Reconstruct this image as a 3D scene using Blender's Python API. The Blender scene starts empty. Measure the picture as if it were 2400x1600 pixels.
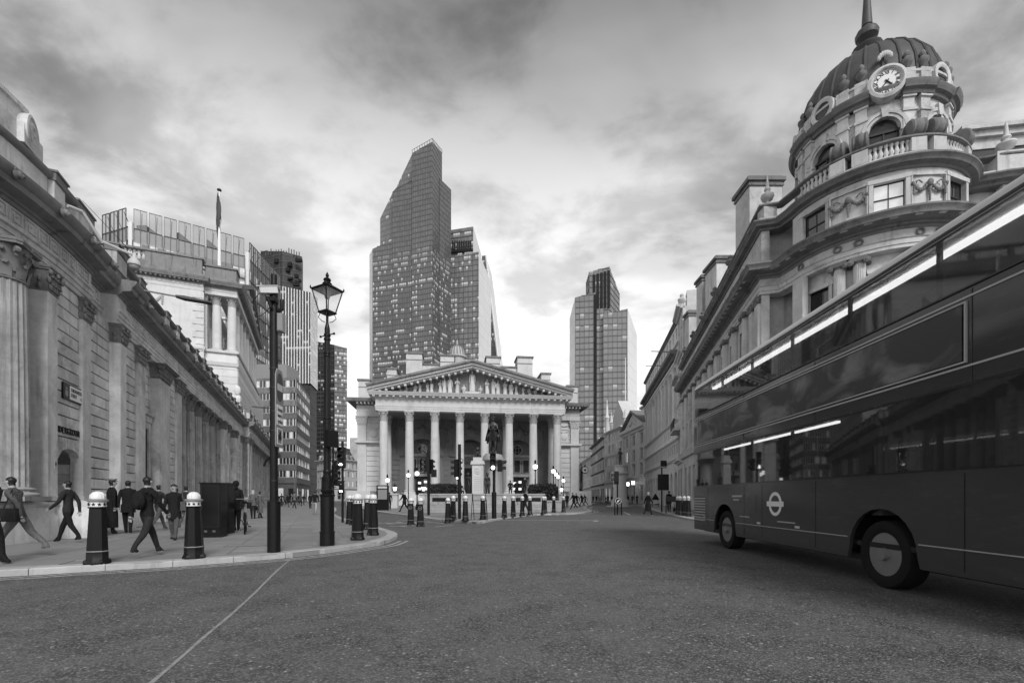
import bpy, math, random
from math import sin, cos, pi, radians, atan2, sqrt, hypot, floor
from mathutils import Vector, Matrix

random.seed(11)
SC = bpy.context.scene
COL = SC.collection
CAMH, FPX, HOR = 1.25, 1100.0, 1166.0      # eye height (m), focal length and horizon of the 2400 px wide photograph

# ------------------------------------------------------------------ camera
cam = bpy.data.cameras.new('camera')
cam.sensor_width = 36.0
cam.lens = 36.0 * FPX / 2400.0
cam.shift_y = (HOR - 800.0) / 2400.0
cam.clip_start, cam.clip_end = 0.05, 6000
camo = bpy.data.objects.new('camera', cam)
camo.location = (0, 0, CAMH)
camo.rotation_euler = (pi / 2, 0, 0)
COL.objects.link(camo)
SC.camera = camo

# ------------------------------------------------------------------ sky, sun, exposure
SUN_EL, SUN_AZ = radians(38), radians(158)     # azimuth clockwise from +Y: behind the camera, to the right, through cloud
SKY = (8.35, -8.93, 3.82, 24)
def build_world():
    w = bpy.data.worlds.new('World'); SC.world = w; w.use_nodes = True
    nt = w.node_tree; N = nt.nodes; L = nt.links
    N.clear()
    def n(t, **k):
        x = N.new(t)
        for a, b in k.items(): setattr(x, a, b)
        return x
    def math_(op, a, b=None, c=None):
        x = n('ShaderNodeMath', operation=op)
        for i, q in enumerate((a, b, c)):
            if q is None: continue
            if isinstance(q, (int, float)): x.inputs[i].default_value = q
            else: L.new(q, x.inputs[i])
        return x.outputs[0]
    sky = n('ShaderNodeTexSky', sky_type='NISHITA', sun_disc=False)
    sky.sun_elevation, sky.sun_rotation = SUN_EL, SUN_AZ
    bw = n('ShaderNodeRGBToBW'); L.new(sky.outputs[0], bw.inputs[0])
    tc = n('ShaderNodeTexCoord')
    sp = n('ShaderNodeSeparateXYZ'); L.new(tc.outputs['Generated'], sp.inputs[0])
    z = math_('MAXIMUM', sp.outputs[2], 0.0)
    zz = math_('ADD', z, 0.22)
    cx = math_('DIVIDE', sp.outputs[0], zz); cy = math_('DIVIDE', sp.outputs[1], zz)
    cb = n('ShaderNodeCombineXYZ'); L.new(cx, cb.inputs[0]); L.new(cy, cb.inputs[1])
    mp = n('ShaderNodeMapping'); L.new(cb.outputs[0], mp.inputs[0])
    mp.inputs['Rotation'].default_value = (0, 0, radians(SKY[3])); mp.inputs['Scale'].default_value = (1.0, 1.3, 1)
    mp.inputs['Location'].default_value = SKY[:3]
    def layer(sc, det, ro, dist, lo, hi):
        x = n('ShaderNodeTexNoise'); L.new(mp.outputs[0], x.inputs['Vector'])
        for k, v in (('Scale', sc), ('Detail', det), ('Roughness', ro), ('Distortion', dist)): x.inputs[k].default_value = v
        r = n('ShaderNodeMapRange', interpolation_type='SMOOTHSTEP'); L.new(x.outputs[0], r.inputs[0])
        r.inputs[1].default_value, r.inputs[2].default_value = lo, hi
        return r.outputs[0]
    big = layer(1.0, 5, .5, .3, .38, .62); mid = layer(2.6, 8, .55, .2, .42, .62)
    c = math_('MULTIPLY_ADD', mid, .52, math_('MULTIPLY', big, .58))
    def ramp(a, b, c0, d):
        r = n('ShaderNodeMapRange', interpolation_type='SMOOTHSTEP'); L.new(z, r.inputs[0])
        for k, v in zip((1, 2, 3, 4), (a, b, c0, d)): r.inputs[k].default_value = v
        return r.outputs[0]
    # the cover thickens overhead and thins to a bright strip low down
    f = math_('MULTIPLY', ramp(.34, .82, 1.0, .25), math_('SUBTRACT', 1.0, math_('MULTIPLY', c, ramp(.05, .44, .10, .66))))
    # overcast dome: the clear sky's brightness softened to an even cloud layer
    sk = math_('MINIMUM', bw.outputs[0], 9.0)
    base = math_('MULTIPLY_ADD', sk, 0.15, 7.6)
    tot = math_('MULTIPLY', base, f)
    bg = n('ShaderNodeBackground'); L.new(tot, bg.inputs[0]); bg.inputs[1].default_value = 0.078
    out = n('ShaderNodeOutputWorld'); L.new(bg.outputs[0], out.inputs[0])
build_world()
sun = bpy.data.lights.new('sun', 'SUN'); sun.energy = 1.4; sun.angle = radians(22); sun.color = (1, 1, 1)
suno = bpy.data.objects.new('sun', sun); COL.objects.link(suno)
_sd = Vector((sin(SUN_AZ) * cos(SUN_EL), cos(SUN_AZ) * cos(SUN_EL), sin(SUN_EL)))
suno.rotation_euler = (-_sd).to_track_quat('-Z', 'Y').to_euler(); suno.location = (0, -20, 60)
vs = SC.view_settings
vs.view_transform = 'Standard'; vs.look = 'None'; vs.gamma = 1.0; vs.exposure = 0.95; vs.use_curve_mapping = False
SC.render.engine = 'CYCLES'
SC.cycles.use_denoising = True
SC.cycles.max_bounces = 6; SC.cycles.diffuse_bounces = 3; SC.cycles.glossy_bounces = 3; SC.cycles.transmission_bounces = 6
SC.cycles.transparent_max_bounces = 12

# ------------------------------------------------------------------ helpers
def gp(px, py, z=0.0):
    "point of the level z ground seen at this place of the 2400 x 1600 photograph"
    Y = (CAMH - z) * FPX / (py - HOR)
    return Vector(((px - 1200) / FPX * Y, Y, z))
def ap(px, py, Y):
    return Vector(((px - 1200) / FPX * Y, Y, CAMH + (HOR - py) / FPX * Y))

MATS = {}
class NT:
    "small node helper"
    def __init__(s, name):
        m = bpy.data.materials.new(name); m.use_nodes = True
        s.m = m; s.t = m.node_tree; s.N = s.t.nodes; s.L = s.t.links
        s.b = s.N['Principled BSDF']
        MATS[name] = m
    def n(s, t, ins=None, **k):
        x = s.N.new(t)
        for a, b in k.items(): setattr(x, a, b)
        for a, b in (ins or {}).items(): s.put(x.inputs[a], b)
        return x
    def put(s, sock, val):
        if isinstance(val, bpy.types.NodeSocket): s.L.new(val, sock)
        else: sock.default_value = val
    def math(s, op, a, b=None, c=None, clamp=False):
        x = s.n('ShaderNodeMath', operation=op, use_clamp=clamp)
        for i, q in enumerate((a, b, c)):
            if q is not None: s.put(x.inputs[i], q)
        return x.outputs[0]
    def ramp(s, v, a, b, c=0.0, d=1.0):
        x = s.n('ShaderNodeMapRange', {0: v, 1: a, 2: b, 3: c, 4: d}, interpolation_type='SMOOTHSTEP')
        return x.outputs[0]
    def noise(s, vec, scale, detail=4, rough=.55, dist=0):
        return s.n('ShaderNodeTexNoise', {'Vector': vec, 'Scale': scale, 'Detail': detail, 'Roughness': rough, 'Distortion': dist}).outputs[0]
    def pos(s): return s.n('ShaderNodeNewGeometry').outputs['Position']
    def obj(s): return s.n('ShaderNodeTexCoord').outputs['Object']
    def scale(s, vec, sc):
        return s.n('ShaderNodeVectorMath', {0: vec, 1: sc}, operation='MULTIPLY').outputs[0]
    def rnd(s): return s.n('ShaderNodeObjectInfo').outputs['Random']
    def grey(s, v):
        c = s.n('ShaderNodeCombineColor'); 
        for i in range(3): s.put(c.inputs[i], v)
        return c.outputs[0]
    def bump(s, h, strength=.3, dist=.02):
        x = s.n('ShaderNodeBump', {'Height': h, 'Strength': strength, 'Distance': dist})
        s.L.new(x.outputs[0], s.b.inputs['Normal'])
    def fin(s, v=None, rough=.6, spec=.5, metal=0.0):
        if v is not None: s.put(s.b.inputs['Base Color'], s.grey(v) if not isinstance(v, (int, float)) else (v, v, v, 1))
        s.put(s.b.inputs['Roughness'], rough); s.put(s.b.inputs['Specular IOR Level'], spec); s.put(s.b.inputs['Metallic'], metal)
        return s.m

def plain(name, v, rough=.6, spec=.4, metal=0.0, var=.12, scale=6.0, folds=0):
    q = NT(name)
    if folds: q.bump(q.noise(q.scale(q.pos(), (1, 1, .45)), folds, 3, .5, 1.2), .9, .05)
    nz = q.noise(q.pos(), scale, 5, .6)
    f = q.math('MULTIPLY_ADD', nz, 2 * var * v, v * (1 - var))
    r = q.math('MULTIPLY_ADD', nz, .2, rough - .1)
    return q.fin(f, r, spec, metal)

def stone(name, v, soot=.35, var=.18, sc=1.0, obvar=.12, rough=.85, bump=.25):
    "weathered ashlar: cloudy tone, rain streaks, soot with its own ragged outline, tone differing from block to block"
    q = NT(name)
    p = q.pos()
    a = q.noise(p, .9 * sc, 6, .62)
    b = q.noise(q.scale(p, (2.6 * sc, 2.6 * sc, .22 * sc)), 1.0, 5, .6, .2)
    c = q.noise(p, 7 * sc, 5, .65)
    t = q.math('MULTIPLY_ADD', q.math('SUBTRACT', a, .5), var * 3.2, 1.0)
    t = q.math('MULTIPLY', t, q.math('MULTIPLY_ADD', q.math('SUBTRACT', c, .5), var * 1.3, 1.0))
    s1 = q.ramp(b, .52, .76)
    s2 = q.ramp(q.noise(p, .45 * sc, 6, .7, .4), .5, .72)
    so = q.math('MULTIPLY', q.math('MAXIMUM', s1, s2), soot)
    t = q.math('MULTIPLY', t, q.math('SUBTRACT', 1.0, so))
    t = q.math('MULTIPLY', t, q.math('MULTIPLY_ADD', q.math('SUBTRACT', q.rnd(), .5), 2 * obvar, 1.0))
    q.bump(q.math('MULTIPLY_ADD', c, .6, q.noise(p, 26 * sc, 4, .6)), bump, .02)
    return q.fin(q.math('MULTIPLY', t, v, None, True), rough, .25)

def emit(name, v, strength, var=0.0, scale=1.0):
    q = NT(name)
    q.fin(.3, .5)
    q.b.inputs['Emission Color'].default_value = (v, v, v, 1)
    if var:
        q.put(q.b.inputs['Emission Strength'], q.math('MULTIPLY_ADD', q.math('SUBTRACT', q.noise(q.pos(), scale, 3), .5), strength * var * 2, strength))
    else: q.b.inputs['Emission Strength'].default_value = strength
    return q.m

def facade_glass(name, v, cw, fh, lit=.2, lits=1.1, spand=.28, rough=.12, metal=.0, spv=None, mul=.06, vary=.5, spec=.9, dark_above=None):
    "curtain wall seen from far: uv in metres; each pane has its own blind tone or lit ceiling"
    q = NT(name)
    uv = q.n('ShaderNodeUVMap').outputs[0]
    s = q.n('ShaderNodeSeparateXYZ', {0: uv})
    u, w = q.math('DIVIDE', s.outputs[0], cw), q.math('DIVIDE', s.outputs[1], fh)
    cu, cwz = q.math('FLOOR', u), q.math('FLOOR', w)
    fu, fw = q.math('FRACT', u), q.math('FRACT', w)
    cv = q.n('ShaderNodeCombineXYZ', {0: cu, 1: cwz, 2: q.math('MULTIPLY', q.rnd(), 0.0)})
    wn = q.n('ShaderNodeTexWhiteNoise', {'Vector': cv.outputs[0]}, noise_dimensions='3D')
    zone = q.noise(q.n('ShaderNodeCombineXYZ', {0: q.math('MULTIPLY', cu, .045), 1: q.math('MULTIPLY', cwz, .83), 2: 0.0}).outputs[0], 1.0, 3, .7)
    on = q.math('MULTIPLY', q.math('GREATER_THAN', q.math('ADD', wn.outputs[0], q.math('MULTIPLY', q.math('SUBTRACT', zone, .5), 3.0)), 1 - lit), q.ramp(s.outputs[1], dark_above - 12, dark_above + 12, 1.0, 0.0) if dark_above else 1.0)
    tone = q.math('MULTIPLY_ADD', q.math('SUBTRACT', wn.outputs[0], .5), vary, 1.0)
    isp = q.math('LESS_THAN', fw, spand)
    ism = q.math('MAXIMUM', q.math('LESS_THAN', fu, mul), isp)
    base = q.math('MULTIPLY', tone, v)
    col = q.n('ShaderNodeMix', {0: ism, 2: base, 3: (spv if spv is not None else v * .6)}, data_type='FLOAT').outputs[0]
    # lamps of the ceilings: a bright upper strip in lit panes
    strip = q.math('MULTIPLY', q.ramp(fw, spand + .2, .86, .12, 1.0), q.ramp(q.noise(q.n('ShaderNodeCombineXYZ', {0: q.math('MULTIPLY', u, 1.0), 1: q.math('MULTIPLY', w, 6.0), 2: 0.0}).outputs[0], 2.2, 3, .6), .35, .65, .35, 1.0))
    em = q.math('MULTIPLY', q.math('MULTIPLY', on, q.math('SUBTRACT', 1.0, ism)), q.math('MULTIPLY', strip, lits))
    q.b.inputs['Emission Color'].default_value = (1, 1, 1, 1)
    q.put(q.b.inputs['Emission Strength'], em)
    return q.fin(col, q.math('MULTIPLY_ADD', ism, .25, rough), spec, metal)

# ---------------------------------------------------------------- mesh builder
class B:
    def __init__(s, xf=None):
        s.v, s.f, s.m, s.uv, s.mi, s.xf = [], [], [], [], 0, xf
    def add(s, vs, fs, uvs=None):
        o = len(s.v)
        if s.xf is not None: vs = [s.xf @ Vector(p) for p in vs]
        s.v += [tuple(p) for p in vs]
        s.f += [tuple(i + o for i in f) for f in fs]
        s.m += [s.mi] * len(fs)
        if uvs: s.uv += uvs
        return s
    def box(s, x0, x1, y0, y1, z0, z1):
        return s.add([(x0, y0, z0), (x1, y0, z0), (x1, y1, z0), (x0, y1, z0), (x0, y0, z1), (x1, y0, z1), (x1, y1, z1), (x0, y1, z1)],
                     [(3, 2, 1, 0), (4, 5, 6, 7), (0, 1, 5, 4), (1, 2, 6, 5), (2, 3, 7, 6), (3, 0, 4, 7)])
    def cbox(s, x0, x1, y0, y1, z0, z1, c=.01):
        "block with its front (-y) arrises taken off"
        return s.add([(x0, y0 + c, z0), (x1, y0 + c, z0), (x1, y1, z0), (x0, y1, z0), (x0, y0 + c, z1), (x1, y0 + c, z1), (x1, y1, z1), (x0, y1, z1),
                      (x0 + c, y0, z0 + c), (x1 - c, y0, z0 + c), (x1 - c, y0, z1 - c), (x0 + c, y0, z1 - c)],
                     [(3, 2, 1, 0), (4, 5, 6, 7), (1, 2, 6, 5), (2, 3, 7, 6), (3, 0, 4, 7), (8, 9, 10, 11), (0, 1, 9, 8), (1, 5, 10, 9), (5, 4, 11, 10), (4, 0, 8, 11)])
    def poly(s, pts, z0, z1):
        n = len(pts)
        if sum(pts[i][0] * pts[(i + 1) % n][1] - pts[(i + 1) % n][0] * pts[i][1] for i in range(n)) < 0: pts = pts[::-1]
        return s.add([(x, y, z0) for x, y in pts] + [(x, y, z1) for x, y in pts],
                     [tuple(range(n - 1, -1, -1)), tuple(range(n, 2 * n))] + [(i, (i + 1) % n, (i + 1) % n + n, i + n) for i in range(n)])
    def vpoly(s, pts, y0, y1):
        "outline in x,z extruded from y0 (front) to y1"
        n = len(pts)
        if sum(pts[i][0] * pts[(i + 1) % n][1] - pts[(i + 1) % n][0] * pts[i][1] for i in range(n)) < 0: pts = pts[::-1]
        return s.add([(x, y0, z) for x, z in pts] + [(x, y1, z) for x, z in pts],
                     [tuple(range(n)), tuple(range(2 * n - 1, n - 1, -1))] + [((i + 1) % n, i, i + n, (i + 1) % n + n) for i in range(n)])
    def frame(s, x0, x1, z0, z1, w, y0, y1):
        s.box(x0, x1, y0, y1, z0, z0 + w); s.box(x0, x1, y0, y1, z1 - w, z1)
        s.box(x0, x0 + w, y0, y1, z0 + w, z1 - w); s.box(x1 - w, x1, y0, y1, z0 + w, z1 - w); return s
    def lathe(s, prof, n=16, cx=0, cy=0, z0=0, a0=0.0, a1=2 * pi, sx=1, sy=1, caps=True):
        full = abs(a1 - a0 - 2 * pi) < 1e-6
        k = n if full else n + 1
        vs = []
        for r, z in prof:
            for i in range(k):
                a = a0 + (a1 - a0) * i / n
                vs.append((cx + r * cos(a) * sx, cy + r * sin(a) * sy, z0 + z))
        fs = []
        for j in range(len(prof) - 1):
            for i in range(n):
                i2 = (i + 1) % k
                fs.append((j * k + i, j * k + i2, (j + 1) * k + i2, (j + 1) * k + i))
        if full and caps:
            if prof[0][0] > 1e-5: fs.append(tuple(range(k - 1, -1, -1)))
            if prof[-1][0] > 1e-5: fs.append(tuple((len(prof) - 1) * k + i for i in range(k)))
        return s.add(vs, fs)
    def sweep(s, prof, path, closed=False):
        "closed outline (outward offset, z) carried along a plan path; outward is to the right of travel"
        n, m = len(path), len(prof)
        vs = []
        for i, p in enumerate(path):
            p = Vector((p[0], p[1]))
            a = Vector(path[i - 1][:2]) if (i > 0 or closed) else None
            b = Vector(path[(i + 1) % n][:2]) if (i < n - 1 or closed) else None
            t1 = (p - a).normalized() if a is not None else None
            t2 = (b - p).normalized() if b is not None else None
            if t1 is None: t1 = t2
            if t2 is None: t2 = t1
            n1, n2 = Vector((t1.y, -t1.x)), Vector((t2.y, -t2.x))
            mm = (n1 + n2); mm = mm.normalized() if mm.length > 1e-6 else n1
            k = 1.0 / max(.3, mm.dot(n1))
            for o, z in prof: vs.append((p.x + mm.x * o * k, p.y + mm.y * o * k, z))
        fs = []
        for i in range(n if closed else n - 1):
            j = (i + 1) % n
            for q in range(m):
                r = (q + 1) % m
                fs.append((i * m + q, i * m + r, j * m + r, j * m + q))
        if not closed:
            fs.append(tuple(range(m - 1, -1, -1))); fs.append(tuple((n - 1) * m + q for q in range(m)))
        return s.add(vs, fs)
    def tube(s, pts, r, n=8, cap=True):
        pts = [Vector(p) for p in pts]; N = len(pts)
        rs = r if isinstance(r, (list, tuple)) else [r] * N
        vs = []; up = None
        for i, p in enumerate(pts):
            t = (pts[min(i + 1, N - 1)] - pts[max(i - 1, 0)]).normalized()
            if up is None: up = Vector((0, 0, 1)) if abs(t.z) < .9 else Vector((1, 0, 0))
            a = t.cross(up); a = a.normalized() if a.length > 1e-6 else Vector((1, 0, 0))
            up = a.cross(t).normalized()
            for k in range(n):
                an = 2 * pi * k / n
                vs.append(p + (a * cos(an) + up * sin(an)) * rs[i])
        fs = [(i * n + k, i * n + (k + 1) % n, (i + 1) * n + (k + 1) % n, (i + 1) * n + k) for i in range(N - 1) for k in range(n)]
        if cap: fs += [tuple(range(n - 1, -1, -1)), tuple((N - 1) * n + k for k in range(n))]
        return s.add(vs, fs)
    def blob(s, c, r, n=10, m=6):
        if isinstance(r, (int, float)): r = (r, r, r)
        vs = [(c[0], c[1], c[2] - r[2])]
        for j in range(1, m):
            ph = -pi / 2 + pi * j / m
            for i in range(n):
                a = 2 * pi * i / n
                vs.append((c[0] + r[0] * cos(ph) * cos(a), c[1] + r[1] * cos(ph) * sin(a), c[2] + r[2] * sin(ph)))
        vs.append((c[0], c[1], c[2] + r[2]))
        fs = [(0, 1 + (i + 1) % n, 1 + i) for i in range(n)]
        for j in range(m - 2):
            for i in range(n):
                a, b = 1 + j * n + i, 1 + j * n + (i + 1) % n
                fs.append((a, b, b + n, a + n))
        t = len(vs) - 1; o = 1 + (m - 2) * n
        fs += [(o + i, o + (i + 1) % n, t) for i in range(n)]
        return s.add(vs, fs)
    def mesh(s, name='m'):
        me = bpy.data.meshes.new(name)
        me.from_pydata(s.v, [], s.f)
        if any(s.m): me.polygons.foreach_set('material_index', s.m)
        if s.uv:
            ul = me.uv_layers.new(name='UVMap')
            ul.data.foreach_set('uv', [c for p in s.uv for c in p])
        me.polygons.foreach_set('use_smooth', [True] * len(me.polygons))
        me.update()
        me.set_sharp_from_angle(angle=radians(38))
        return me
    def obj(s, name, mat, parent=None, loc=None, rz=None):
        return mobj(name, s.mesh(name), mat, parent, loc, rz)

def mobj(name, me, mat, parent=None, loc=None, rz=None):
    ms = mat if isinstance(mat, (list, tuple)) else [mat]
    if not me.materials:
        for m in ms: me.materials.append(MATS[m] if isinstance(m, str) else m)
    o = bpy.data.objects.new(name, me); COL.objects.link(o)
    if parent is not None: o.parent = parent
    if loc is not None: o.location = loc
    if rz is not None: o.rotation_euler = (0, 0, rz)
    return o
def tag(o, label=None, cat=None, group=None, kind=None):
    if label: o['label'] = label
    if cat: o['category'] = cat
    if group: o['group'] = group
    if kind: o['kind'] = kind
    return o
def thing(name, loc, rz, label, cat, group=None):
    o = bpy.data.objects.new(name, None); COL.objects.link(o)
    o.location = loc; o.rotation_euler = (0, 0, rz); o.empty_display_size = .2
    return tag(o, label, cat, group)
def copy_tree(o, parent=None):
    c = o.copy(); COL.objects.link(c); c.parent = parent
    for ch in list(o.children): copy_tree(ch, c)
    return c
def inst(o, parent, loc, rz=0.0, sc=None):
    "copy a part with its sub-parts to another place of its thing"
    c = copy_tree(o, parent); c.location = loc; c.rotation_euler = (0, 0, rz)
    if sc is not None: c.scale = (sc, sc, sc) if isinstance(sc, (int, float)) else sc
    return c
def text(s, size, depth=.01, bold=0.0):
    cu = bpy.data.curves.new('t', 'FONT'); cu.body = s; cu.size = size; cu.extrude = depth; cu.align_x = 'CENTER'; cu.align_y = 'CENTER'
    cu.offset = bold; cu.resolution_u = 3
    o = bpy.data.objects.new('t', cu); COL.objects.link(o)
    bpy.context.view_layer.update()
    me = bpy.data.meshes.new_from_object(o.evaluated_get(bpy.context.evaluated_depsgraph_get()))
    bpy.data.objects.remove(o); bpy.data.curves.remove(cu)
    # stand it up: facing -y, reading along +x
    me.transform(Matrix.Rotation(pi / 2, 4, 'X'))
    return me
def clip_half(poly, f):
    out = []
    for i in range(len(poly)):
        a, b = poly[i], poly[(i + 1) % len(poly)]
        fa, fb = f(a), f(b)
        if fa >= 0: out.append(a)
        if (fa >= 0) != (fb >= 0):
            t = fa / (fa - fb)
            out.append((a[0] + (b[0] - a[0]) * t, a[1] + (b[1] - a[1]) * t))
    return out
def inside(p, poly):
    x, y = p; c = False
    for i in range(len(poly)):
        (x1, y1), (x2, y2) = poly[i][:2], poly[i - 1][:2]
        if (y1 > y) != (y2 > y) and x < (x2 - x1) * (y - y1) / (y2 - y1) + x1: c = not c
    return c

# ---------------------------------------------------------------- materials
stone('portland', .42, .30)
stone('portland_pale', .64, .16, .12)
stone('portland_bright', .50, .18, .12)
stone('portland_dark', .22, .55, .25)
stone('sooty', .17, .55, .3)
stone('bankstone', .58, .5, .34, 1.2, .17)
stone('bankcol', .34, .62, .36, 1.6, .1)
stone('granite_kerb', .42, .2, .2, 3.0, .1)
stone('brick_dark', .16, .3, .2)
stone('concrete_brown', .15, .25, .2)
plain('iron', .009, .38, .28, 0, .3, 9)
plain('iron_dull', .02, .5, .4, 0, .3, 9)
plain('bronze', .022, .38, .6, .0, .4, 5)
plain('lead', .075, .55, .4, 0, .35, 3)
plain('white_paint', .78, .5, .4, 0, .08, 14)
plain('offwhite', .55, .6, .3, 0, .1, 8)
plain('grey_paint', .25, .5, .4)
plain('dark_glass', .02, .06, .8, 0, .2, 1)
plain('window_glass', .035, .05, .9, 0, .5, .8)
plain('interior_dark', .018, .8, .2)
plain('slate', .06, .6, .3, 0, .3, 3)
plain('rubber', .012, .7, .2)
emit('lamp_globe', 1.0, 2.2)
emit('signal_on', 1.0, 4.0)
emit('lit_room', 1.0, .22, .8, 1.1)
emit('lit_shop', 1.0, .6, .5, 1.2)
emit('strip_light', 1.0, 7.0)
# ================================================================== ground, pavements, markings
def asphalt():
    q = NT('asphalt')
    p = q.pos()
    d = q.n('ShaderNodeVectorMath', {0: p}, operation='LENGTH').outputs[1]
    wear = q.noise(p, 1.5, 6, .72, .3)
    big = q.noise(p, .11, 4, .6, .3)
    v = q.n('ShaderNodeTexVoronoi', {'Vector': p, 'Scale': 46.0}, feature='F1')
    v2 = q.n('ShaderNodeTexVoronoi', {'Vector': q.n('ShaderNodeVectorMath', {0: p, 1: (7.3, 2.1, 0)}, operation='ADD').outputs[0], 'Scale': 95.0}, feature='F1')
    fine = q.noise(p, 60, 5, .7)
    chip = q.n('ShaderNodeSeparateColor', {0: v.outputs['Color']}).outputs[0]
    chip2 = q.n('ShaderNodeSeparateColor', {0: v2.outputs['Color']}).outputs[1]
    edge = q.ramp(v.outputs['Distance'], .28, .62, 0, 1)          # gaps between the chippings
    open_ = q.ramp(wear, .36, .70, .15, .85)                                # patches where the surface has opened up
    gap = q.math('MULTIPLY', edge, q.math('MULTIPLY_ADD', open_, .75, .15))
    t = q.math('MULTIPLY_ADD', q.math('SUBTRACT', wear, .5), .4, 1.0)
    t = q.math('MULTIPLY', t, q.math('MULTIPLY_ADD', q.math('SUBTRACT', big, .5), .6, 1.0))
    t = q.math('MULTIPLY', t, q.math('MULTIPLY_ADD', q.math('SUBTRACT', chip, .45), q.math('MULTIPLY_ADD', open_, .55, .45), 1.0))
    t = q.math('MULTIPLY', t, q.math('MULTIPLY_ADD', q.math('SUBTRACT', chip2, .5), .5, 1.0))
    t = q.math('MULTIPLY', t, q.math('MULTIPLY_ADD', q.math('SUBTRACT', fine, .5), .7, 1.0))
    t = q.math('MULTIPLY', t, q.math('SUBTRACT', 1.0, q.math('MULTIPLY', gap, .85)))
    sp = q.math('GREATER_THAN', chip, .988)
    t = q.math('ADD', t, q.math('MULTIPLY', sp, .9))
    sp2 = q.math('GREATER_THAN', chip2, .975)
    t = q.math('ADD', t, q.math('MULTIPLY', sp2, .45))
    h = q.math('SUBTRACT', q.math('MULTIPLY_ADD', chip, .5, q.math('MULTIPLY', fine, .5)), q.math('MULTIPLY', gap, 1.4))
    q.bump(h, .6, .012)
    q.fin(q.math('MULTIPLY', t, .165), q.math('MULTIPLY_ADD', fine, .3, .55), .25)
asphalt()
def paving():
    q = NT('paving')
    p = q.pos()
    t = q.math('MULTIPLY_ADD', q.math('SUBTRACT', q.noise(p, .8, 5, .65, .4), .5), .5, 1.0)
    t = q.math('MULTIPLY', t, q.math('MULTIPLY_ADD', q.math('SUBTRACT', q.noise(p, 22, 5, .7), .5), .3, 1.0))
    t = q.math('MULTIPLY', t, q.math('MULTIPLY_ADD', q.math('SUBTRACT', q.rnd(), .5), .16, 1.0))
    gum = q.n('ShaderNodeTexVoronoi', {'Vector': p, 'Scale': 2.6}, feature='F1')
    t = q.math('MULTIPLY', t, q.ramp(gum.outputs['Distance'], .05, .075, .72, 1.0))
    q.bump(q.noise(p, 40, 4, .6), .15, .01)
    q.fin(q.math('MULTIPLY', t, .25), q.math('MULTIPLY_ADD', q.noise(p, 1.7, 4), .25, .5), .3)
paving()
def roadpaint():
    q = NT('road_paint')
    p = q.pos()
    w = q.ramp(q.noise(p, 14, 6, .75), .36, .56)
    q.bump(q.noise(p, 60, 4, .7), .4, .01)
    q.fin(q.math('MULTIPLY_ADD', w, .36, .14), .65, .3)
    q = NT('seal_paint')
    p = q.pos()
    w = q.ramp(q.noise(p, 9, 6, .75), .3, .6)
    q.bump(q.noise(p, 60, 4, .7), .4, .01)
    q.fin(q.math('MULTIPLY_ADD', w, .14, .2), .7, .3)
roadpaint()

tag(B().add([(-3000, -300, 0), (3000, -300, 0), (3000, 5000, 0), (-3000, 5000, 0)], [(0, 1, 2, 3)]).obj('road', 'asphalt'), kind='structure')

def ribbon(name, pts, w, z=.005, mat='road_paint', jag=0):
    "flat strip along a polyline"
    b = B(); vs = []
    pts = [Vector((p[0], p[1])) for p in pts]
    for i, p in enumerate(pts):
        t = (pts[min(i + 1, len(pts) - 1)] - pts[max(i - 1, 0)]).normalized()
        nn = Vector((t.y, -t.x))
        ww = w * (1 + random.uniform(-jag, jag))
        vs += [(p.x - nn.x * ww / 2, p.y - nn.y * ww / 2, z), (p.x + nn.x * ww / 2, p.y + nn.y * ww / 2, z)]
    b.add(vs, [(2 * i, 2 * i + 1, 2 * i + 3, 2 * i + 2) for i in range(len(pts) - 1)])
    return tag(b.obj(name, mat), kind='structure')
def smooth(pts, k=4):
    "Catmull-Rom through plan points"
    P = [Vector((p[0], p[1])) for p in pts]; out = []
    for i in range(len(P) - 1):
        a, b, c, d = P[max(i - 1, 0)], P[i], P[i + 1], P[min(i + 2, len(P) - 1)]
        for j in range(k):
            t = j / k
            out.append(.5 * ((2 * b) + (c - a) * t + (2 * a - 5 * b + 4 * c - d) * t * t + (3 * b - a - 3 * c + d) * t ** 3))
    out.append(P[-1]); return [(p.x, p.y) for p in out]
def offset(path, o):
    res = []
    for i, p in enumerate(path):
        a, b = Vector(path[max(i - 1, 0)]), Vector(path[min(i + 1, len(path) - 1)])
        t = (b - a).normalized()
        res.append((p[0] + t.y * o, p[1] - t.x * o))
    return res
def resample(path, step):
    out = [path[0]]; acc = 0
    for a, b in zip(path, path[1:]):
        a, b = Vector(a), Vector(b); L = (b - a).length; d = step - acc
        while d <= L:
            q = a.lerp(b, d / L); out.append((q.x, q.y)); d += step
        acc = (acc + L) % step if L >= step - acc else acc + L
    return out

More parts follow.
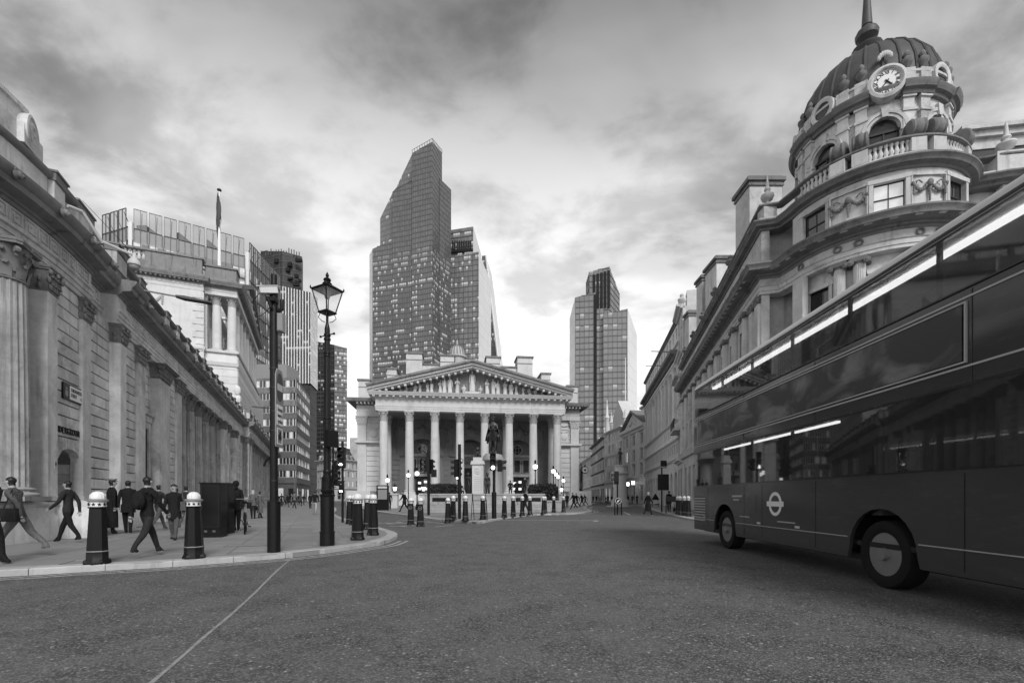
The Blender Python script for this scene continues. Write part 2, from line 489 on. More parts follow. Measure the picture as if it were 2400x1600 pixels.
KZ = .11
def pavement(name, kerb, back, slab_dir, slab_lim, mat='paving', kmat='granite_kerb', kstep=.95):
    "raised footway: kerb is the roadside edge (road on the right of travel), back closes the outline"
    poly = list(kerb) + list(back)
    pv = tag(B().poly(poly, -.05, KZ - .008).obj(name, mat), kind='structure')
    # kerbstones
    stones = resample(kerb, kstep); inn = offset(stones, -.30); n = 0
    for i in range(len(stones) - 1):
        if stones[i][1] > 62: continue
        a, b, c, d = Vector(stones[i]), Vector(stones[i + 1]), Vector(inn[i + 1]), Vector(inn[i])
        g = (b - a).normalized() * .006
        nn = Vector((g.y, -g.x)).normalized() * .02
        a2, b2 = a + g + nn, b - g + nn; d2, c2 = d + g, c - g
        z = KZ + random.uniform(-.003, .004)
        o = B().add([(a2.x, a2.y, -.04), (b2.x, b2.y, -.04), (b2.x, b2.y, z - .02), (a2.x, a2.y, z - .02), (a2.x - nn.x, a2.y - nn.y, z), (b2.x - nn.x, b2.y - nn.y, z), (c2.x, c2.y, z), (d2.x, d2.y, z)],
                    [(0, 1, 2, 3), (3, 2, 5, 4), (4, 5, 6, 7), (1, 6, 5, 2), (0, 3, 4, 7)]).obj('kerbstone', kmat, pv)
    # paving slabs
    ux = Vector((cos(slab_dir), sin(slab_dir))); uy = Vector((-ux.y, ux.x)); cnt = 0
    inner = offset(kerb, -.32); ip = inner + list(back)
    W, D = 1.1, .8; cache = {}; cand = []
    for i in range(-80, 80):
        for j in range(-80, 80):
            o = ux * (i * W + (j % 2) * W * .5) + uy * (j * D)
            cs = [o, o + ux * W, o + ux * W + uy * D, o + uy * D]
            m = (cs[0] + cs[2]) / 2
            if m.y < 4 or not all(inside((c.x, c.y), ip) for c in cs): continue
            k = abs(m.x / m.y)
            if k > 1.25 or m.y > 34: continue
            cand.append((m.length, o.copy()))
    cand.sort(key=lambda t: t[0])
    for _, o in cand[:slab_lim]:
        if 'm' not in cache:
            cache['m'] = B().box(.006, W - .006, .006, D - .006, 0, .012).mesh('slab')
        s = mobj('paving_slab', cache['m'], mat, pv, (o.x, o.y, KZ - .011 + random.uniform(-.001, .0025)), slab_dir)
    return pv

kerbL = smooth([(-16, 5.2), (-11.5, 6.3)] + [tuple(gp(x, y, .1)[:2]) for x, y in ((0, 1336), (200, 1325), (440, 1312.5), (699, 1293), (848, 1274.5), (902, 1265.6), (931, 1250), (890, 1235.5), (812, 1216), (783, 1202))] + [(-19.5, 52), (-33, 84), (-48, 120)])
pavement('pavement_bank_side', kerbL, [(-64, 112), (-52, 90), (-21, 11), (-22, 4), (-18, 3)], radians(113), 260)
kerbC = smooth([(-34, 108), (-25, 78), (-17, 53)] + [tuple(gp(x, y, .1)[:2]) for x, y in ((887, 1198), (964, 1207), (1017, 1215), (1098, 1220.5), (1125, 1222), (1178, 1212.5), (1258, 1204), (1312, 1203), (1356, 1201))] + [(6.3, 39.2), (7.3, 43), (9, 57), (17, 95), (24, 120)])
pavement('pavement_plaza', kerbC, [(24, 130), (-34, 130)], radians(7), 150)
kerbR = [(4.2 + .211 * y + (0 if y > 30 else (30 - y) ** 2 * .012), y) for y in (150, 110, 80, 60, 48, 40, 36, 33, 30, 27, 24, 21, 18, 15, 12)]
pavement('pavement_cornhill', kerbR, [(34, 12), (34, 20), (46, 150)], radians(78), 60)
# double lines along the kerbs
dl = [p for p in resample(kerbL, .25) if p[1] < 13.6 and p[0] < -2.9 and p[0] > -14]
ribbon('yellow_line', offset(dl, .22), .085, .005)
ribbon('yellow_line', offset(dl, .42), .085, .005)
dc = [p for p in resample(kerbC, .4) if p[0] > 4.6 and p[1] < 70]
ribbon('yellow_line', offset(dc, .3), .09); ribbon('yellow_line', offset(dc, .55), .09)
# sealed joint across the carriageway
ribbon('sealed_joint', smooth([tuple(gp(x, y)[:2]) for x, y in ((690, 1302), (648, 1338), (597, 1389), (541, 1440), (474, 1496), (434, 1532), (357, 1598), (280, 1660), (120, 1800))]), .034, .004, 'seal_paint', .16)
# stop line with its end block, lane arrows and box hatching by the cycle gap
a, b_ = gp(1150, 1218.6), gp(1393, 1219.2)
ribbon('stop_line', [(a.x, a.y), (b_.x, b_.y)], .22)
c = gp(1397, 1220.5); ribbon('line_block', [(c.x - .12, c.y - .5), (c.x + .12, c.y + .6)], .24, .009)
for q in (((1020, 1234), (1062, 1230)), ((968, 1222.5), (990, 1230)), ((930, 1222), (976, 1232)), ((1000, 1222), (1040, 1226)), ((905, 1228), (955, 1225))):
    a, b_ = gp(*q[0]), gp(*q[1]); ribbon('lane_marking', [(a.x, a.y), (b_.x, b_.y)], .12)
for x, y in ((900, 1226), (918, 1225), (930, 1233), (990, 1217), (948, 1218.5)):
    a = gp(x, y); ribbon('lane_symbol', [(a.x - .35, a.y + .1), (a.x + .1, a.y + .2), (a.x + .45, a.y - .2)], .22, .006)
for i in range(16):
    x = 1305 + i * 19; a = gp(x, 1208.5 + .02 * i); ribbon('crossing_stud', [(a.x - .1, a.y), (a.x + .1, a.y)], .1, .006)
for q in (((1462, 1199), (1476, 1206)), ((1374, 1190), (1384, 1197)), ((1440, 1186), (1447, 1190))):
    a, b_ = gp(*q[0]), gp(*q[1]); ribbon('lane_marking', [(a.x, a.y), (b_.x, b_.y)], .16)
# tactile strip and drain covers on the bank side footway
def tactile():
    ca, cb = gp(660, 1226, .1), gp(752, 1222, .1)
    b = B(); n = 34
    for i in range(n):
        for j in range(3):
            p = ca.lerp(cb, i / (n - 1)); b.lathe([(.035, 0), (.03, .006), (0, .008)], 6, p.x, p.y - .12 + j * .12, KZ)
    tag(b.obj('tactile_studs', 'grey_paint'), 'row of raised studs across the bank side pavement', 'paving studs', kind='stuff')
tactile()
def cover(px, py, w, d, rz, label):
    p = gp(px, py, .1)
    t = thing('service_cover', (p.x, p.y, KZ + .003), rz, label, 'service cover', 'covers set in the pavement')
    b = B(); g = .012
    b.box(-w / 2, w / 2, -d / 2, -d / 2 + g, 0, .004); b.box(-w / 2, w / 2, d / 2 - g, d / 2, 0, .004); b.box(-w / 2, -w / 2 + g, -d / 2 + g, d / 2 - g, 0, .004); b.box(w / 2 - g, w / 2, -d / 2 + g, d / 2 - g, 0, .004)
    b.obj('cover_frame', 'iron_dull', t)
    B().box(-w / 2 + g, w / 2 - g, -d / 2 + g, d / 2 - g, 0, .003).obj('cover_lid', 'paving', t)
cover(580, 1278, .9, .6, radians(20), 'paved rectangular cover in the pavement near the camera pole')
cover(690, 1245, 1.0, .6, radians(12), 'paved rectangular cover between the camera pole and the lamp post')
# ================================================================== classical building parts
def leaf(b, a, r, z0, hh, w, out=.34):
    ca, sa = cos(a), sin(a)
    secs = [(r, 0, w), (r * 1.05, hh * .45, w * 1.05), (r * (1 + out * .55), hh * .85, w * .9), (r * (1 + out), hh * .98, w * .55), (r * (1 + out), hh * .8, w * .3)]
    vs = []
    for rr, z, ww in secs:
        for t in (-1, 1): vs.append((ca * rr - sa * t * ww / 2, sa * rr + ca * t * ww / 2, z0 + z))
        vs.insert(len(vs) - 1, (ca * (rr + ww * .16), sa * (rr + ww * .16), z0 + z + .01))
    fs = []
    for i in range(len(secs) - 1):
        o = i * 3
        fs += [(o, o + 1, o + 4, o + 3), (o + 1, o + 2, o + 5, o + 4), (o + 2, o, o + 3, o + 5)]
    b.add(vs, fs)
def corinthian(r, h, n=16, detail=True):
    b = B()
    b.lathe([(r * .98, 0), (r * 1.06, .02 * h), (r * 1.06, .05 * h), (r * .94, .07 * h), (r * .92, .4 * h), (r * 1.02, .68 * h), (r * 1.22, .84 * h), (r * 1.22, .86 * h)], n)
    for k in range(8):
        leaf(b, k * pi / 4 + pi / 8, r * .97, .06 * h, .36 * h, r * .62)
        leaf(b, k * pi / 4, r * .95, .22 * h, .46 * h, r * .5, .42)
    for k in range(4):
        a = pi / 4 + k * pi / 2
        b.xf = Matrix.Translation((cos(a) * r * 1.42, sin(a) * r * 1.42, .74 * h)) @ Matrix.Rotation(a, 4, 'Z') @ Matrix.Rotation(pi / 2, 4, 'X')
        b.lathe([(0, -r * .13), (r * .2, -r * .13), (r * .24, 0), (r * .2, r * .13), (0, r * .13)], 9)
        b.xf = None
        b.tube([(cos(a) * r * 1.0, sin(a) * r * 1.0, .5 * h), (cos(a) * r * 1.2, sin(a) * r * 1.2, .7 * h), (cos(a) * r * 1.42, sin(a) * r * 1.42, .84 * h)], [r * .08, r * .11, r * .09], 5)
        a = k * pi / 2
        b.blob((cos(a) * r * 1.2, sin(a) * r * 1.2, .92 * h), (r * .2, r * .2, .1 * h), 6, 4)
        for t in (-.28, .28):
            b.blob((cos(a + t) * r * 1.18, sin(a + t) * r * 1.18, .72 * h), r * .13, 6, 4)
    pts = []
    for k in range(4):
        a = pi / 4 + k * pi / 2
        pts.append((cos(a - .09) * r * 1.72, sin(a - .09) * r * 1.72)); pts.append((cos(a + .09) * r * 1.72, sin(a + .09) * r * 1.72))
        for t in (.3, .5, .7):
            aa = a + t * pi / 2; rr = r * (1.3 if t == .5 else 1.36); pts.append((cos(aa) * rr, sin(aa) * rr))
    b.poly(pts, .86 * h, .93 * h); b.poly([(x * 1.03, y * 1.03) for x, y in pts], .93 * h, h)
    return b
def fluted(r, h, z0, fl=20, taper=.86, steps=5):
    b = B(); vs = []; seg = fl * 4
    for j in range(steps):
        t = j / (steps - 1); rr = r * (1 - (1 - taper) * t ** 1.6)
        for i in range(seg):
            a = 2 * pi * i / seg; q = (1.0, .985, .925, .985)[i % 4] if 0 < j < steps else 1
            if i % 4 == 1 or i % 4 == 3: q = .945
            if i % 4 == 2: q = .915
            vs.append((cos(a) * rr * q, sin(a) * rr * q, z0 + h * t))
    fs = [(j * seg + i, j * seg + (i + 1) % seg, (j + 1) * seg + (i + 1) % seg, (j + 1) * seg + i) for j in range(steps - 1) for i in range(seg)]
    b.add(vs, fs); return b
def attic_base(b, r, h, n=24):
    "torus, hollow, torus on a square plinth"
    b.lathe([(r * 1.36, h * .34), (r * 1.40, h * .42), (r * 1.40, h * .5), (r * 1.33, h * .58), (r * 1.2, h * .62), (r * 1.14, h * .72), (r * 1.2, h * .8), (r * 1.24, h * .86), (r * 1.2, h * .94), (r * 1.02, h)], n)
    b.box(-r * 1.42, r * 1.42, -r * 1.42, r * 1.42, 0, h * .34)
def column(parent, loc, r, z0, z1, caph, mat, capmat, flutes=0, baseh=None, group=None):
    baseh = baseh or r
    hs = z1 - z0 - caph - baseh
    if flutes: b = fluted(r, hs, baseh, flutes)
    else: b = B().lathe([(r, baseh), (r * .995, baseh + hs * .33), (r * .96, baseh + hs * .66), (r * .87, baseh + hs)], 24)
    c = b.obj('column', mat, parent, (loc[0], loc[1], z0))
    bb = B(); attic_base(bb, r, baseh); bb.obj('column_base', mat, c)
    corinthian(r * .87, caph).obj('capital', capmat, c, (0, 0, baseh + hs))
    return c
def pilaster_cap(w, d, h, x0=0):
    "flat Corinthian capital on a pilaster of width w standing d proud (front at y=0, back at y=d)"
    b = B()
    b.box(-w / 2 - .02, w / 2 + .02, -.02, d, 0, .06 * h)
    b.add([(-w / 2, 0, .06 * h), (w / 2, 0, .06 * h), (w / 2, d, .06 * h), (-w / 2, d, .06 * h), (-w * .6, -w * .1, .84 * h), (w * .6, -w * .1, .84 * h), (w * .6, d, .84 * h), (-w * .6, d, .84 * h)],
          [(0, 1, 5, 4), (1, 2, 6, 5), (3, 0, 4, 7), (2, 3, 7, 6)])
    n = 4
    for row in (0, 1):
        for i in range(n + row):
            x = -w / 2 + w * (i + (.5 if not row else 0)) / n
            b.blob((x, -.03, .2 * h + row * .27 * h), (w * .13, .06, .15 * h), 6, 5); b.blob((x, -.08 - row * .02, .31 * h + row * .28 * h), (w * .11, .055, .05 * h), 6, 4)
        for sx in (-1, 1):
            for yy in (d * .3, d * .75):
                b.blob((sx * (w / 2 + .03), yy, .2 * h + row * .27 * h), (.06, w * .12, .15 * h), 6, 5)
    for sx in (-1, 1): b.blob((sx * w * .6, -.09, .74 * h), (w * .13, w * .1, .12 * h), 8, 5)
    b.blob((0, -.12, .78 * h), (w * .1, .05, .1 * h), 6, 4)
    b.box(-w * .66, w * .66, -w * .16, d, .84 * h, .92 * h); b.box(-w * .7, w * .7, -w * .2, d, .92 * h, h)
    return b
def baluster_mesh(h, r, n=10):
    return B().lathe([(r * .95, 0), (r * .95, .07 * h), (r * .55, .12 * h), (r * .75, .2 * h), (r, .34 * h), (r * .92, .46 * h), (r * .55, .66 * h), (r * .48, .78 * h), (r * .7, .84 * h), (r * .9, .9 * h), (r * .9, h)], n).mesh('baluster')
def lion():
    b = B()
    b.blob((0, -.02, 0), (.17, .1, .19), 10, 7); b.blob((0, -.12, -.02), (.11, .1, .12), 8, 6); b.blob((0, -.2, -.06), (.07, .06, .06), 8, 5)
    for s in (-1, 1): b.blob((s * .12, -.05, .1), (.05, .05, .05), 6, 4); b.blob((s * .05, -.19, .02), (.025, .02, .02), 5, 4)
    b.blob((0, -.17, -.12), (.06, .05, .03), 6, 4)
    return b.mesh('lion_mask')

# ================================================================== bank screen wall along the footway
BO, BANG = Vector((-12.6, 13.2, 0)), atan2(.92, -.39)
bank = thing('bank_screen_wall', BO, BANG, 'long windowless classical stone wall with pilasters, key pattern frieze and balustrade beside the pavement', 'building')
def arcs(sc, R, y0, s0, s1, n):
    return [(s0 + (s1 - s0) * i / n, y0 + (R - sqrt(max(0, R * R - (sc - (s0 + (s1 - s0) * i / n)) ** 2)) if s0 + (s1 - s0) * i / n < sc else 0)) for i in range(n + 1)]
ARC = arcs(.9, 12.5, .13, -7.5, .9, 24)
E1, E2, E3 = ARC + [(2.2, .13)], [(2.2, .40), (3.75, .40)], [(3.75, -.05), (4.7, -.05), (4.7, .12), (37.5, .12), (37.5, -.45), (80, -.45)]
PATH = E1 + E2 + E3
def bank_walls():
    zt = 10.0
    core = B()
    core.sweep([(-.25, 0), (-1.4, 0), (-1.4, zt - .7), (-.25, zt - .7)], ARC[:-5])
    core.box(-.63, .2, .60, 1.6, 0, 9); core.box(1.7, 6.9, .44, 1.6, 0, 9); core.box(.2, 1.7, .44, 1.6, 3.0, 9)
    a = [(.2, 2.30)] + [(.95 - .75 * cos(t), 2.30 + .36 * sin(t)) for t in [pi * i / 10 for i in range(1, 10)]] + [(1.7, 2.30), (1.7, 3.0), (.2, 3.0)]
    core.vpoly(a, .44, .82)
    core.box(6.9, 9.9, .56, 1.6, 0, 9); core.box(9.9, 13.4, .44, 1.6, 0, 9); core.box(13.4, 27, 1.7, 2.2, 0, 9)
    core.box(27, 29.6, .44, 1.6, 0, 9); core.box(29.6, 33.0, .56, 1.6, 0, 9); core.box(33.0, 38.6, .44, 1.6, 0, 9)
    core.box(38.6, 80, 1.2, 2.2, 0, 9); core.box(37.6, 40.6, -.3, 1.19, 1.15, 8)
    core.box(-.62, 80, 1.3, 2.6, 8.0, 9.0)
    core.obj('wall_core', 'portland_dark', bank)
    dk = B(); dk.box(.25, 1.65, 1.55, 1.6, 0, 2.8); dk.box(7.9, 9.1, .545, .558, 1.15, 4.35); dk.box(30.6, 32, .545, .558, 1.15, 4.35)
    dk.obj('door_void', 'interior_dark', bank)
    # stone door reveal in courses
    for i in range(7):
        B().cbox(1.67, 1.72, .44, .85, .12 + i * .31, .12 + i * .31 + .295, .004).obj('reveal_stone', 'bankstone', bank)
    # plinth with moulded cap
    for p0, p1 in ((ARC[:-2] + [(-.1, .15)], 0), ([(1.78, .13), (3.7, .13)], 0), ([(3.7, -.2), (4.75, -.2)], 0), ([(4.75, .05), (7.4, .05)], 0), ([(9.7, .05), (13.6, .05), (13.6, .0), (26.9, .0), (26.9, .05), (29.9, .05)], 0), ([(32.9, .05), (37.4, .05), (37.4, -.5), (80, -.5)], 0)):
        B().sweep([(.12, 0), (.12, .72), (.02, .86), (.02, 1.0), (-.9, 1.0), (-.9, 0)], p0).obj('plinth', 'bankstone', bank)
        B().sweep([(.02, 1.0), (.10, 1.03), (.14, 1.08), (.12, 1.14), (0, 1.17), (-.8, 1.17), (-.8, 1.0)], p0).obj('plinth_moulding', 'bankstone', bank)
    # coursed ashlar panels, one stone at a time
    nb = 0; ch = 6.26 / 18
    for s0, s1, z0 in ((.0, 1.72, 3.02), (2.1, 3.95, 1.19), (4.45, 6.55, 1.19), (11.15, 12.55, 1.19), (27.7, 29.0, 1.19), (33.8, 36.7, 1.19)):
        i = 0
        for k in range(18):
            za, zb = 1.19 + k * ch, 1.19 + (k + 1) * ch
            if zb < z0 + .1: continue
            za = max(za, z0)
            x = s0
            L = .92 if s0 < 20 else 1.7
            first = L * (.55 if k % 2 else 1.0)
            while x < s1 - .01:
                e = min(x + first, s1); first = L
                if s1 - e < .25: e = s1
                B().cbox(x + .002, e - .002, .22 + random.uniform(-.004, .004), .46, za + .017, zb - .017, .009).obj('stone_block', 'bankstone', bank)
                x = e; nb += 1
    # flat arch over the station door
    for i in range(5):
        t0, t1 = -.75 + 1.5 * i / 5, -.75 + 1.5 * (i + 1) / 5
        B().vpoly([(.95 + t0, 2.32 + .36 * sqrt(max(0, 1 - (t0 / .75) ** 2)) + .02), (.95 + t1 - .012, 2.32 + .36 * sqrt(max(0, 1 - (t1 / .75) ** 2)) + .02), (.95 + t1 * 1.06 - .012, 3.0), (.95 + t0 * 1.06, 3.0)], .22, .45).obj('voussoir', 'bankstone', bank)
    # pilasters: (s0, s1, front y, back y)
    for s0, s1, yf, yb in ((-.63, -.1, .1, .62), (1.55, 2.13, .13, .44), (3.88, 4.45, -.10, .44), (6.55, 7.45, .13, .6), (9.45, 11.2, .13, .6), (12.5, 13.5, .13, 1.75), (26.9, 27.7, .15, 1.75), (29.0, 29.7, .13, .6), (32.9, 33.8, .13, .6), (36.7, 37.45, .15, .44), (37.6, 38.5, -.40, .0), (39.6, 40.5, -.40, .0)):
        p = B().box(s0, s1, yf, yb, 1.17, 6.80).obj('pilaster', 'bankstone', bank)
        for zz in (3.1, 4.9):
            pass
        B().box(s0 - .04, s1 + .04, yf - .04, yb, 1.17, 1.30).obj('pilaster_foot', 'bankstone', p)
        pilaster_cap(s1 - s0, yb - yf, .66).obj('capital', 'portland_dark', p, ((s0 + s1) / 2, yf, 6.79))
    # recessed doorways
    for c in (8.52, 31.3):
        f = B()
        f.box(c - .75, c - .52, .42, .56, 1.1, 4.35); f.box(c + .52, c + .75, .42, .56, 1.1, 4.35); f.box(c - .75, c + .75, .42, .56, 4.35, 4.65)
        f.box(c - .95, c + .95, .30, .56, 4.95, 5.08); f.box(c - .85, c + .85, .38, .56, 4.65, 4.95)
        f.obj('door_surround', 'bankstone', bank)
        for k in range(18):
            if k < 11: continue
            B().cbox(c - 1.05, c + 1.05, .49, .58, 1.19 + k * ch + .014, 1.19 + (k + 1) * ch - .014, .008).obj('stone_block', 'bankstone', bank)
        d = B().box(c - .52, c - .012, .50, .544, 1.17, 4.34).box(c + .012, c + .52, .50, .544, 1.17, 4.34)
        for z0, z1 in ((1.4, 2.3), (2.5, 3.4), (3.55, 4.15)):
            for sx in (-.27, .27): d.frame(c + sx - .2, c + sx + .2, z0, z1, .04, .485, .501)
        d.obj('door', 'iron_dull', bank)
    # columns: the near rounded corner, the middle screen, the far pavilion
    col = column(bank, (-1.69, .47, 0), .44, 1.17, 7.45, .95, 'bankcol', 'portland_dark', 20, .34)
    inst(col, bank, (-4.9, 1.1, 1.17))
    for k in range(6): inst(col, bank, (14.75 + 2.16 * k, .62, 1.17))
    for k in range(14): inst(col, bank, (42.4 + 2.35 * k, .12, 1.17))
    # entablature
    for nm, prof in (('architrave', [(-.6, 7.45), (-.03, 7.45), (-.03, 7.58), (0, 7.585), (0, 7.73), (.03, 7.735), (.03, 7.86), (.08, 7.90), (.08, 7.96), (-.6, 7.96)]),
                     ('frieze', [(-.6, 7.96), (-.02, 7.96), (-.02, 8.45), (-.6, 8.45)]),
                     ('cornice', [(-.6, 8.45), (.02, 8.45), (.06, 8.52), (.12, 8.53), (.12, 8.60), (.40, 8.66), (.42, 8.80), (.46, 8.82), (.54, 8.92), (.56, 9.0), (.56, 9.03), (-.6, 9.06)])):
        for seg in (E1, E2, E3[0:3] + [(6.5, .12)], [(6.5, .12)] + E3[3:4] + [(37.5, .12)], E3[4:]):
            B().sweep(prof, seg).obj(nm, 'portland_dark' if nm == 'cornice' else 'bankstone', bank)
    # key pattern relief
    def keys(pts, a=.40, t=.035):
        b = B(); step = a + .07
        P = resample(pts, step)
        for p, q in zip(P, P[1:]):
            an = atan2(q[1] - p[1], q[0] - p[0])
            b.xf = Matrix.Translation((p[0], p[1], 8.0)) @ Matrix.Rotation(an, 4, 'Z')
            y0, y1 = -.012, .04
            b.box(.03, .03 + t, y0, y1, 0, a); b.box(.03 + t, a + .03 - t, y0, y1, a - t, a); b.box(a + .03 - t, a + .03, y0, y1, .09, a)
            b.box(.16, a + .03 - t, y0, y1, .09, .09 + t); b.box(.16, .16 + t, y0, y1, .09 + t, .27); b.box(.16 + t, .29, y0, y1, .27 - t, .27)
            b.box(.03 + t, step + .03, y0, y1, 0, t)
        return b
    for seg in (E1, E2, [(4.75, .12), (20, .12)], [(20, .12), (37.3, .12)], [(38, -.45), (60, -.45)]):
        keys(seg).obj('key_frieze', 'bankstone', bank)
    # lion masks on the cornice
    lm = lion(); P = resample(E1, 1.5)[1:] + [(5.9 + 2.0 * k, .12) for k in range(16)] + [(38.5 + 2.4 * k, -.45) for k in range(9)]
    for x, y in P:
        mobj('lion_mask', lm, 'portland_dark', bank, (x, y - .52, 8.9), -.12 if x < 1 else 0).scale = (.72, .72, .72)
    # parapet
    PP = [E1[:-1] + [(2.05, .13)], [(2.05, .38), (3.7, .38)], [(3.7, 0), (4.75, 0), (4.75, .15), (37.5, .15)], [(37.4, -.35), (80, -.35)]]
    for seg in PP:
        B().sweep([(.06, 9.05), (.06, 9.34), (-.45, 9.34), (-.45, 9.05)], seg).obj('blocking_course', 'portland_dark', bank)
        B().sweep([(.0, 9.94), (.08, 9.97), (.12, 10.03), (.12, 10.10), (.06, 10.14), (-.42, 10.14), (-.42, 9.94)], seg).obj('parapet_rail', 'portland_dark', bank)
    bm = baluster_mesh(.6, .1)
    piers = [(-.35, .25, -.06), (.95, 2.05, -.06), (3.55, 4.5, -.1), (6.35, 6.95, .03), (10.1, 10.7, .03)] + [(12.1 + 2.12 * k, 12.6 + 2.12 * k, .03) for k in range(12)] + [(37.4 + 3.2 * k, 38.1 + 3.2 * k, -.5) for k in range(12)]
    for s0, s1, y in piers:
        yy = y + .13 if s0 < 3 else y
        p = B().box(s0, s1, yy, yy + .6, 9.345, 10.0).obj('parapet_pier', 'bankstone', bank)
        B().box(s0 - .06, s1 + .06, yy - .09, yy + .62, 10.145, 10.2).box(s0 - .03, s1 + .03, yy - .05, yy + .6, 9.93, 10.145).obj('pier_cap', 'portland_dark', p)
    for i in range(len(piers) - 1):
        a, b = piers[i][1], piers[i + 1][0]
        if b - a > 2.8 and a < 3: continue
        n = max(3, int((b - a) / .27))
        if a > 60: continue
        for k in range(n):
            x = a + (b - a) * (k + .5) / n
            y = .32 if x < 36 else -.12
            mobj('baluster', bm, 'bankstone', bank, (x, y, 9.342))
    # solid parapet and scrolled attic on the rounded corner
    B().sweep([(.0, 9.34), (.0, 9.94), (-.4, 9.94), (-.4, 9.34)], ARC[:-6] + [(-.4, .2)]).obj('parapet_wall', 'bankstone', bank)
    AT = [p for p in ARC if p[0] < -1.0]
    B().sweep([(.02, 10.15), (.02, 10.98), (.08, 11.02), (.08, 11.12), (-.5, 11.12), (-.5, 10.15)], AT).obj('attic_block', 'bankstone', bank)
    b = B(); b.xf = Matrix.Translation((-1.05, .36, 10.62)) @ Matrix.Rotation(.15, 4, 'Z') @ Matrix.Rotation(pi / 2, 4, 'X')
    b.lathe([(0, -.5), (.44, -.5), (.46, -.1), (.46, .14), (.4, .16), (.36, .12), (.3, .12), (.27, .16), (.17, .17), (.14, .13), (.09, .14), (.06, .18), (0, .19)], 26)
    for k in range(8): b.blob((.22 * cos(k * pi / 4), .22 * sin(k * pi / 4), .15), (.06, .06, .03), 6, 4)
    b.xf = None; b.box(-1.5, -.62, .2, .8, 10.15, 10.62)
    b.obj('volute', 'bankstone', bank)
bank_walls()

# writing on the wall
def wall_text(s, size, x, y, z, mat, parent, name, depth=.012, bold=0.0, width=None):
    me = text(s, size, depth, bold)
    xs = [v.co.x for v in me.vertices]; w = max(xs) - min(xs)
    o = mobj(name, me, mat, parent, (x, y, z))
    if width: o.scale = (width / w, 1, 1)
    return o
ug = thing('station_lettering', BO + Vector((0, 0, 0)), BANG, 'raised dark UNDERGROUND letters above the arched doorway in the bank wall', 'lettering')
for i, chx in enumerate('UNDERGROUND'):
    wall_text(chx, .27, .03 + i * .158, .21, 3.2, 'iron', ug, 'letter', .012, .0, .115 if chx not in 'GO' else .13)
ss = thing('street_name_sign', BO, BANG, 'black framed plate reading THREADNEEDLE STREET on the bank wall', 'street sign')
B().box(.42, 1.70, .17, .218, 4.12, 4.60).obj('sign_plate', 'iron', ss)
B().box(.80, 1.66, .162, .172, 4.16, 4.56).obj('sign_face', 'white_paint', ss)
wall_text('THREADNEEDLE', .15, 1.22, .160, 4.44, 'iron', ss, 'sign_text', .003, .002, .74)
wall_text('STREET', .15, 1.04, .160, 4.29, 'iron', ss, 'sign_text', .003, .002, .38)
wall_text('EC2', .13, 1.54, .160, 4.27, 'grey_paint', ss, 'sign_text', .003, .001, .17)
b = B(); b.vpoly([(.52, 4.24), (.60, 4.19), (.68, 4.24), (.68, 4.38), (.52, 4.38)], .162, .17); b.box(.555, .645, .162, .17, 4.40, 4.44); b.box(.5, .53, .292, .3, 4.26, 4.4); b.box(.67, .7, .292, .3, 4.26, 4.4); b.blob((.6, .166, 4.455), (.05, .008, .035), 8, 5)
b.obj('crest', 'grey_paint', ss)
hp = thing('hydrant_plate', BO, BANG, 'small pale plate with a letter H on the bank corner pier', 'plate')
B().box(-.30, -.16, .085, .098, 2.05, 2.32).obj('plate_face', 'offwhite', hp)
wall_text('H', .16, -.23, .083, 2.18, 'iron', hp, 'letter', .002, .004)
# handrail by the station stairs
hr = thing('stair_handrail', BO, BANG, 'dark metal handrail rising out of the station doorway', 'handrail')
B().tube([(1.5, .9, .75), (1.62, .2, 1.0), (1.66, .02, 1.02), (1.66, .0, .95), (1.66, .0, .2)], .03, 8).obj('rail', 'iron', hr)
B().tube([(1.55, .6, .1), (1.55, .6, .85)], .022, 6).obj('post', 'iron', hr)
# camera on a bracket below the balustrade
cb = thing('dome_camera', BO, BANG, 'white dome security camera hanging from a jointed arm on the bank parapet', 'security camera')
def dome_cam():
    b = B(); P = lambda s, y, z: (s, y, z)
    b.tube([(-.05, -.1, 9.45), (.25, -.32, 9.5)], .045, 6); b.tube([(.25, -.32, 9.5), (.72, -.62, 8.9)], .05, 6); b.tube([(.7, -.62, 8.93), (1.0, -1.05, 8.88), (1.1, -1.25, 8.86)], .04, 6)
    b.obj('arm', 'offwhite', cb)
    B().lathe([(0, 0), (.05, 0), (.06, -.08), (.13, -.16), (.18, -.28), (.17, -.32), (.14, -.33)], 16, 1.12, -1.28, 8.86).obj('housing', 'offwhite', cb)
    B().blob((1.12, -1.28, 8.50), (.14, .14, .13), 14, 8).obj('dome', 'grey_paint', cb)
    B().tube([(.3, -.3, 9.85), (1.1, -1.2, 8.95)], .008, 4).obj('cable', 'iron', cb)
dome_cam()
# arm lamp sticking out of the parapet
def arm_lamp(s, y, z, L, label):
    t = thing('wall_arm_lamp', BO, BANG, label, 'street lamp', 'flat lamps on arms along the bank cornice')
    B().tube([(s, y, z), (s + .1, y - L * .5, z - .02)], .035, 6).obj('arm', 'grey_paint', t)
    b = B(); b.xf = Matrix.Translation((s + .1, y - L * .5, z - .02)) @ Matrix.Rotation(.12, 4, 'Z')
    b.add([(-.1, 0, -.03), (.1, 0, -.03), (.16, -.3, -.07), (.15, -L * .6, -.06), (-.15, -L * .6, -.06), (-.16, -.3, -.07), (-.1, 0, .03), (.1, 0, .03), (.13, -.3, .05), (.12, -L * .6, .0), (-.12, -L * .6, .0), (-.13, -.3, .05)],
          [(0, 1, 2, 3, 4, 5), (6, 11, 10, 9, 8, 7), (0, 5, 11, 6), (5, 4, 10, 11), (4, 3, 9, 10), (3, 2, 8, 9), (2, 1, 7, 8), (1, 0, 6, 7)])
    b.obj('lamp_head', 'iron_dull', t)
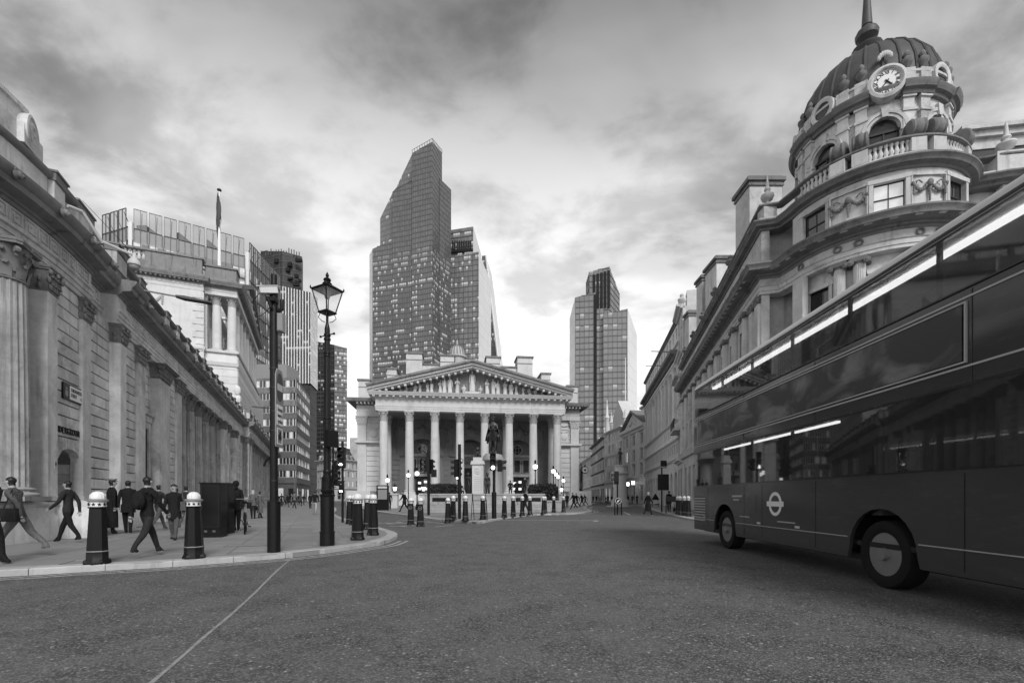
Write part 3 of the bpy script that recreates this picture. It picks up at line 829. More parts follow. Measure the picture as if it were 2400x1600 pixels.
arm_lamp(6.0, -.2, 9.55, 2.1, 'flat dark lamp head on an arm near the bank garland wall')
arm_lamp(31.5, -.1, 9.6, 2.4, 'small far lamp arm over the end of the bank cornice')

# ================================================================== bank main block behind the screen wall
UC, _d = Vector((-41.0, 70.0, 0)), Vector((-.39, .92, 0))
ub = thing('bank_main_block', UC, BANG, 'pale stone bank block with quoined corner and columned loggia rising behind the screen wall', 'building')
def main_block():
    # local x runs along the front, +y goes back; the side towards the camera is x = 0
    zc, zl = 31.0, 22.9                   # underside of entablature, loggia floor
    B().box(0.05, 40, .05, 30, 0, zl).obj('lower_storeys', 'portland_pale', ub)
    B().box(-.8, 4, 4.2, 30, zl - 2, zc).obj('side_wall', 'portland_pale', ub)
    B().box(4, 30, 4.4, 30, zl, zc + 2).obj('rear_wall', 'portland_pale', ub)
    for i in range(14):                   # rusticated courses of the lower side
        if i < 4: continue
        B().cbox(.0, .2, .0, 4.0, 8 + i * 1.02, 8 + i * 1.02 + .97, .02).obj('course', 'portland_pale', ub)
        B().cbox(.2, 30, -.12, .04, 8 + i * 1.02, 8 + i * 1.02 + .97, .02).obj('course', 'portland_pale', ub)
    for i in range(14):                   # quoins
        w = 1.25 if i % 2 else .85
        B().box(-.92, -.7, 4.05, 4.2 + w, 17.6 + i * .95, 17.6 + i * .95 + .86).obj('quoin', 'portland_pale', ub)
    path = [(-.8, 30), (-.8, 4.15), (0, 4.15), (0, 0), (30.5, 0)]
    for nm, prof, m in (('architrave', [(-.7, zc), (.05, zc), (.05, zc + .5), (.12, zc + .55), (-.7, zc + .55)], 'portland_pale'), ('frieze', [(-.7, zc + .55), (.0, zc + .55), (.0, zc + 1.0), (-.7, zc + 1.0)], 'portland_pale'),
                        ('cornice', [(-.7, zc + 1.0), (.1, zc + 1.0), (.2, zc + 1.25), (.7, zc + 1.3), (.75, zc + 1.55), (.9, zc + 1.75), (.9, zc + 1.85), (-.7, zc + 1.85)], 'portland_dark'),
                        ('blocking_course', [(-.7, zc + 1.85), (.1, zc + 1.85), (.1, zc + 2.4), (-.7, zc + 2.4)], 'portland_dark'),
                        ('loggia_string', [(-.7, zl - .3), (.25, zl - .3), (.3, zl), (-.7, zl)], 'portland_pale'), ('string_course', [(-.7, zl - 2.2), (.15, zl - 2.2), (.3, zl - 1.8), (-.7, zl - 1.8)], 'portland_pale')):
        B().sweep(prof, path).obj(nm, m, ub)
    for i in range(46):                   # modillions under the side cornice
        y = 4.6 + i * .55
        if y > 24: break
        B().box(-1.4, -.78, y, y + .22, zc + 1.08, zc + 1.28).obj('modillion', 'portland_dark', ub)
    for i in range(52):
        B().box(.2 + i * .58, .42 + i * .58, -.6, -.08, zc + 1.08, zc + 1.28).obj('modillion', 'portland_dark', ub)
    # parapet with balustrade bays on the side, solid attic over the loggia
    B().box(-.85, -.2, 4.3, 11.0, zc + 2.4, zc + 4.4).obj('parapet_wall', 'portland_dark', ub)
    B().sweep([(.05, zc + 4.4), (.22, zc + 4.5), (.22, zc + 4.75), (-.6, zc + 4.75), (-.6, zc + 4.4)], [(-.8, 30), (-.8, 4.3), (1.2, 4.3)]).obj('parapet_rail', 'portland_dark', ub)
    B().box(-.85, -.2, 11.0, 30, zc + 2.4, zc + 3.2).obj('parapet_wall', 'portland_dark', ub)
    bm = baluster_mesh(1.2, .22, 8)
    for y0 in (11.2, 16.5):
        for k in range(8): mobj('baluster', bm, 'portland_pale', ub, (-.5, y0 + k * .52, zc + 3.2))
    for y0 in (15.6, 21):
        B().box(-.85, -.2, y0, y0 + .8, zc + 3.2, zc + 4.4).obj('parapet_pier', 'portland_dark', ub)
    B().box(.1, 2.4, .1, 4.0, zc + 2.4, zc + 4.1).obj('attic_block', 'portland_dark', ub)
    B().box(-.1, 2.6, -.1, 4.2, zc + 4.1, zc + 4.35).obj('attic_cap', 'portland_dark', ub)
    # pediment along the front
    B().vpoly([(1.5, zc + 1.86), (29.5, zc + 1.86), (15.5, zc + 7.5)], .1, 3.5).obj('pediment', 'portland_pale', ub)
    for a, b_ in (((1.0, zc + 1.87), (15.5, zc + 7.7)), ((15.5, zc + 7.7), (30, zc + 1.87))):
        B().vpoly([a, b_, (b_[0], b_[1] + .7), (a[0], a[1] + .7)], -.7, 3.6).obj('raking_cornice', 'portland_dark', ub)
    for k in range(9):
        b = B(); x = 6 + 2.2 * k; hh = 1.0 + 2.6 * (1 - abs(x - 15.5) / 12); b.blob((x, -.15, zc + 2.1 + hh * .45), (.55, .3, hh * .5), 8, 6); b.blob((x, -.25, zc + 2.1 + hh), (.28, .28, .32), 7, 5)
        b.obj('relief_figure', 'portland', ub)
    # loggia columns
    col = column(ub, (1.0, .8, 0), .62, zl, zc, 1.25, 'portland_pale', 'portland', 0, .5)
    inst(col, ub, (1.0, 2.75, zl))
    for k in range(7): inst(col, ub, (4.6 + 3.9 * k, .8, zl))
    for x, y in ((1.0, 3.9), (29.3, 3.9)):
        p = B().box(x - .5, x + .5, y, y + .3, zl, zc - 1.2).obj('pilaster', 'portland_pale', ub); pilaster_cap(1.0, .3, 1.2).obj('capital', 'portland', p, (x, y, zc - 1.2))
    for y0 in (1.25,):
        for k in range(4): mobj('baluster', bm, 'portland_pale', ub, (.5, 1.4 + 0 * k + .42 * k, zl - 1.5))
    # windows in the loggia's back wall, seen between the columns
    for k in range(6):
        x = 5.3 + 3.9 * k
        for z0, hh in ((zl + .5, 3.2), (zl + 5.0, 1.9)):
            w = B().frame(x, x + 1.7, z0, z0 + hh, .22, 4.18, 4.4).obj('window', 'portland_pale', ub)
            B().box(x + .22, x + 1.48, 4.3, 4.39, z0 + .22, z0 + hh - .22).obj('pane', 'window_glass', w)
    # garland on the side wall
    b = B(); x = -.86
    for k in range(15):
        t = k / 14; y = 9.0 + 2.6 * t; b.blob((x, y, 29.6 - 1.1 * sin(pi * t)), (.14, .18, .2 + .08 * sin(pi * t)), 6, 5)
    for y in (9.0, 11.6):
        for k in range(4): b.blob((x, y, 29.5 - .35 * k), (.12, .2 - .03 * k, .2), 6, 5)
    b.obj('garland', 'portland', ub)
    # carved figures on the corner below the loggia
    b = B()
    for k in range(5):
        z = 12 + k * 1.3; b.blob((-.05 + .1 * (k % 2), -.3 + .05 * k, z), (.5, .45, .8), 8, 6)
    b.obj('corner_carving', 'portland_pale', ub)
main_block()
fp = thing('flagpole', (ap(514, 640, 80).x, 80, 0), 0, 'white flagpole with a dark furled flag on the bank roof', 'flagpole')
zb = ap(514, 634, 80).z; zt = ap(514, 448, 80).z
B().box(-.6, .6, -.6, .6, zb - 3.5, zb).obj('pole_foot', 'portland_dark', fp)
B().tube([(0, 0, zb), (0, 0, zb + (zt - zb) * .5), (0, 0, zt)], [.27, .22, .13], 10).obj('pole', 'white_paint', fp)
B().lathe([(.0, .5), (.1, .4), (.32, .3), (.36, .1), (.2, 0), (.1, -.15)], 10, 0, 0, zt).obj('finial', 'iron_dull', fp)
fl = B(); vs = []
for i in range(13):
    z = zb + (zt - zb) * (.38 + .6 * i / 12); w = .27 * sin(pi * min(1, i / 12 * .95 + .02)) ** .7 + .12
    for k in range(8):
        a = 2 * pi * k / 8; vs.append((-.12 + w * cos(a) * (1 + .25 * sin(3 * a + i)), w * .7 * sin(a), z))
fl.add(vs, [(i * 8 + k, i * 8 + (k + 1) % 8, (i + 1) * 8 + (k + 1) % 8, (i + 1) * 8 + k) for i in range(12) for k in range(8)])
fl.obj('flag', 'slate', fp)
# ================================================================== towers and offices behind
facade_glass('glass22', .12, 1.5, 4.05, .38, .36, .30, .10, 0, .10, .10, .35, .9, 190)
facade_glass('glass22top', .15, 1.5, 4.05, .03, .3, .30, .16, 0, .11, .10, .3)
facade_glass('glass8', .18, 2.0, 4.3, .22, .32, .22, .10, 0, .15, .10, .35)
facade_glass('glass_pale', .72, 3.0, 8.6, .0, 0, .03, .3, 0, .5, .03, .08, .4)
facade_glass('glass_dark', .05, 1.6, 4.0, .14, .4, .25, .08, 0, .02, .12, .6)
facade_glass('glass_right', .19, 3.2, 4.2, .01, .2, .24, .12, 0, .11, .07, .2)
facade_glass('glass_stripe', .035, 1.9, 3.6, .14, .35, .35, .1, 0, .03, .1, .6)
facade_glass('glass_grid', .15, 1.8, 3.9, .42, .45, .28, .1, 0, .13, .14, .6)
facade_glass('glass_lead', .10, 1.7, 4.4, .25, .35, .2, .06, 0, .08, .04, .4)
facade_glass('cladding_dark', .035, 3.0, 5.0, .0, 0, .06, .5, 0, .02, .04, .25, .3)
facade_glass('office_lit', .25, 1.55, 3.4, .5, .35, .0, .1, 0, .1, .1, .5)
plain('fin_white', .75, .5, .4, 0, .1, .2)
plain('fin_dark', .08, .5, .4, 0, .2, .2)
plain('band_stone', .30, .7, .3, 0, .15, .5)
def screen():
    q = NT('screen_glass'); q.fin(.30, .12, .6)
    tr = q.n('ShaderNodeBsdfTransparent'); mx = q.n('ShaderNodeMixShader', {0: .5})
    q.L.new(tr.outputs[0], mx.inputs[1]); q.L.new(q.b.outputs[0], mx.inputs[2])
    q.L.new(mx.outputs[0], q.N['Material Output'].inputs[0])
screen()
def curtain(parent, p0, p1, poly, fh, mat, ledge=.25, ledge_mat=None, lh=.2, fins=0, fin_mat='fin_dark', fin_d=.3, fin_w=.25, name='floor_band', bands=None, slot=0, lslot=1):
    "one glazed wall from p0 to p1 (outside on the right of travel); poly is its outline in (metres along, height); one part per storey"
    base = parent.location
    p0, p1 = Vector(p0[:2]), Vector(p1[:2]); t = (p1 - p0).normalized(); nn = Vector((t.y, -t.x)); L = (p1 - p0).length
    P = lambda u, z, o=0: (p0.x + t.x * u + nn.x * o - base.x, p0.y + t.y * u + nn.y * o - base.y, z - base.z)
    zmin, zmax = min(z for _, z in poly), max(z for _, z in poly)
    k = int(zmin // fh)
    while k * fh < zmax - .05:
        a, b_ = max(k * fh, zmin), (k + 1) * fh
        pg = clip_half(clip_half(poly, lambda q: q[1] - a), lambda q: b_ - q[1])
        k += 1
        if len(pg) < 3: continue
        m = B() if bands is None else bands.setdefault(k - 1, B())
        m.mi = slot
        m.add([P(u, z) for u, z in pg], [tuple(range(len(pg)))], [(u, z) for u, z in pg])
        if ledge and b_ - a > fh * .5:
            us = [q[0] for q in clip_half(pg, lambda q: (a + lh * 1.01) - q[1])]
            if us:
                u0, u1 = min(us), max(us)
                if u1 - u0 > .2:
                    m.mi = lslot
                    m.add([P(u0, a, .0), P(u1, a, .0), P(u1, a, ledge), P(u0, a, ledge), P(u0, a + lh, .0), P(u1, a + lh, .0), P(u1, a + lh, ledge), P(u0, a + lh, ledge)],
                          [(0, 1, 2, 3), (4, 5, 6, 7), (3, 2, 6, 7), (0, 3, 7, 4), (1, 2, 6, 5)], [(0, 0)] * 20)
        if bands is None: m.obj(name, [mat, ledge_mat or 'fin_dark'], parent)
    if fins:
        f = B(); n = int(L / fins)
        for i in range(n + 1):
            u = min(L, i * fins)
            seg = clip_half(clip_half(poly, lambda q: q[0] - (u - .01)), lambda q: (u + .01) - q[0])
            if len(seg) < 3: continue
            z0, z1 = min(z for _, z in seg), max(z for _, z in seg)
            if z1 - z0 < 1: continue
            w = fin_w / 2
            f.add([P(u - w, z0, .0), P(u + w, z0, .0), P(u + w, z0, fin_d), P(u - w, z0, fin_d), P(u - w, z1, .0), P(u + w, z1, .0), P(u + w, z1, fin_d), P(u - w, z1, fin_d)],
                  [(0, 3, 7, 4), (3, 2, 6, 7), (2, 1, 5, 6), (4, 7, 6, 5)])
        o = f.obj('mullions', fin_mat, parent); o['kind'] = 'stuff'
def volume(parent, pts, fh, mats, z0=0, joined=False, **kw):
    "prism of glazed walls; pts = (px, Y, top py) going round with the outside on the right; mats one name or one per side"
    base = parent.location
    W = []
    for px, Y, py in pts:
        p = ap(px, py, Y); W.append(p)
    n = len(W)
    if sum(W[i].x * W[(i + 1) % n].y - W[(i + 1) % n].x * W[i].y for i in range(n)) < 0: raise ValueError('order')
    front, rear = {}, {}; ml = [mats] if isinstance(mats, str) else list(dict.fromkeys(mats))
    for i in range(n):
        a, b_ = W[i], W[(i + 1) % n]; L = (Vector((b_.x, b_.y)) - Vector((a.x, a.y))).length
        m = mats if isinstance(mats, str) else mats[i % len(mats)]
        k = dict(kw)
        if i >= len(pts) - 2 and len(pts) > 3: k.update(ledge=0, fins=0)
        if m == 'glass_pale': k.update(ledge=0, fins=0)
        back = joined or (i >= len(pts) - 2 and len(pts) > 3)
        curtain(parent, a, b_, [(0, z0), (L, z0), (L, b_.z), (0, a.z)], fh, m, bands=rear if back else front, slot=ml.index(m), lslot=len(ml), **k)
    for k in sorted(front): front[k].obj('floor_band', ml + ['fin_dark'], parent)
    al = B()
    for q in rear.values():
        o = len(al.v); al.v += q.v; al.f += [tuple(i + o for i in f) for f in q.f]; al.m += q.m; al.uv += q.uv
    if al.v: al.obj('rear_facade' if not joined else 'upper_facade', ml + ['fin_dark'], parent)['kind'] = 'stuff'
    rf = B().add([(p.x - base.x, p.y - base.y, p.z - base.z - .05) for p in W], [tuple(range(n))]).obj('roof', 'slate', parent)
    return W
def tower(name, px, Y, label):
    p = ap(px, HOR, Y); return thing(name, (p.x, Y, 0), 0, label, 'tower')

t = tower('glass_tower', 960, 370, 'tallest grey glass tower with stepped slanted tops and rows of lit floors')
K = dict(ledge=.1, lh=.5, fins=1.5, fin_d=.12, fin_w=.16)
volume(t, [(966, 366, 359), (1013, 360, 332), (1036, 380, 359), (990, 396, 385)], 4.05, ['glass22', 'glass22', 'glass22', 'glass22'], **K)
volume(t, [(920, 372, 450), (966, 367.2, 426), (989, 397, 405), (938, 402, 430)], 4.05, 'glass22', **K)
volume(t, [(931, 385, 435), (966.5, 379, 360), (986, 399, 385), (948, 404, 420)], 4.05, 'glass22top', joined=True, ledge=0)
volume(t, [(866, 396, 597), (873.5, 378, 583), (919.5, 373, 563), (932, 404, 560)], 4.05, ['glass_pale', 'glass22', 'glass22', 'glass22'], **K)
volume(t, [(891, 386, 512), (919.7, 380, 453), (940, 404, 470), (908, 406, 505)], 4.05, 'glass22top', joined=True, ledge=0)
volume(t, [(1030, 374, 419), (1057, 388, 446), (1050, 412, 452), (1012, 402, 430)], 4.05, 'glass22', **K)
w = [ap(966, 359, 366), ap(1013, 332, 360), ap(1036, 359, 380)]
rb = B()
for a, b_ in zip(w, w[1:]):
    for i in range(9):
        q = a.lerp(b_, i / 8) - t.location; rb.tube([q, q + Vector((0, 0, 2.4))], .18, 4)
    rb.tube([a - t.location + Vector((0, 0, 2.4)), b_ - t.location + Vector((0, 0, 2.4))], .2, 4)
rb.obj('roof_rail', 'fin_dark', t)

t = tower('office_tower', 1090, 392, 'stepped office tower with a louvred crown and a pale glass side, beside the tallest tower')
volume(t, [(1055, 394, 600), (1122, 388, 590), (1151, 424, 663), (1080, 430, 640)], 4.3, ['glass8', 'glass_pale', 'glass8', 'glass8'], ledge=.15, lh=.5, fins=4, fin_w=.25)
W = volume(t, [(1057, 396, 539), (1109, 391, 531), (1128, 424, 597), (1075, 430, 600)], 4.3, ['glass8', 'glass_pale', 'glass8', 'glass8'], ledge=.3, lh=.7)
for i in range(9):
    a = ap(1061 + i * 5.3, 565, 395.3 - .5 * i) - t.location; b_ = ap(1061 + i * 5.3, 590, 395.3 - .5 * i) - t.location
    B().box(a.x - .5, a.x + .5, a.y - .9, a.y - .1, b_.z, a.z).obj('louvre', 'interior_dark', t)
a = ap(1057, 592, 394.9) - t.location; b_ = ap(1109, 590, 390) - t.location
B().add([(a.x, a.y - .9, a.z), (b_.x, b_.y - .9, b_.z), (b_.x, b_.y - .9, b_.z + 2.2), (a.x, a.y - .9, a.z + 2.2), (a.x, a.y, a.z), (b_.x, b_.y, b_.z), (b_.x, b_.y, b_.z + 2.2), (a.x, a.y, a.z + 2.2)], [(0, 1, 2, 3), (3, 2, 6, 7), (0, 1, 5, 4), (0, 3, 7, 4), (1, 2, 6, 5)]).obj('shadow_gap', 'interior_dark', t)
t = tower('wedge_tower', 1160, 450, 'dark wedge shaped glass tower leaning back beside the stepped office tower')
a, b_ = ap(1100, HOR, 452), ap(1205, HOR, 446)
L = (b_ - a).length; zt = ap(1135, 599, 450).z
u0, u1 = L * (1130 - 1100) / 105, L * (1139 - 1100) / 105
curtain(t, a, b_, [(0, 0), (L, 0), (u1, zt), (u0, zt)], 4.4, 'glass_lead', ledge=.2, lh=.5, fins=5, fin_w=.4)
q = [a - t.location, b_ - t.location]
tn = (b_ - a).normalized(); A0 = a + tn * u1 - t.location
pale = B().add([(q[1].x, q[1].y, 0), (q[1].x + 6, q[1].y + 40, 0), (A0.x + 4, A0.y + 40, zt), (A0.x, A0.y, zt)], [(0, 1, 2, 3)], [(0, 0), (30, 0), (30, zt), (0, zt)]); pale.obj('leaning_face', 'glass_pale', t)
B().tube([(q[1].x, q[1].y - .3, 0), (A0.x, A0.y - .3, zt)], .9, 4).obj('edge_frame', 'fin_white', t)

t = tower('glass_tower', 1410, 330, 'grey gridded glass tower with a slotted crown above the right hand street')
K = dict(ledge=.22, lh=.35, fins=3.2, fin_d=.2, fin_w=.22)
volume(t, [(1335, 352, 747), (1348, 330, 697), (1395.5, 328, 685), (1398, 356, 700)], 4.2, ['glass_pale', 'glass_right', 'glass_right', 'glass_right'], **K)
volume(t, [(1395, 330.5, 727), (1414.5, 329.5, 723), (1416, 350, 730), (1398, 352, 730)], 4.2, 'glass_right', **K)
volume(t, [(1414, 327, 737), (1471, 325, 723), (1493, 352, 784), (1420, 356, 760)], 4.2, ['glass_right', 'glass_pale', 'glass_right', 'glass_right'], **K)
volume(t, [(1374, 350, 660), (1381, 336, 637), (1428, 333, 625), (1452, 356, 689), (1385, 362, 690)], 4.2, ['glass_right', 'glass_right', 'glass_right', 'glass_right'], **K)
for i in range(5):
    px = 1392 + i * 8.6; Y = 335.6 - i * .55
    a, b_ = ap(px, 645 - i * 2.5, Y) - t.location, ap(px, 722, Y) - t.location
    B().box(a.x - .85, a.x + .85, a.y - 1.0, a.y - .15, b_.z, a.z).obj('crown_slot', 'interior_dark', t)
a, b_ = ap(1395.8, 690, 327) - t.location, ap(1395.8, 1040, 327) - t.location
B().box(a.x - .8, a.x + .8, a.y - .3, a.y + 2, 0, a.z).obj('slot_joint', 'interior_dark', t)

t = tower('striped_tower', 690, 300, 'dark office tower with white vertical stripes behind the camera pole')
W = [ap(650, 668, 300), ap(728, 685, 298), ap(744.5, 699, 318), ap(660, 680, 322)]
zb = ap(690, 900, 300).z
volume(t, [(650, 300, 668), (728, 298, 685), (744.5, 318, 699), (664, 322, 690)], 3.6, 'glass_stripe', zb, ledge=.0, fins=1.9, fin_mat='fin_white', fin_d=.2, fin_w=.5)
volume(t, [(648, 301, 878), (727, 299, 903), (742, 318, 905), (662, 322, 890)], 5.0, 'cladding_dark', 0, ledge=.0)
t = tower('dark_tower', 665, 345, 'dark clad tower top rising behind the striped tower')
volume(t, [(612, 352, 588), (663, 345, 589), (707, 352, 601), (709, 375, 612), (630, 380, 606)], 5.0, 'cladding_dark', 0, ledge=.3, lh=.5, fins=6, fin_d=.3)
for x, y, w_, h_ in ((672, 612, 9, 9), (690, 604, 14, 6), (672, 648, 11, 4), (688, 640, 8, 8), (684, 660, 14, 7), (697, 652, 5, 6), (640, 604, 9, 9), (668, 625, 8, 8)):
    a = ap(x, y, 344 if x < 700 else 350) - t.location; s = 344 / FPX
    B().box(a.x, a.x + w_ * s, a.y + 1.0, a.y + 3, a.z - h_ * s, a.z).obj('louvre', 'interior_dark', t)
b = B()
for i in range(14):
    a = ap(622 + i * 6, 588 + .8 * abs(i - 6), 348) - t.location; b.box(a.x, a.x + .5, a.y, a.y + .5, a.z - 2, a.z + random.uniform(.5, 3))
b.obj('roof_plant', 'fin_dark', t)
t = tower('lit_tower', 780, 410, 'gridded glass tower with many lit windows behind the old street lamp')
volume(t, [(742, 412, 800), (784, 410, 808), (812.5, 414, 816), (812, 440, 820), (748, 440, 812)], 3.9, ['glass_stripe', 'glass_grid', 'glass_grid', 'glass_grid', 'glass_grid'], ledge=.3, lh=.6, fins=3.6, fin_d=.25, fin_w=.3)

# glazed office with screen panels above the bank
t = thing('glass_office', (-80, 112, 0), 0, 'glass office block with tall framed roof screens behind the bank', 'building')
def glass_office():
    base = t.location
    runs = [((240, 505), (298, 488), 112.8, 109.8, 3), ((311, 489), (574, 560), 110.2, 123.1, 8), ((583, 566), (656, 647), 124, 143, 8)]
    for (ax, ay), (bx, by), Ya, Yb, n in runs:
        a, b_ = ap(ax, ay, Ya), ap(bx, by, Yb); zt = (a.z + b_.z) / 2
        d = (b_ - a); d.z = 0; L = d.length; d.normalize(); nn = Vector((d.y, -d.x, 0))
        zs, zd = zt - 4.6, zt - 7.4
        X = lambda u, o, z: tuple(Vector((a.x, a.y, 0)) + d * u + nn * o + Vector((0, 0, z)) - base)
        curtain(t, a, b_, [(0, 0), (L, 0), (L, zd), (0, zd)], 3.9, 'office_lit', ledge=.25, lh=.3, fins=L / n / 2, fin_w=.12, fin_d=.25)
        band = B().add([X(0, 0, zd), X(L, 0, zd), X(L, 0, zs), X(0, 0, zs), X(0, -6, zd), X(L, -6, zd), X(L, -6, zs), X(0, -6, zs)], [(0, 1, 2, 3), (3, 2, 6, 7), (0, 3, 7, 4), (1, 5, 6, 2), (4, 5, 6, 7)]).obj('plant_band', 'band_stone', t)
        for i in range(n):
            u0, u1 = L * i / n + .18, L * (i + 1) / n - .18
            um = (u0 + u1) / 2
            fr = B(); w = .07
            for ua, ub, za, zb in ((u0, u1, zt - w, zt), (u0, u1, zs, zs + w), (u0, u0 + w, zs + w, zt - w), (u1 - w, u1, zs + w, zt - w), (um - w / 2, um + w / 2, zs + w, zt - w), (u0, u0 + w, zd, zs), (u1 - w, u1, zd, zs), (um - w / 2, um + w / 2, zd, zs)):
                fr.add([X(ua, .02, za), X(ub, .02, za), X(ub, .22, za), X(ua, .22, za), X(ua, .02, zb), X(ub, .02, zb), X(ub, .22, zb), X(ua, .22, zb)], [(0, 1, 2, 3), (7, 6, 5, 4), (3, 2, 6, 7), (0, 3, 7, 4), (1, 5, 6, 2), (0, 4, 5, 1)])
            f = fr.obj('screen_panel', 'fin_dark', t)
            for ua, ub in ((u0 + w, um - w / 2), (um + w / 2, u1 - w)):
                B().add([X(ua, .1, zs + w), X(ub, .1, zs + w), X(ub, .1, zt - w), X(ua, .1, zt - w)], [(0, 1, 2, 3)]).obj('pane', 'screen_glass', f)
            B().tube([X(um, -2.2, zs), X(um + .3, .0, zt - .6)], .09, 5).obj('stay', 'fin_dark', f)
    for px, Y, z in ((304.5, 110, 0), (578.5, 123.6, 0)):
        p = ap(px, 520 if px < 400 else 590, Y); B().box(p.x - base.x - .45, p.x - base.x + .45, .0 + p.y - base.y, p.y - base.y + .8, 0, p.z).obj('corner_post', 'fin_white', t)
        B().box(p.x - base.x - .9, p.x - base.x - .5, p.y - base.y, p.y - base.y + .8, 0, p.z - 1).obj('corner_joint', 'interior_dark', t)
    for px0, px1, py in ((320, 395, 528), (420, 462, 545), (488, 528, 562)):
        a, b_ = ap(px0, py, 122), ap(px1, py, 130); B().box(a.x - base.x, b_.x - base.x, a.y - base.y, b_.y - base.y, a.z - 6, a.z).obj('roof_plant', 'slate', t)
    B().poly([(ap(240, 0, 114).x - base.x, 2), (ap(300, 0, 112).x - base.x, 0), (ap(570, 0, 125).x - base.x, 13), (ap(655, 0, 143).x - base.x, 30), (-40, 45)], 30, 55).obj('core', 'interior_dark', t)
glass_office()

# ------------------------------------------------ stone and brick fronts with real openings
def facade(parent, L, z0, floors, nb, mat, x0=0.0, wmat='window_glass', thick=.4, margin=None, sur=True, hood=(), glaze=(2, 2), lit=.0, inset=.22, keep=None, cut_name='storey_wall'):
    """front at y=0 facing -y, from x0 to x0+L; floors = (storey height, sill height, window height, window width).
    Every storey is a wall part with open windows; every window a part with its pane."""
    z = z0
    for fi, (h, sl, wh, ww) in enumerate(floors):
        m = margin if margin is not None else 0
        pitch = (L - 2 * m) / nb
        b = B()
        b.box(x0, x0 + L, 0, thick, z, z + sl); b.box(x0, x0 + L, 0, thick, z + sl + wh, z + h)
        xs = [x0 + m + pitch * (i + .5) for i in range(nb)]
        e = x0
        for c in xs:
            b.box(e, c - ww / 2, 0, thick, z + sl, z + sl + wh); e = c + ww / 2
        b.box(e, x0 + L, 0, thick, z + sl, z + sl + wh)
        b.obj(cut_name, mat, parent)
        for i, c in enumerate(xs):
            w = B(); fr = .06
            w.frame(c - ww / 2, c + ww / 2, z + sl, z + sl + wh, fr, inset, inset + .08)
            gx, gz = glaze
            for k in range(1, gx): w.box(c - ww / 2 + ww * k / gx - .02, c - ww / 2 + ww * k / gx + .02, inset + .01, inset + .06, z + sl + fr, z + sl + wh - fr)
            for k in range(1, gz): w.box(c - ww / 2 + fr, c + ww / 2 - fr, inset, inset + .07, z + sl + wh * k / gz - .03, z + sl + wh * k / gz + .03)
            wo = w.obj('window', 'iron_dull' if mat in ('concrete_brown',) else 'offwhite', parent)
            B().box(c - ww / 2 + fr, c + ww / 2 - fr, inset + .03, inset + .05, z + sl + fr, z + sl + wh - fr).obj('pane', 'lit_room' if random.random() < lit else wmat, wo)
            if sur:
                s = B(); s.box(c - ww / 2 - .12, c + ww / 2 + .12, -.09, .05, z + sl - .14, z + sl)
                s.box(c - ww / 2 - .13, c - ww / 2, -.05, .05, z + sl, z + sl + wh); s.box(c + ww / 2, c + ww / 2 + .13, -.05, .05, z + sl, z + sl + wh)
                s.box(c - ww / 2 - .13, c + ww / 2 + .13, -.05, .05, z + sl + wh, z + sl + wh + .15)
                if fi in hood: s.box(c - ww / 2 - .28, c + ww / 2 + .28, -.24, .02, z + sl + wh + .15, z + sl + wh + .27)
                s.obj('window_surround', mat, wo)
        z += h
    return z
def string(parent, path, z, h, out, mat, name='string_course'):
    return B().sweep([(-.2, z), (out * .35, z), (out * .5, z + h * .35), (out * .95, z + h * .5), (out, z + h * .85), (out, z + h), (-.2, z + h)], path).obj(name, mat, parent)

# banded office on the left street
def banded_office():
    t = thing('banded_office', (-65.5, 119, 0), 0, 'brown banded office block with ribbon windows and angled corner beyond the bank', 'building')
    base = t.location
    a, b_, c = Vector((-66, 121, 0)), Vector((-55.2, 120, 0)), Vector((-61.6, 143, 0))
    z = 5.0
    for p, q, n in ((a, b_, 12), (b_, c, 16)):
        d = q - p; L = d.length; an = atan2(d.y, d.x)
        X = Matrix.Translation(p - base) @ Matrix.Rotation(an, 4, 'Z')
        m = B(X); m.box(0, L, .15, .5, 0, 5.0); m.obj('ground_storey', 'concrete_brown', t)
        for i in range(n // 3):
            B(X).box(.6 + i * L / (n // 3), (i + .7) * L / (n // 3), .1, .16, .2, 3.7).obj('shop_window', 'dark_glass' if i % 2 else 'lit_room', t)
        for k in range(8):
            z0 = 5.0 + k * 3.3
            if k == 7 and p is b_: pass
            B(X).box(0, L, -.12 if p is a else -.12, .5, z0, z0 + 1.45).obj('spandrel_band', 'concrete_brown' if k < 6 else 'portland_dark', t)
            B(X).box(0, L, .2, .5, z0 + 1.45, z0 + 3.3).obj('storey_core', 'interior_dark', t)
            for i in range(n):
                u0, u1 = L * i / n, L * (i + 1) / n
                w = B(X).frame(u0 + .02, u1 - .02, z0 + 1.45, z0 + 3.3, .1, .02, .14).obj('window', 'offwhite', t)
                B(X).box(u0 + .12, u1 - .12, .10, .13, z0 + 1.55, z0 + 3.2).obj('pane', random.choice(['lit_room', 'window_glass', 'window_glass', 'dark_glass', 'lit_room']), w)
    B().poly([(p.x - base.x, p.y - base.y) for p in (a, b_, c, Vector((-80, 145, 0)), Vector((-82, 123, 0)))], 31.3, 32.0).obj('roof_edge', 'portland_dark', t)
    X = Matrix.Translation(a - base); B(X).box(-6, 6.5, 3, 10, 32, 36.5).obj('roof_storey', 'grey_paint', t)
    B().poly([(p.x - base.x, p.y - base.y) for p in (a + Vector((.3, 1, 0)), b_ + Vector((-1, 1.5, 0)), c + Vector((-1, -.3, 0)), Vector((-80, 145, 0)), Vector((-82, 123, 0)))], .1, 31.2).obj('core', 'interior_dark', t)
banded_office()
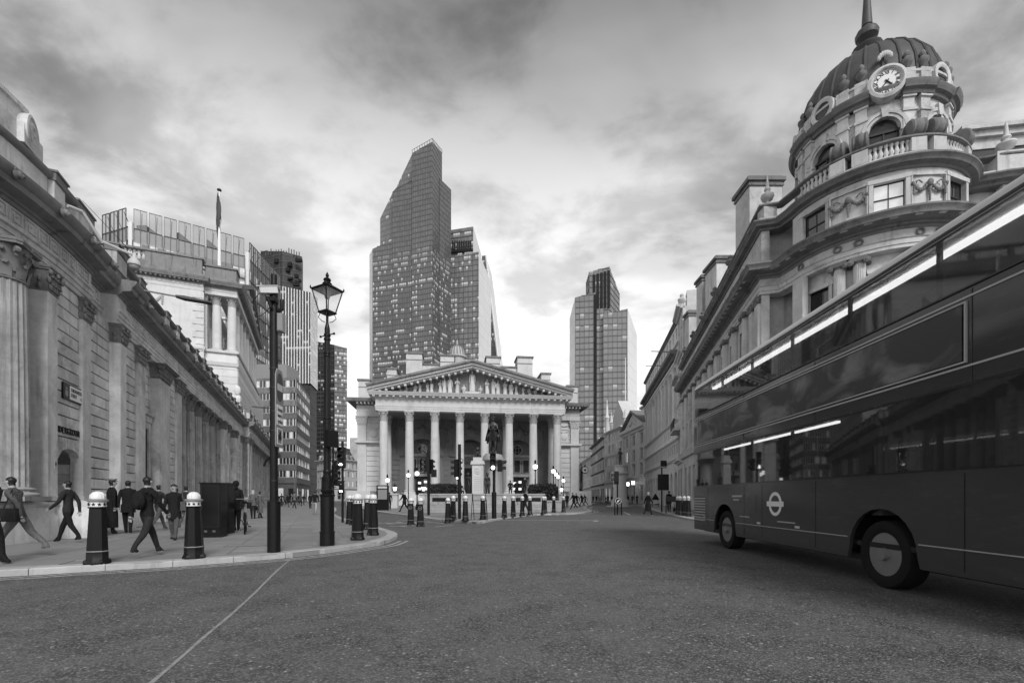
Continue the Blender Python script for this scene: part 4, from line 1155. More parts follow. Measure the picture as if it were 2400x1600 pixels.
def mansard_corner():
    t = thing('mansard_corner_block', (-66, 172, 0), 0, 'pale stone corner block with mansard roof and round dormer at the street end', 'building')
    base = t.location
    for p, q, nb in ((Vector((-74, 178, 0)), Vector((-66, 170, 0)), 4), (Vector((-66, 170, 0)), Vector((-61.5, 170, 0)), 2), (Vector((-61.5, 170, 0)), Vector((-55, 192, 0)), 9)):
        d = q - p; L = d.length; e = thing('x', (0, 0, 0), 0, None, None)
        s = bpy.data.objects.new('street_front', None); COL.objects.link(s); s.parent = t; s.location = p - base; s.rotation_euler = (0, 0, atan2(d.y, d.x))
        bpy.data.objects.remove(e)
        fl = [(4.4, .6, 3.0, 1.2), (3.6, .8, 2.2, .9), (3.4, .8, 2.1, .9), (3.2, .7, 1.9, .8)]
        zt = facade(s, L, .1, fl, nb, 'portland', lit=.3, glaze=(1, 2))
        string(s, [(-.3, 0), (L + .3, 0)], 4.3, .4, .35, 'portland'); string(s, [(-.4, 0), (L + .4, 0)], zt - .2, .8, .8, 'portland', 'cornice'); string(s, [(-.2, 0), (L + .2, 0)], 11.3, .35, .3, 'portland')
        B().add([(-.2, .3, zt + .6), (L + .2, .3, zt + .6), (L - .4, 2.6, zt + 5), (.4, 2.6, zt + 5)], [(0, 1, 2, 3)]).obj('mansard_slope', 'slate', s)
        for i in range(nb):
            c = L * (i + .5) / nb; d_ = B().box(c - .5, c + .5, .4, 2.2, zt + .8, zt + 2.4).obj('dormer', 'portland', s); B().box(c - .3, c + .3, .37, .41, zt + 1.0, zt + 2.2).obj('pane', 'window_glass', d_)
    B().poly([(-74 - base.x + 1, 8.5), (0, .5), (4, .5), (10.5, 20), (-8, 24)], .1, 15).obj('core', 'interior_dark', t)
    B().poly([(-7, 9), (0, 2.6), (3.4, 2.6), (9, 20), (-6, 24)], 19.5, 19.8).obj('roof_top', 'slate', t)
    b = B(); b.box(.6, 3.8, -.1, 1.2, 15.5, 18.6); b.vpoly([(.4, 18.6), (4.0, 18.6)] + [(2.2 + 1.8 * cos(a), 18.6 + 1.3 * sin(a)) for a in [pi * i / 8 for i in range(1, 8)]], -.3, 1.0); b.obj('gable_dormer', 'portland', t)
    b = B(); b.xf = Matrix.Translation((2.2, -.32, 17)) @ Matrix.Rotation(pi / 2, 4, 'X'); b.lathe([(.9, 0), (1.0, .06), (.7, .08), (.68, 0)], 16); b.obj('round_window', 'sooty', t)
    B().box(4.5, 7.5, 6, 9, 15, 24).obj('chimney', 'portland', t); B().box(-6, -4.5, 10, 13, 15, 22).obj('chimney', 'portland', t)
mansard_corner()
# ================================================================== the columned exchange at the head of the junction
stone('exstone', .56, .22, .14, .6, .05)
stone('exshade', .21, .35, .2, .6, .05)  # darker copy of exstone: shade of portico and tympanum put into the colour
EXO, EXA = Vector((-6.17, 73.0, 0)), radians(7)
ex = thing('exchange_building', EXO, EXA, 'broad stone exchange with eight column portico and sculpted pediment facing the junction', 'building')
def exchange():
    zb, zc, za = 2.6, 14.4, 17.1           # column foot, capital top, cornice top
    # steps
    for k in range(8):
        B().box(-16.2 - .0 + .02 * k, 16.2 - .02 * k, -3.4 + k * .38, 9, .1 + k * .2, .1 + (k + 1) * .2).obj('step', 'exstone', ex)
    B().box(-18.6, -15.2, -1.5, 8, .1, 2.3).obj('podium', 'exstone', ex); B().box(15.2, 18.6, -1.5, 8, .1, 2.3).obj('podium', 'exstone', ex)
    cols = [-13.44 + 3.84 * k for k in range(8)]
    col = column(ex, (cols[0], 0, 0), .66, zb - .9, zc, 1.55, 'exstone', 'portland', 0, .75)  # capitals in a darker stone: shadows of the carving put into the colour
    for x in cols[1:]: inst(col, ex, (x, 0, zb - .9))
    for x in cols: B().box(x - 1.0, x + 1.0, -1.0, 1.0, 1.3, zb - .88).obj('pedestal', 'exstone', ex)
    for x in (cols[0], cols[-1], cols[2], cols[5]): inst(col, ex, (x, 4.0, zb - .9))
    # entablature of the portico
    path = [(-14.55, 7), (-14.55, -.75), (14.55, -.75), (14.55, 7)]
    for nm, prof in (('architrave', [(-1.3, zc), (0, zc), (0, zc + .3), (.05, zc + .31), (.05, zc + .62), (.1, zc + .63), (.1, zc + .8), (-1.3, zc + .8)]), ('frieze', [(-1.3, zc + .8), (.0, zc + .8), (.0, zc + 1.75), (-1.3, zc + 1.75)]),
                     ('cornice', [(-1.3, zc + 1.75), (.06, zc + 1.75), (.2, zc + 1.95), (.25, zc + 2.15), (.9, zc + 2.2), (.95, zc + 2.42), (1.08, zc + 2.55), (1.12, zc + 2.68), (-1.3, zc + 2.7)])):
        B().sweep(prof, path).obj(nm, 'exstone', ex)
    for i in range(31):
        x = -14.7 + i * .98; B().box(x - .17, x + .17, -1.55, -.98, zc + 1.96, zc + 2.19).obj('modillion', 'exstone', ex)
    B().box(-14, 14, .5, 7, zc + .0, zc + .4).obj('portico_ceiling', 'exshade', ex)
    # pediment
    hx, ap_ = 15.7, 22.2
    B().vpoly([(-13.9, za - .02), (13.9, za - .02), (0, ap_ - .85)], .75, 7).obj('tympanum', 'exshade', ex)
    for s in (-1, 1):
        for d0, d1, y in ((0, .35, -1.15), (.35, .75, -1.5), (.75, 1.05, -1.9)):
            pts = [(s * hx, za + d0 - .03), (0, ap_ - 1.0 + d0), (0, ap_ - 1.0 + d1), (s * hx * (1.0 + .012 * d1), za + d1 - .03)]
            B().vpoly(pts, y, 7).obj('raking_cornice', 'exstone' if d0 < .7 else 'portland_dark', ex)
        for i in range(15):
            t = (i + .7) / 15.5; x = s * (hx - 1.2) * (1 - t); z = za - .1 + (ap_ - 1.25 - za) * t
            B().box(x - .16, x + .16, -1.3, -.6, z - .12, z + .16).obj('modillion', 'exstone', ex)
    # wings behind
    zw, zwt = zc - .9, 17.1
    for s in (-1, 1):
        x0, x1 = (-18.4, -13.2) if s < 0 else (13.2, 18.4)
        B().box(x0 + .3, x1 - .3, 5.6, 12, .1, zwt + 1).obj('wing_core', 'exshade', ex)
        for i in range(10):
            B().cbox(x0 + .6, x1 - .6, 5.2, 5.62, 2.3 + i * .82, 2.3 + i * .82 + .78, .03).obj('wing_course', 'exstone', ex)
        B().box(x0 + .6, x1 - .6, 5.3, 5.62, 10.5, 14.6).obj('wing_panel', 'exstone', ex)
        c = (x0 + x1) / 2
        B().frame(c - 1.35, c + 1.35, 10.7, 13.0, .15, 5.2, 5.3).obj('panel_frame', 'exstone', ex)
        cr = B(); cr.blob((c, 5.28, 11.7), (.6, .14, .7), 10, 7)
        for q in range(9):
            tt = q / 8; cr.blob((c - .95 + 1.9 * tt, 5.24, 12.75 - .4 * sin(pi * tt)), (.16, .12, .14), 6, 5)
        for sx in (-1, 1):
            for q in range(4): cr.blob((c + sx * .95, 5.26, 12.4 - q * .35), (.13, .1, .2), 6, 5)
        cr.obj('carved_arms', 'exstone', ex)
        sw = B()
        for q in range(13):
            tt = q / 12; sw.blob((c - 1.5 + 3.0 * tt, 5.24, 14.1 - .6 * sin(pi * tt)), (.2, .16, .2), 6, 5)
        sw.obj('garland', 'exstone', ex)
        for px_ in (x0 + .1, x1 - 1.5):
            p = B().box(px_, px_ + 1.4, 4.9, 5.4, 2.3, zc - 1.4).obj('pilaster', 'exstone', ex)
            pilaster_cap(1.4, .5, 1.5).obj('capital', 'portland', p, (px_ + .7, 4.9, zc - 1.45))  # darker than the pilaster, with the carving's shadows painted into its tone
        pth = [(x0, 30), (x0, 4.8), (x1, 4.8)] if s < 0 else [(x0, 4.8), (x1, 4.8), (x1, 30)]
        for nm, prof, m in (('architrave', [(-.8, zc + .0), (.0, zc + .0), (.08, zc + .75), (-.8, zc + .8)], 'exstone'), ('frieze', [(-.8, zc + .8), (.0, zc + .8), (.0, zc + 1.75), (-.8, zc + 1.75)], 'exstone'),
                            ('cornice', [(-.8, zc + 1.75), (.1, zc + 1.75), (.3, zc + 2.05), (1.3, zc + 2.15), (1.45, zc + 2.45), (1.5, zc + 2.7), (-.8, zc + 2.7)], 'portland_dark'), ('string_course', [(-.8, 10.1), (.3, 10.1), (.3, 10.45), (-.8, 10.45)], 'exstone')):
            B().sweep(prof, pth).obj(nm, m, ex)
        for i in range(9):
            x = x0 + .2 + i * .58; B().box(x, x + .24, 3.7, 4.7, zc + 1.85, zc + 2.12).obj('modillion', 'exstone', ex)
        # parapet pedestals and attic stacks
        for a, b_, y, z0, z1 in ((18.2, 16.4, 5.2, 17.1, 20.2), (16.4, 13.4, 5.8, 17.1, 19.6), (14.2, 12.6, 9, 17, 23.2), (12.9, 10.6, 9.4, 17, 22.0), (11.0, 8.3, 9, 17, 26.0), (8.3, 5.2, 9.6, 17, 24.3), (5.2, 2.8, 9, 17, 25.8), (2.8, .1, 9.8, 17, 23.6)):
            xa, xb = sorted((s * a, s * b_))
            m = B().box(xa, xb, y, y + 3.5, z0, z1).obj('attic_block', 'exstone', ex)
            B().box(xa - .18, xb + .18, y - .18, y + 3.6, z1, z1 + .28).box(xa - .02, xb + .02, y - .04, y + 3.5, z1 - 1.1, z1 - .95).obj('attic_cap', 'portland_dark', m)
        c = s * 6.75
        n = B().vpoly([(c - 1.0, 21.2), (c + 1.0, 21.2)] + [(c + 1.0 * cos(t), 22.4 + 1.0 * sin(t)) for t in [pi * i / 8 for i in range(9)]], 9.45, 9.62).obj('blind_arch', 'exshade', ex)
        b = B(); x = s * 14.9
        b.blob((x, 5.6, 20.0), (.9, .3, .4), 8, 5); b.blob((x - s * .7, 5.6, 20.3), (.3, .25, .3), 7, 5); b.blob((x + s * .9, 5.6, 19.9), (.5, .2, .2), 7, 5)
        b.obj('parapet_beast', 'portland_dark', ex)
    # body of the building behind
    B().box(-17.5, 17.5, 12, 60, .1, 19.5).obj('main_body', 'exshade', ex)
    # cupola on the roof
    b = B(); b.lathe([(1.9, 0), (1.9, .5), (1.6, .6), (1.6, 2.4), (2.0, 2.6), (2.0, 2.9), (1.7, 3.0), (1.62, 3.7), (1.3, 4.5), (.7, 5.1), (.2, 5.4), (.16, 6.2), (0, 6.4)], 16, -2.2, 26, 28.0)
    b.box(-4.4, 0, 24, 28, 17, 28); cu = b.obj('cupola', 'portland', ex)
    d = B()
    for k in range(16):
        a = 2 * pi * k / 16
        d.tube([(-2.2 + 1.72 * cos(a), 26 + 1.72 * sin(a), 31), (-2.2 + 1.66 * cos(a), 26 + 1.66 * sin(a), 31.7), (-2.2 + 1.33 * cos(a), 26 + 1.33 * sin(a), 32.5), (-2.2 + .7 * cos(a), 26 + .7 * sin(a), 33.15)], .09, 5)
    d.obj('dome_rib', 'sooty', cu)
    # rear wall of the portico with three great arches
    yb = 7.2
    def arch(cx, w, zs, z0, mat_d, recess):
        n = 14
        outer = [(cx + (w + 1.0) * cos(pi * i / n), zs + (w + 1.0) * sin(pi * i / n)) for i in range(n + 1)]
        inner = [(cx + w * cos(pi * i / n), zs + w * sin(pi * i / n)) for i in range(n + 1)]
        for i in range(n):
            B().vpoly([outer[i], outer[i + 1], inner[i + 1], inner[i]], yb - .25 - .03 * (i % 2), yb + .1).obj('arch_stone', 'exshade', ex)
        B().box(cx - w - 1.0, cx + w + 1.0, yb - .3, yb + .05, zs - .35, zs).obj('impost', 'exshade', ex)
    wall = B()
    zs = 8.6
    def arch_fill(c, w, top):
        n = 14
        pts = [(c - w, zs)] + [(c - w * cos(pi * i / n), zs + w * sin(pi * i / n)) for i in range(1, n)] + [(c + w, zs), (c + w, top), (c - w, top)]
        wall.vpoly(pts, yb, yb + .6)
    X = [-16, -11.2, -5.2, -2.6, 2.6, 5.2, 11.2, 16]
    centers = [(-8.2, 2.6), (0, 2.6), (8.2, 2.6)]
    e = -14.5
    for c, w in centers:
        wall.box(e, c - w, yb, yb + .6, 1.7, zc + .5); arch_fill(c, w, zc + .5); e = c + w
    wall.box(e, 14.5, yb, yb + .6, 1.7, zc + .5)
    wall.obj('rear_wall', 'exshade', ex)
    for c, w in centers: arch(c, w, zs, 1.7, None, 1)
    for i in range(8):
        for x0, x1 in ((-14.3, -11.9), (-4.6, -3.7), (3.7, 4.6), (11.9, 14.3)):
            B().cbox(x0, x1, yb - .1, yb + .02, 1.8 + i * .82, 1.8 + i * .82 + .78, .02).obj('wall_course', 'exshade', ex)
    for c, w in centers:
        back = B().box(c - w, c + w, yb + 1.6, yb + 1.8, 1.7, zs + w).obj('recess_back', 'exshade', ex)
        if c:
            # doorway, gallery windows and a round light
            for k in (-1, 0, 1):
                x = c + k * 1.55
                wd = B().frame(x - .6, x + .6, 5.6, 8.0, .1, yb + 1.4, yb + 1.58).obj('window', 'portland', ex)
                B().box(x - .5, x + .5, yb + 1.5, yb + 1.56, 5.7, 7.9).obj('pane', 'window_glass', wd)
            B().box(c - 2.4, c + 2.4, yb + .9, yb + 1.6, 4.9, 5.4).obj('gallery_floor', 'portland', ex)
            dr = B().frame(c - 1.2, c + 1.2, 1.7, 4.8, .18, yb + 1.3, yb + 1.58).box(c - .06, c + .06, yb + 1.4, yb + 1.55, 1.7, 4.6).obj('door', 'iron_dull', ex)
            B().box(c - .95, c - .12, yb + 1.45, yb + 1.52, 1.9, 4.5).box(c + .12, c + .95, yb + 1.45, yb + 1.52, 1.9, 4.5).obj('pane', 'dark_glass', dr)
            for q, (dx, dz) in enumerate(((-.5, 2.6), (-.5, 3.6), (.5, 2.6), (.5, 3.8))): B().box(c + dx - .25, c + dx + .25, yb + 1.42, yb + 1.44, dz, dz + .4).obj('lit_pane', 'lit_shop', dr)
            r = B(); r.xf = Matrix.Translation((c, yb + 1.5, 9.6)) @ Matrix.Rotation(pi / 2, 4, 'X')
            r.lathe([(.95, -.05), (.95, .12), (.78, .12), (.78, -.05)], 20); r.box(-.3, -.22, -.7, .7, 0, .1); r.box(.22, .3, -.7, .7, 0, .1); r.box(-.7, .7, -.42, -.34, 0, .1); r.box(-.7, .7, .34, .42, 0, .1)
            ro = r.obj('round_window', 'portland', ex)
            B().vpoly([(c + .8 * cos(2 * pi * i / 20), 9.6 + .8 * sin(2 * pi * i / 20)) for i in range(20)], yb + 1.52, yb + 1.56).obj('pane', 'window_glass' if c < 0 else 'dark_glass', ro)
        else:
            B().vpoly([(c + 2.2 * cos(pi * i / 14), zs + .2 + 2.2 * sin(pi * i / 14)) for i in range(15)], yb + 1.4, yb + 1.58).obj('fanlight', 'sooty', ex)
            B().box(c - 1.5, c + 1.5, yb + 1.3, yb + 1.55, 1.7, 6.4).obj('doorway', 'interior_dark', ex)
            b = B()
            for k in range(26):
                a = 2 * pi * k / 26; b.blob((c - 2.0 + .75 * cos(a) * random.uniform(.6, 1.1), yb + 1.1, 6.2 + .6 * sin(a) * random.uniform(.6, 1.1)), (.16, .1, .16), 5, 4)
            b.obj('wreath', 'iron_dull', ex)
    # garlands on the rear wall
    for c in (-12.4, -4.2, 4.2, 12.4):
        b = B()
        for k in range(7): b.blob((c, yb - .12, 12.6 - k * .45), (.32 - .03 * k, .16, .3), 6, 5)
        b.obj('drop_garland', 'exshade', ex)
    for c in (-8.2, 8.2, 0):
        b = B()
        for k in range(17):
            t = k / 16; b.blob((c - 3.6 + 7.2 * t, yb - .12, 13.3 - 1.0 * abs(sin(2 * pi * t))), (.28, .16, .26), 6, 5)
        b.blob((c, yb - .2, 12.4), (.9, .25, .8), 8, 6); b.obj('garland', 'exshade', ex)
    B().box(4.65, 5.15, 6.9, 7.12, 3.2, 5.0).obj('notice_board', 'interior_dark', ex)
exchange()
# ================================================================== domed corner building on the right
stone('domestone', .56, .42, .26, 1.0, .06)
stone('domedark', .19, .5, .3, 1.2, .06)
DB = Vector((13.5, 25.4, 0))
dm = thing('domed_corner_building', DB, 0, 'large stone corner building with ribbed dark dome and clock above a rounded bay', 'building')
DCX, DCY = 18.3 - DB.x, 24.2 - DB.y
def arcp(r, a0, a1, n, cx=DCX, cy=DCY):
    return [(cx + r * cos(radians(a0 + (a1 - a0) * i / n)), cy + r * sin(radians(a0 + (a1 - a0) * i / n))) for i in range(n + 1)]
def ringwall(parent, r, z0, z1, openings, mat, a0=0, a1=360, th=.35, arch=True, name='drum_wall'):
    "curved wall with real openings (centre angle, half angle, sill z, head z, arched)"
    op = sorted(openings); cur = a0; segs = []
    for c, h, za, zb, ar in op:
        if c - h > cur: segs.append((cur, c - h))
        cur = c + h
    segs.append((cur, a1))
    prof = lambda za, zb: [(0, za), (0, zb), (-th, zb), (-th, za)]
    for s, e in segs:
        if e - s > .2: B().sweep(prof(z0, z1), arcp(r, s, e, max(2, int((e - s) / 5)))).obj(name, mat, parent)
    for c, h, za, zb, ar in op:
        if za > z0 + .01: B().sweep(prof(z0, za), arcp(r, c - h, c + h, 4)).obj(name, mat, parent)
        if not ar: B().sweep(prof(zb, z1), arcp(r, c - h, c + h, 4)).obj(name, mat, parent)
        else:
            w = radians(h) * r; n = 10; vs = []; pts = []
            for i in range(n + 1):
                t = -1 + 2 * i / n; pts.append((c + h * t, zb + w * sqrt(max(0, 1 - t * t))))
            b = B()
            for (a, z), (a2, zz) in zip(pts, pts[1:]):
                P = lambda an, rr, q: (DCX + rr * cos(radians(an)), DCY + rr * sin(radians(an)), q)
                b.add([P(a, r, z), P(a2, r, zz), P(a2, r, z1), P(a, r, z1), P(a, r - th, z), P(a2, r - th, zz), P(a2, r - th, z1), P(a, r - th, z1)], [(0, 1, 2, 3), (4, 7, 6, 5), (0, 4, 5, 1), (3, 2, 6, 7)])
            b.obj(name, mat, parent)
def at_ang(a, r, z=0, cx=DCX, cy=DCY):
    "matrix of a frame standing on the drum: x to the right seen from outside, -y outward"
    return Matrix.Translation((cx + r * cos(radians(a)), cy + r * sin(radians(a)), z)) @ Matrix.Rotation(radians(a) + pi / 2, 4, 'Z')
def urn(r, h):
    return B().lathe([(r * .5, 0), (r * .5, .06 * h), (r * .22, .1 * h), (r * .25, .16 * h), (r * .8, .3 * h), (r, .45 * h), (r * .95, .52 * h), (r * .55, .6 * h), (r * .35, .66 * h), (r * .5, .74 * h), (r * .5, .84 * h), (r * .25, .94 * h), (0, h)], 12)
def ionic(parent, M, r, h, name='column', mat='domestone'):
    c = fluted(r, h - .55, .3, 20, .88, 4); c.xf = M; c2 = B(M)
    vs, fs, c.v, c.f, c.m = c.v, c.f, [], [], []
    c.xf = M; c.add(vs, fs)
    o = c.obj(name, mat, parent)
    b = B(M); attic_base(b, r, .3, 16); b.obj('column_base', mat, o)
    b = B(M); z = h - .26
    b.lathe([(r * .86, z - .05), (r * 1.0, z), (r * 1.0, z + .06)], 14)
    b.box(-r * 1.25, r * 1.25, -r * 1.1, r * 1.1, z + .05, z + .25)
    for sx in (-1, 1):
        for sy in (-1, 1):
            X = M @ Matrix.Translation((sx * r * 1.15, sy * r * .98, z + .02)) @ Matrix.Rotation(pi / 2, 4, 'X')
            b2 = b; sv = b.xf; b.xf = X; b.lathe([(0, -.09), (.13, -.08), (.15, 0), (.13, .08), (.06, .09), (.04, .12), (0, .12)], 10); b.xf = sv
    b.obj('capital', 'domedark', o)
    return o
def sash(parent, M, w, z0, z1, lit=False, curved=False):
    f = B(M).frame(-w / 2, w / 2, z0, z1, .05, .12, .2); f.box(-.02, .02, .13, .18, z0 + .05, z1 - .05); f.box(-w / 2 + .05, w / 2 - .05, .11, .19, (z0 + z1) / 2 - .03, (z0 + z1) / 2 + .03)
    o = f.obj('window', 'iron_dull', parent)
    B(M).box(-w / 2 + .05, w / 2 - .05, .15, .17, z0 + .05, z1 - .05).obj('pane', 'lit_room' if lit else 'window_glass', o)
    s = B(M); s.box(-w / 2 - .16, -w / 2, -.07, .12, z0, z1); s.box(w / 2, w / 2 + .16, -.07, .12, z0, z1); s.box(-w / 2 - .22, w / 2 + .22, -.09, .12, z1, z1 + .18); s.box(-w / 2 - .16, w / 2 + .16, -.1, .12, z0 - .1, z0)
    s.obj('window_surround', 'domestone', o)
    return o
def garland_panel(parent, M, w, z0, z1):
    p = B(M).frame(-w / 2, w / 2, z0, z1, .06, -.05, .03).obj('relief_panel', 'domestone', parent)
    b = B(M); zc = z1 - (z1 - z0) * .3
    for sx in (-1, 1):
        for k in range(8):
            t = k / 7; b.blob((sx * (.08 + t * (w * .42)), -.07, zc - .28 * sin(pi * t) * 1.0), (.075, .07, .085), 6, 5)
        for k in range(4): b.blob((sx * w * .44, -.06, zc - .05 - .12 * k), (.06, .05, .08), 6, 4)
        b.tube([(sx * w * .2, -.06, zc + .02), (sx * w * .3, -.07, zc + .14), (sx * w * .38, -.06, zc + .1), (sx * w * .36, -.06, zc + .02)], .03, 5)
    b.blob((0, -.1, zc + .02), (.13, .1, .17), 8, 6)
    for k in range(5): b.blob((0, -.07, zc - .22 - .12 * k), (.08 - .01 * k, .06, .08), 6, 4)
    b.obj('garland', 'domedark', p)
SIDE = [(19.4 - DB.x, 53.4 - DB.y), (0, 0), (.9, -.3)]
def dome_building():
    bay = arcp(3.75, 180, 325, 22)
    wing = [(22.6 - DB.x, 21.6 - DB.y), (38 - DB.x, 19.2 - DB.y)]
    path = SIDE[:2] + [(.85, -.25)] + bay + wing
    # body
    core = [(p[0] + .4, p[1]) for p in SIDE[:2]]
    B().poly([(6.6, 28), (.5, .6), (1.6, .2), (4.8, -1.0), (8.5, -3.2), (24, -5.4), (26, 20), (16, 30)], 0.1, 16).obj('core', 'domestone', dm)
    # sweeping mouldings
    for nm, prof, m in (('architrave', [(-.5, 12.2), (.12, 12.2), (.12, 12.35), (.16, 12.36), (.16, 12.55), (.22, 12.6), (-.5, 12.62)], 'domestone'), ('frieze', [(-.5, 12.62), (.1, 12.62), (.1, 13.0), (-.5, 13.0)], 'domestone'),
                        ('cornice', [(-.5, 13.0), (.14, 13.0), (.18, 13.1), (.3, 13.12), (.3, 13.22), (.82, 13.28), (.85, 13.42), (.95, 13.52), (.95, 13.6), (-.5, 13.66)], 'domedark'),
                        ('attic_cornice', [(-.5, 15.65), (.08, 15.65), (.12, 15.75), (.35, 15.8), (.4, 15.9), (.5, 15.98), (.5, 16.05), (-.5, 16.08)], 'domedark'),
                        ('parapet_foot', [(-.4, 16.08), (.12, 16.08), (.12, 16.32), (-.4, 16.32)], 'domestone'), ('parapet_rail', [(-.32, 16.92), (.06, 16.92), (.14, 16.97), (.14, 17.05), (.06, 17.08), (-.32, 17.08)], 'domedark'),
                        ('storey_band', [(-.3, 5.6), (.25, 5.6), (.4, 5.9), (.4, 6.05), (-.3, 6.1)], 'domestone')):
        B().sweep(prof, path).obj(nm, m, dm)
    # dentils
    d = B()
    for p, q in zip(resample(path, .2)[:-1], resample(path, .2)[1:]):
        an = atan2(q[1] - p[1], q[0] - p[0]); d.xf = Matrix.Translation((p[0], p[1], 0)) @ Matrix.Rotation(an, 4, 'Z'); d.box(.03, .14, -.27, -.1, 13.12, 13.24)
    o = d.obj('dentils', 'domestone', dm); o['kind'] = 'stuff'
    for p, q in zip(resample(path, .75)[:-1], resample(path, .75)[1:]):
        an = atan2(q[1] - p[1], q[0] - p[0]); X = Matrix.Translation((p[0], p[1], 0)) @ Matrix.Rotation(an, 4, 'Z')
        B(X).box(.05, .33, -.78, -.28, 13.26, 13.4).obj('modillion', 'domestone', dm)
    # attic storey of the bay: windows and garland panels in turn, 45 degrees apart
    hw = 9.0
    ringwall(dm, 3.75, 13.6, 15.7, [(200, hw, 13.85, 15.25, False), (245, hw, 13.85, 15.25, False), (290, hw, 13.85, 15.25, False)], 'domestone', 178, 325, name='attic_wall')
    for a in (200, 245, 290): sash(dm, at_ang(a, 3.75), 1.16, 13.86, 15.24, a == 245)
    for a in (222.5, 267.5): garland_panel(dm, at_ang(a, 3.77), 1.5, 13.85, 15.35)
    # piano nobile of the bay: paired columns and windows
    ringwall(dm, 3.45, 5.9, 12.3, [(200, 9, 6.9, 11.4, False), (245, 9, 6.9, 11.4, False), (290, 9, 6.9, 11.4, False)], 'domestone', 178, 325, name='bay_wall')
    for a in (200, 245, 290): sash(dm, at_ang(a, 3.45), 1.06, 9.6, 11.4, False); sash(dm, at_ang(a, 3.45), 1.06, 6.9, 9.1, False); B(at_ang(a, 3.45)).box(-.55, .55, 0, .2, 9.1, 9.6).obj('spandrel_panel', 'domestone', dm)
    for a in (216.5, 228.5, 261.5, 273.5): ionic(dm, at_ang(a, 3.62, 6.05), .27, 6.15)
    for a in (216.5, 228.5, 261.5, 273.5, 190):
        w = B(at_ang(a, 3.9, 12.8)); 
        for k in range(10): w.blob((.14 * cos(2 * pi * k / 10), -.0, .14 * sin(2 * pi * k / 10)), (.055, .05, .055), 6, 4)
        w.obj('wreath', 'domedark', dm)
    ringwall(dm, 3.6, .1, 5.7, [(200, 10, .8, 4.2, False), (245, 10, .1, 3.9, False), (290, 10, .8, 4.2, False)], 'domestone', 178, 325, name='ground_wall')
    for a in (200, 245, 290): B(at_ang(a, 3.6)).box(-.62, .62, .2, .26, .2, 4.2).obj('shop_window', 'dark_glass', dm)
    # side front along the street (far to near)
    p0, p1 = Vector(SIDE[0]), Vector(SIDE[1]); dd = p1 - p0; L = dd.length; an = atan2(dd.y, dd.x)
    s = bpy.data.objects.new('street_front', None); COL.objects.link(s); s.parent = dm; s.location = (p0.x, p0.y, 0); s.rotation_euler = (0, 0, an)
    bays = [L - (y - 25.4) * 1.022 for y in (28.5, 30.95, 33.4, 35.85, 38.3, 40.75, 43.2, 45.65, 48.1, 50.55)]
    facade(s, 2.5 * 10, 13.6, [(2.1, .35, 1.3, .95)], 10, 'domestone', x0=L - 27.5, lit=0, glaze=(2, 2))
    B().box(L - 2.5, L, 0, .4, 13.6, 15.7).obj('storey_wall', 'domestone', s); B().box(0, L - 27.5, 0, .4, 0, 15.7).obj('storey_wall', 'domestone', s)
    facade(s, 25, 5.9, [(3.2, .7, 2.2, 1.05), (3.1, .5, 1.9, 1.05)], 10, 'domestone', x0=L - 27.5, hood=(0,), glaze=(2, 2))
    B().box(L - 2.5, L, 0, .4, 5.9, 12.2).obj('storey_wall', 'domestone', s)
    facade(s, 25, .1, [(5.6, .8, 3.6, 1.3)], 10, 'domestone', x0=L - 27.5, sur=False, glaze=(1, 1), wmat='dark_glass')
    B().box(L - 2.5, L, 0, .4, .1, 5.8).obj('storey_wall', 'domestone', s)
    for k in range(13):
        for x0 in [L - 2.45] + [L - 27.5 + 2.5 * i - .55 for i in range(10)]:
            pass
    for k in range(12): B().cbox(L - 2.4, L - .05, -.08, .02, .2 + k * .45, .2 + k * .45 + .41, .02).obj('rustic_block', 'domestone', s)
    for i in range(11): ionic(s, Matrix.Translation((L - 27.5 + 2.5 * i, -.12, 6.05)), .26, 6.15)
    # paired corner pilasters
    for x in (L - .42, L - 1.5):
        pl = B().box(x - .3, x + .3, -.16, .05, 6.05, 11.8).obj('pilaster', 'domestone', s)
        b = B()
        for k in range(5): b.box(x - .24 + k * .105, x - .24 + k * .105 + .06, -.18, -.15, 6.4, 11.6)
        b.obj('fluting', 'domestone', pl)
        b = B(); b.box(x - .36, x + .36, -.24, .0, 12.05, 12.2)
        for sx in (-1, 1):
            b.xf = Matrix.Translation((x + sx * .3, -.16, 11.95)) @ Matrix.Rotation(pi / 2, 4, 'X'); b.lathe([(0, -.06), (.14, -.05), (.16, 0), (.13, .07), (0, .1)], 10); b.xf = None
        b.box(x - .3, x + .3, -.2, 0, 11.8, 12.05); b.obj('capital', 'domedark', pl)
    b = B(at_ang(190, 4.05, 0)); b.box(-.35, .3, 0, .3, 6.05, 12.2); b.obj('corner_pier', 'domestone', dm)
    # parapet piers and balusters on the side front and the bay
    bm = baluster_mesh(.6, .1, 8)
    for i in range(11):
        x = L - 27.2 + 2.5 * i
        p = B().box(x - .3, x + .3, -.08, .3, 16.33, 16.92).obj('parapet_pier', 'domestone', s)
        u = urn(.34, .95).obj('urn', 'domedark', s, (x, .1, 17.08)) if i % 2 == 0 and i < 9 else None
        for k in range(7): mobj('baluster', bm, 'domestone', s, (x + .45 + k * .265, .12, 16.325)) if i < 10 else None
    piers = []
    for a0, a1 in ((186, 198), (231, 245 - 11), (256, 267.5 - 4), (267.5 + 4, 279)): pass
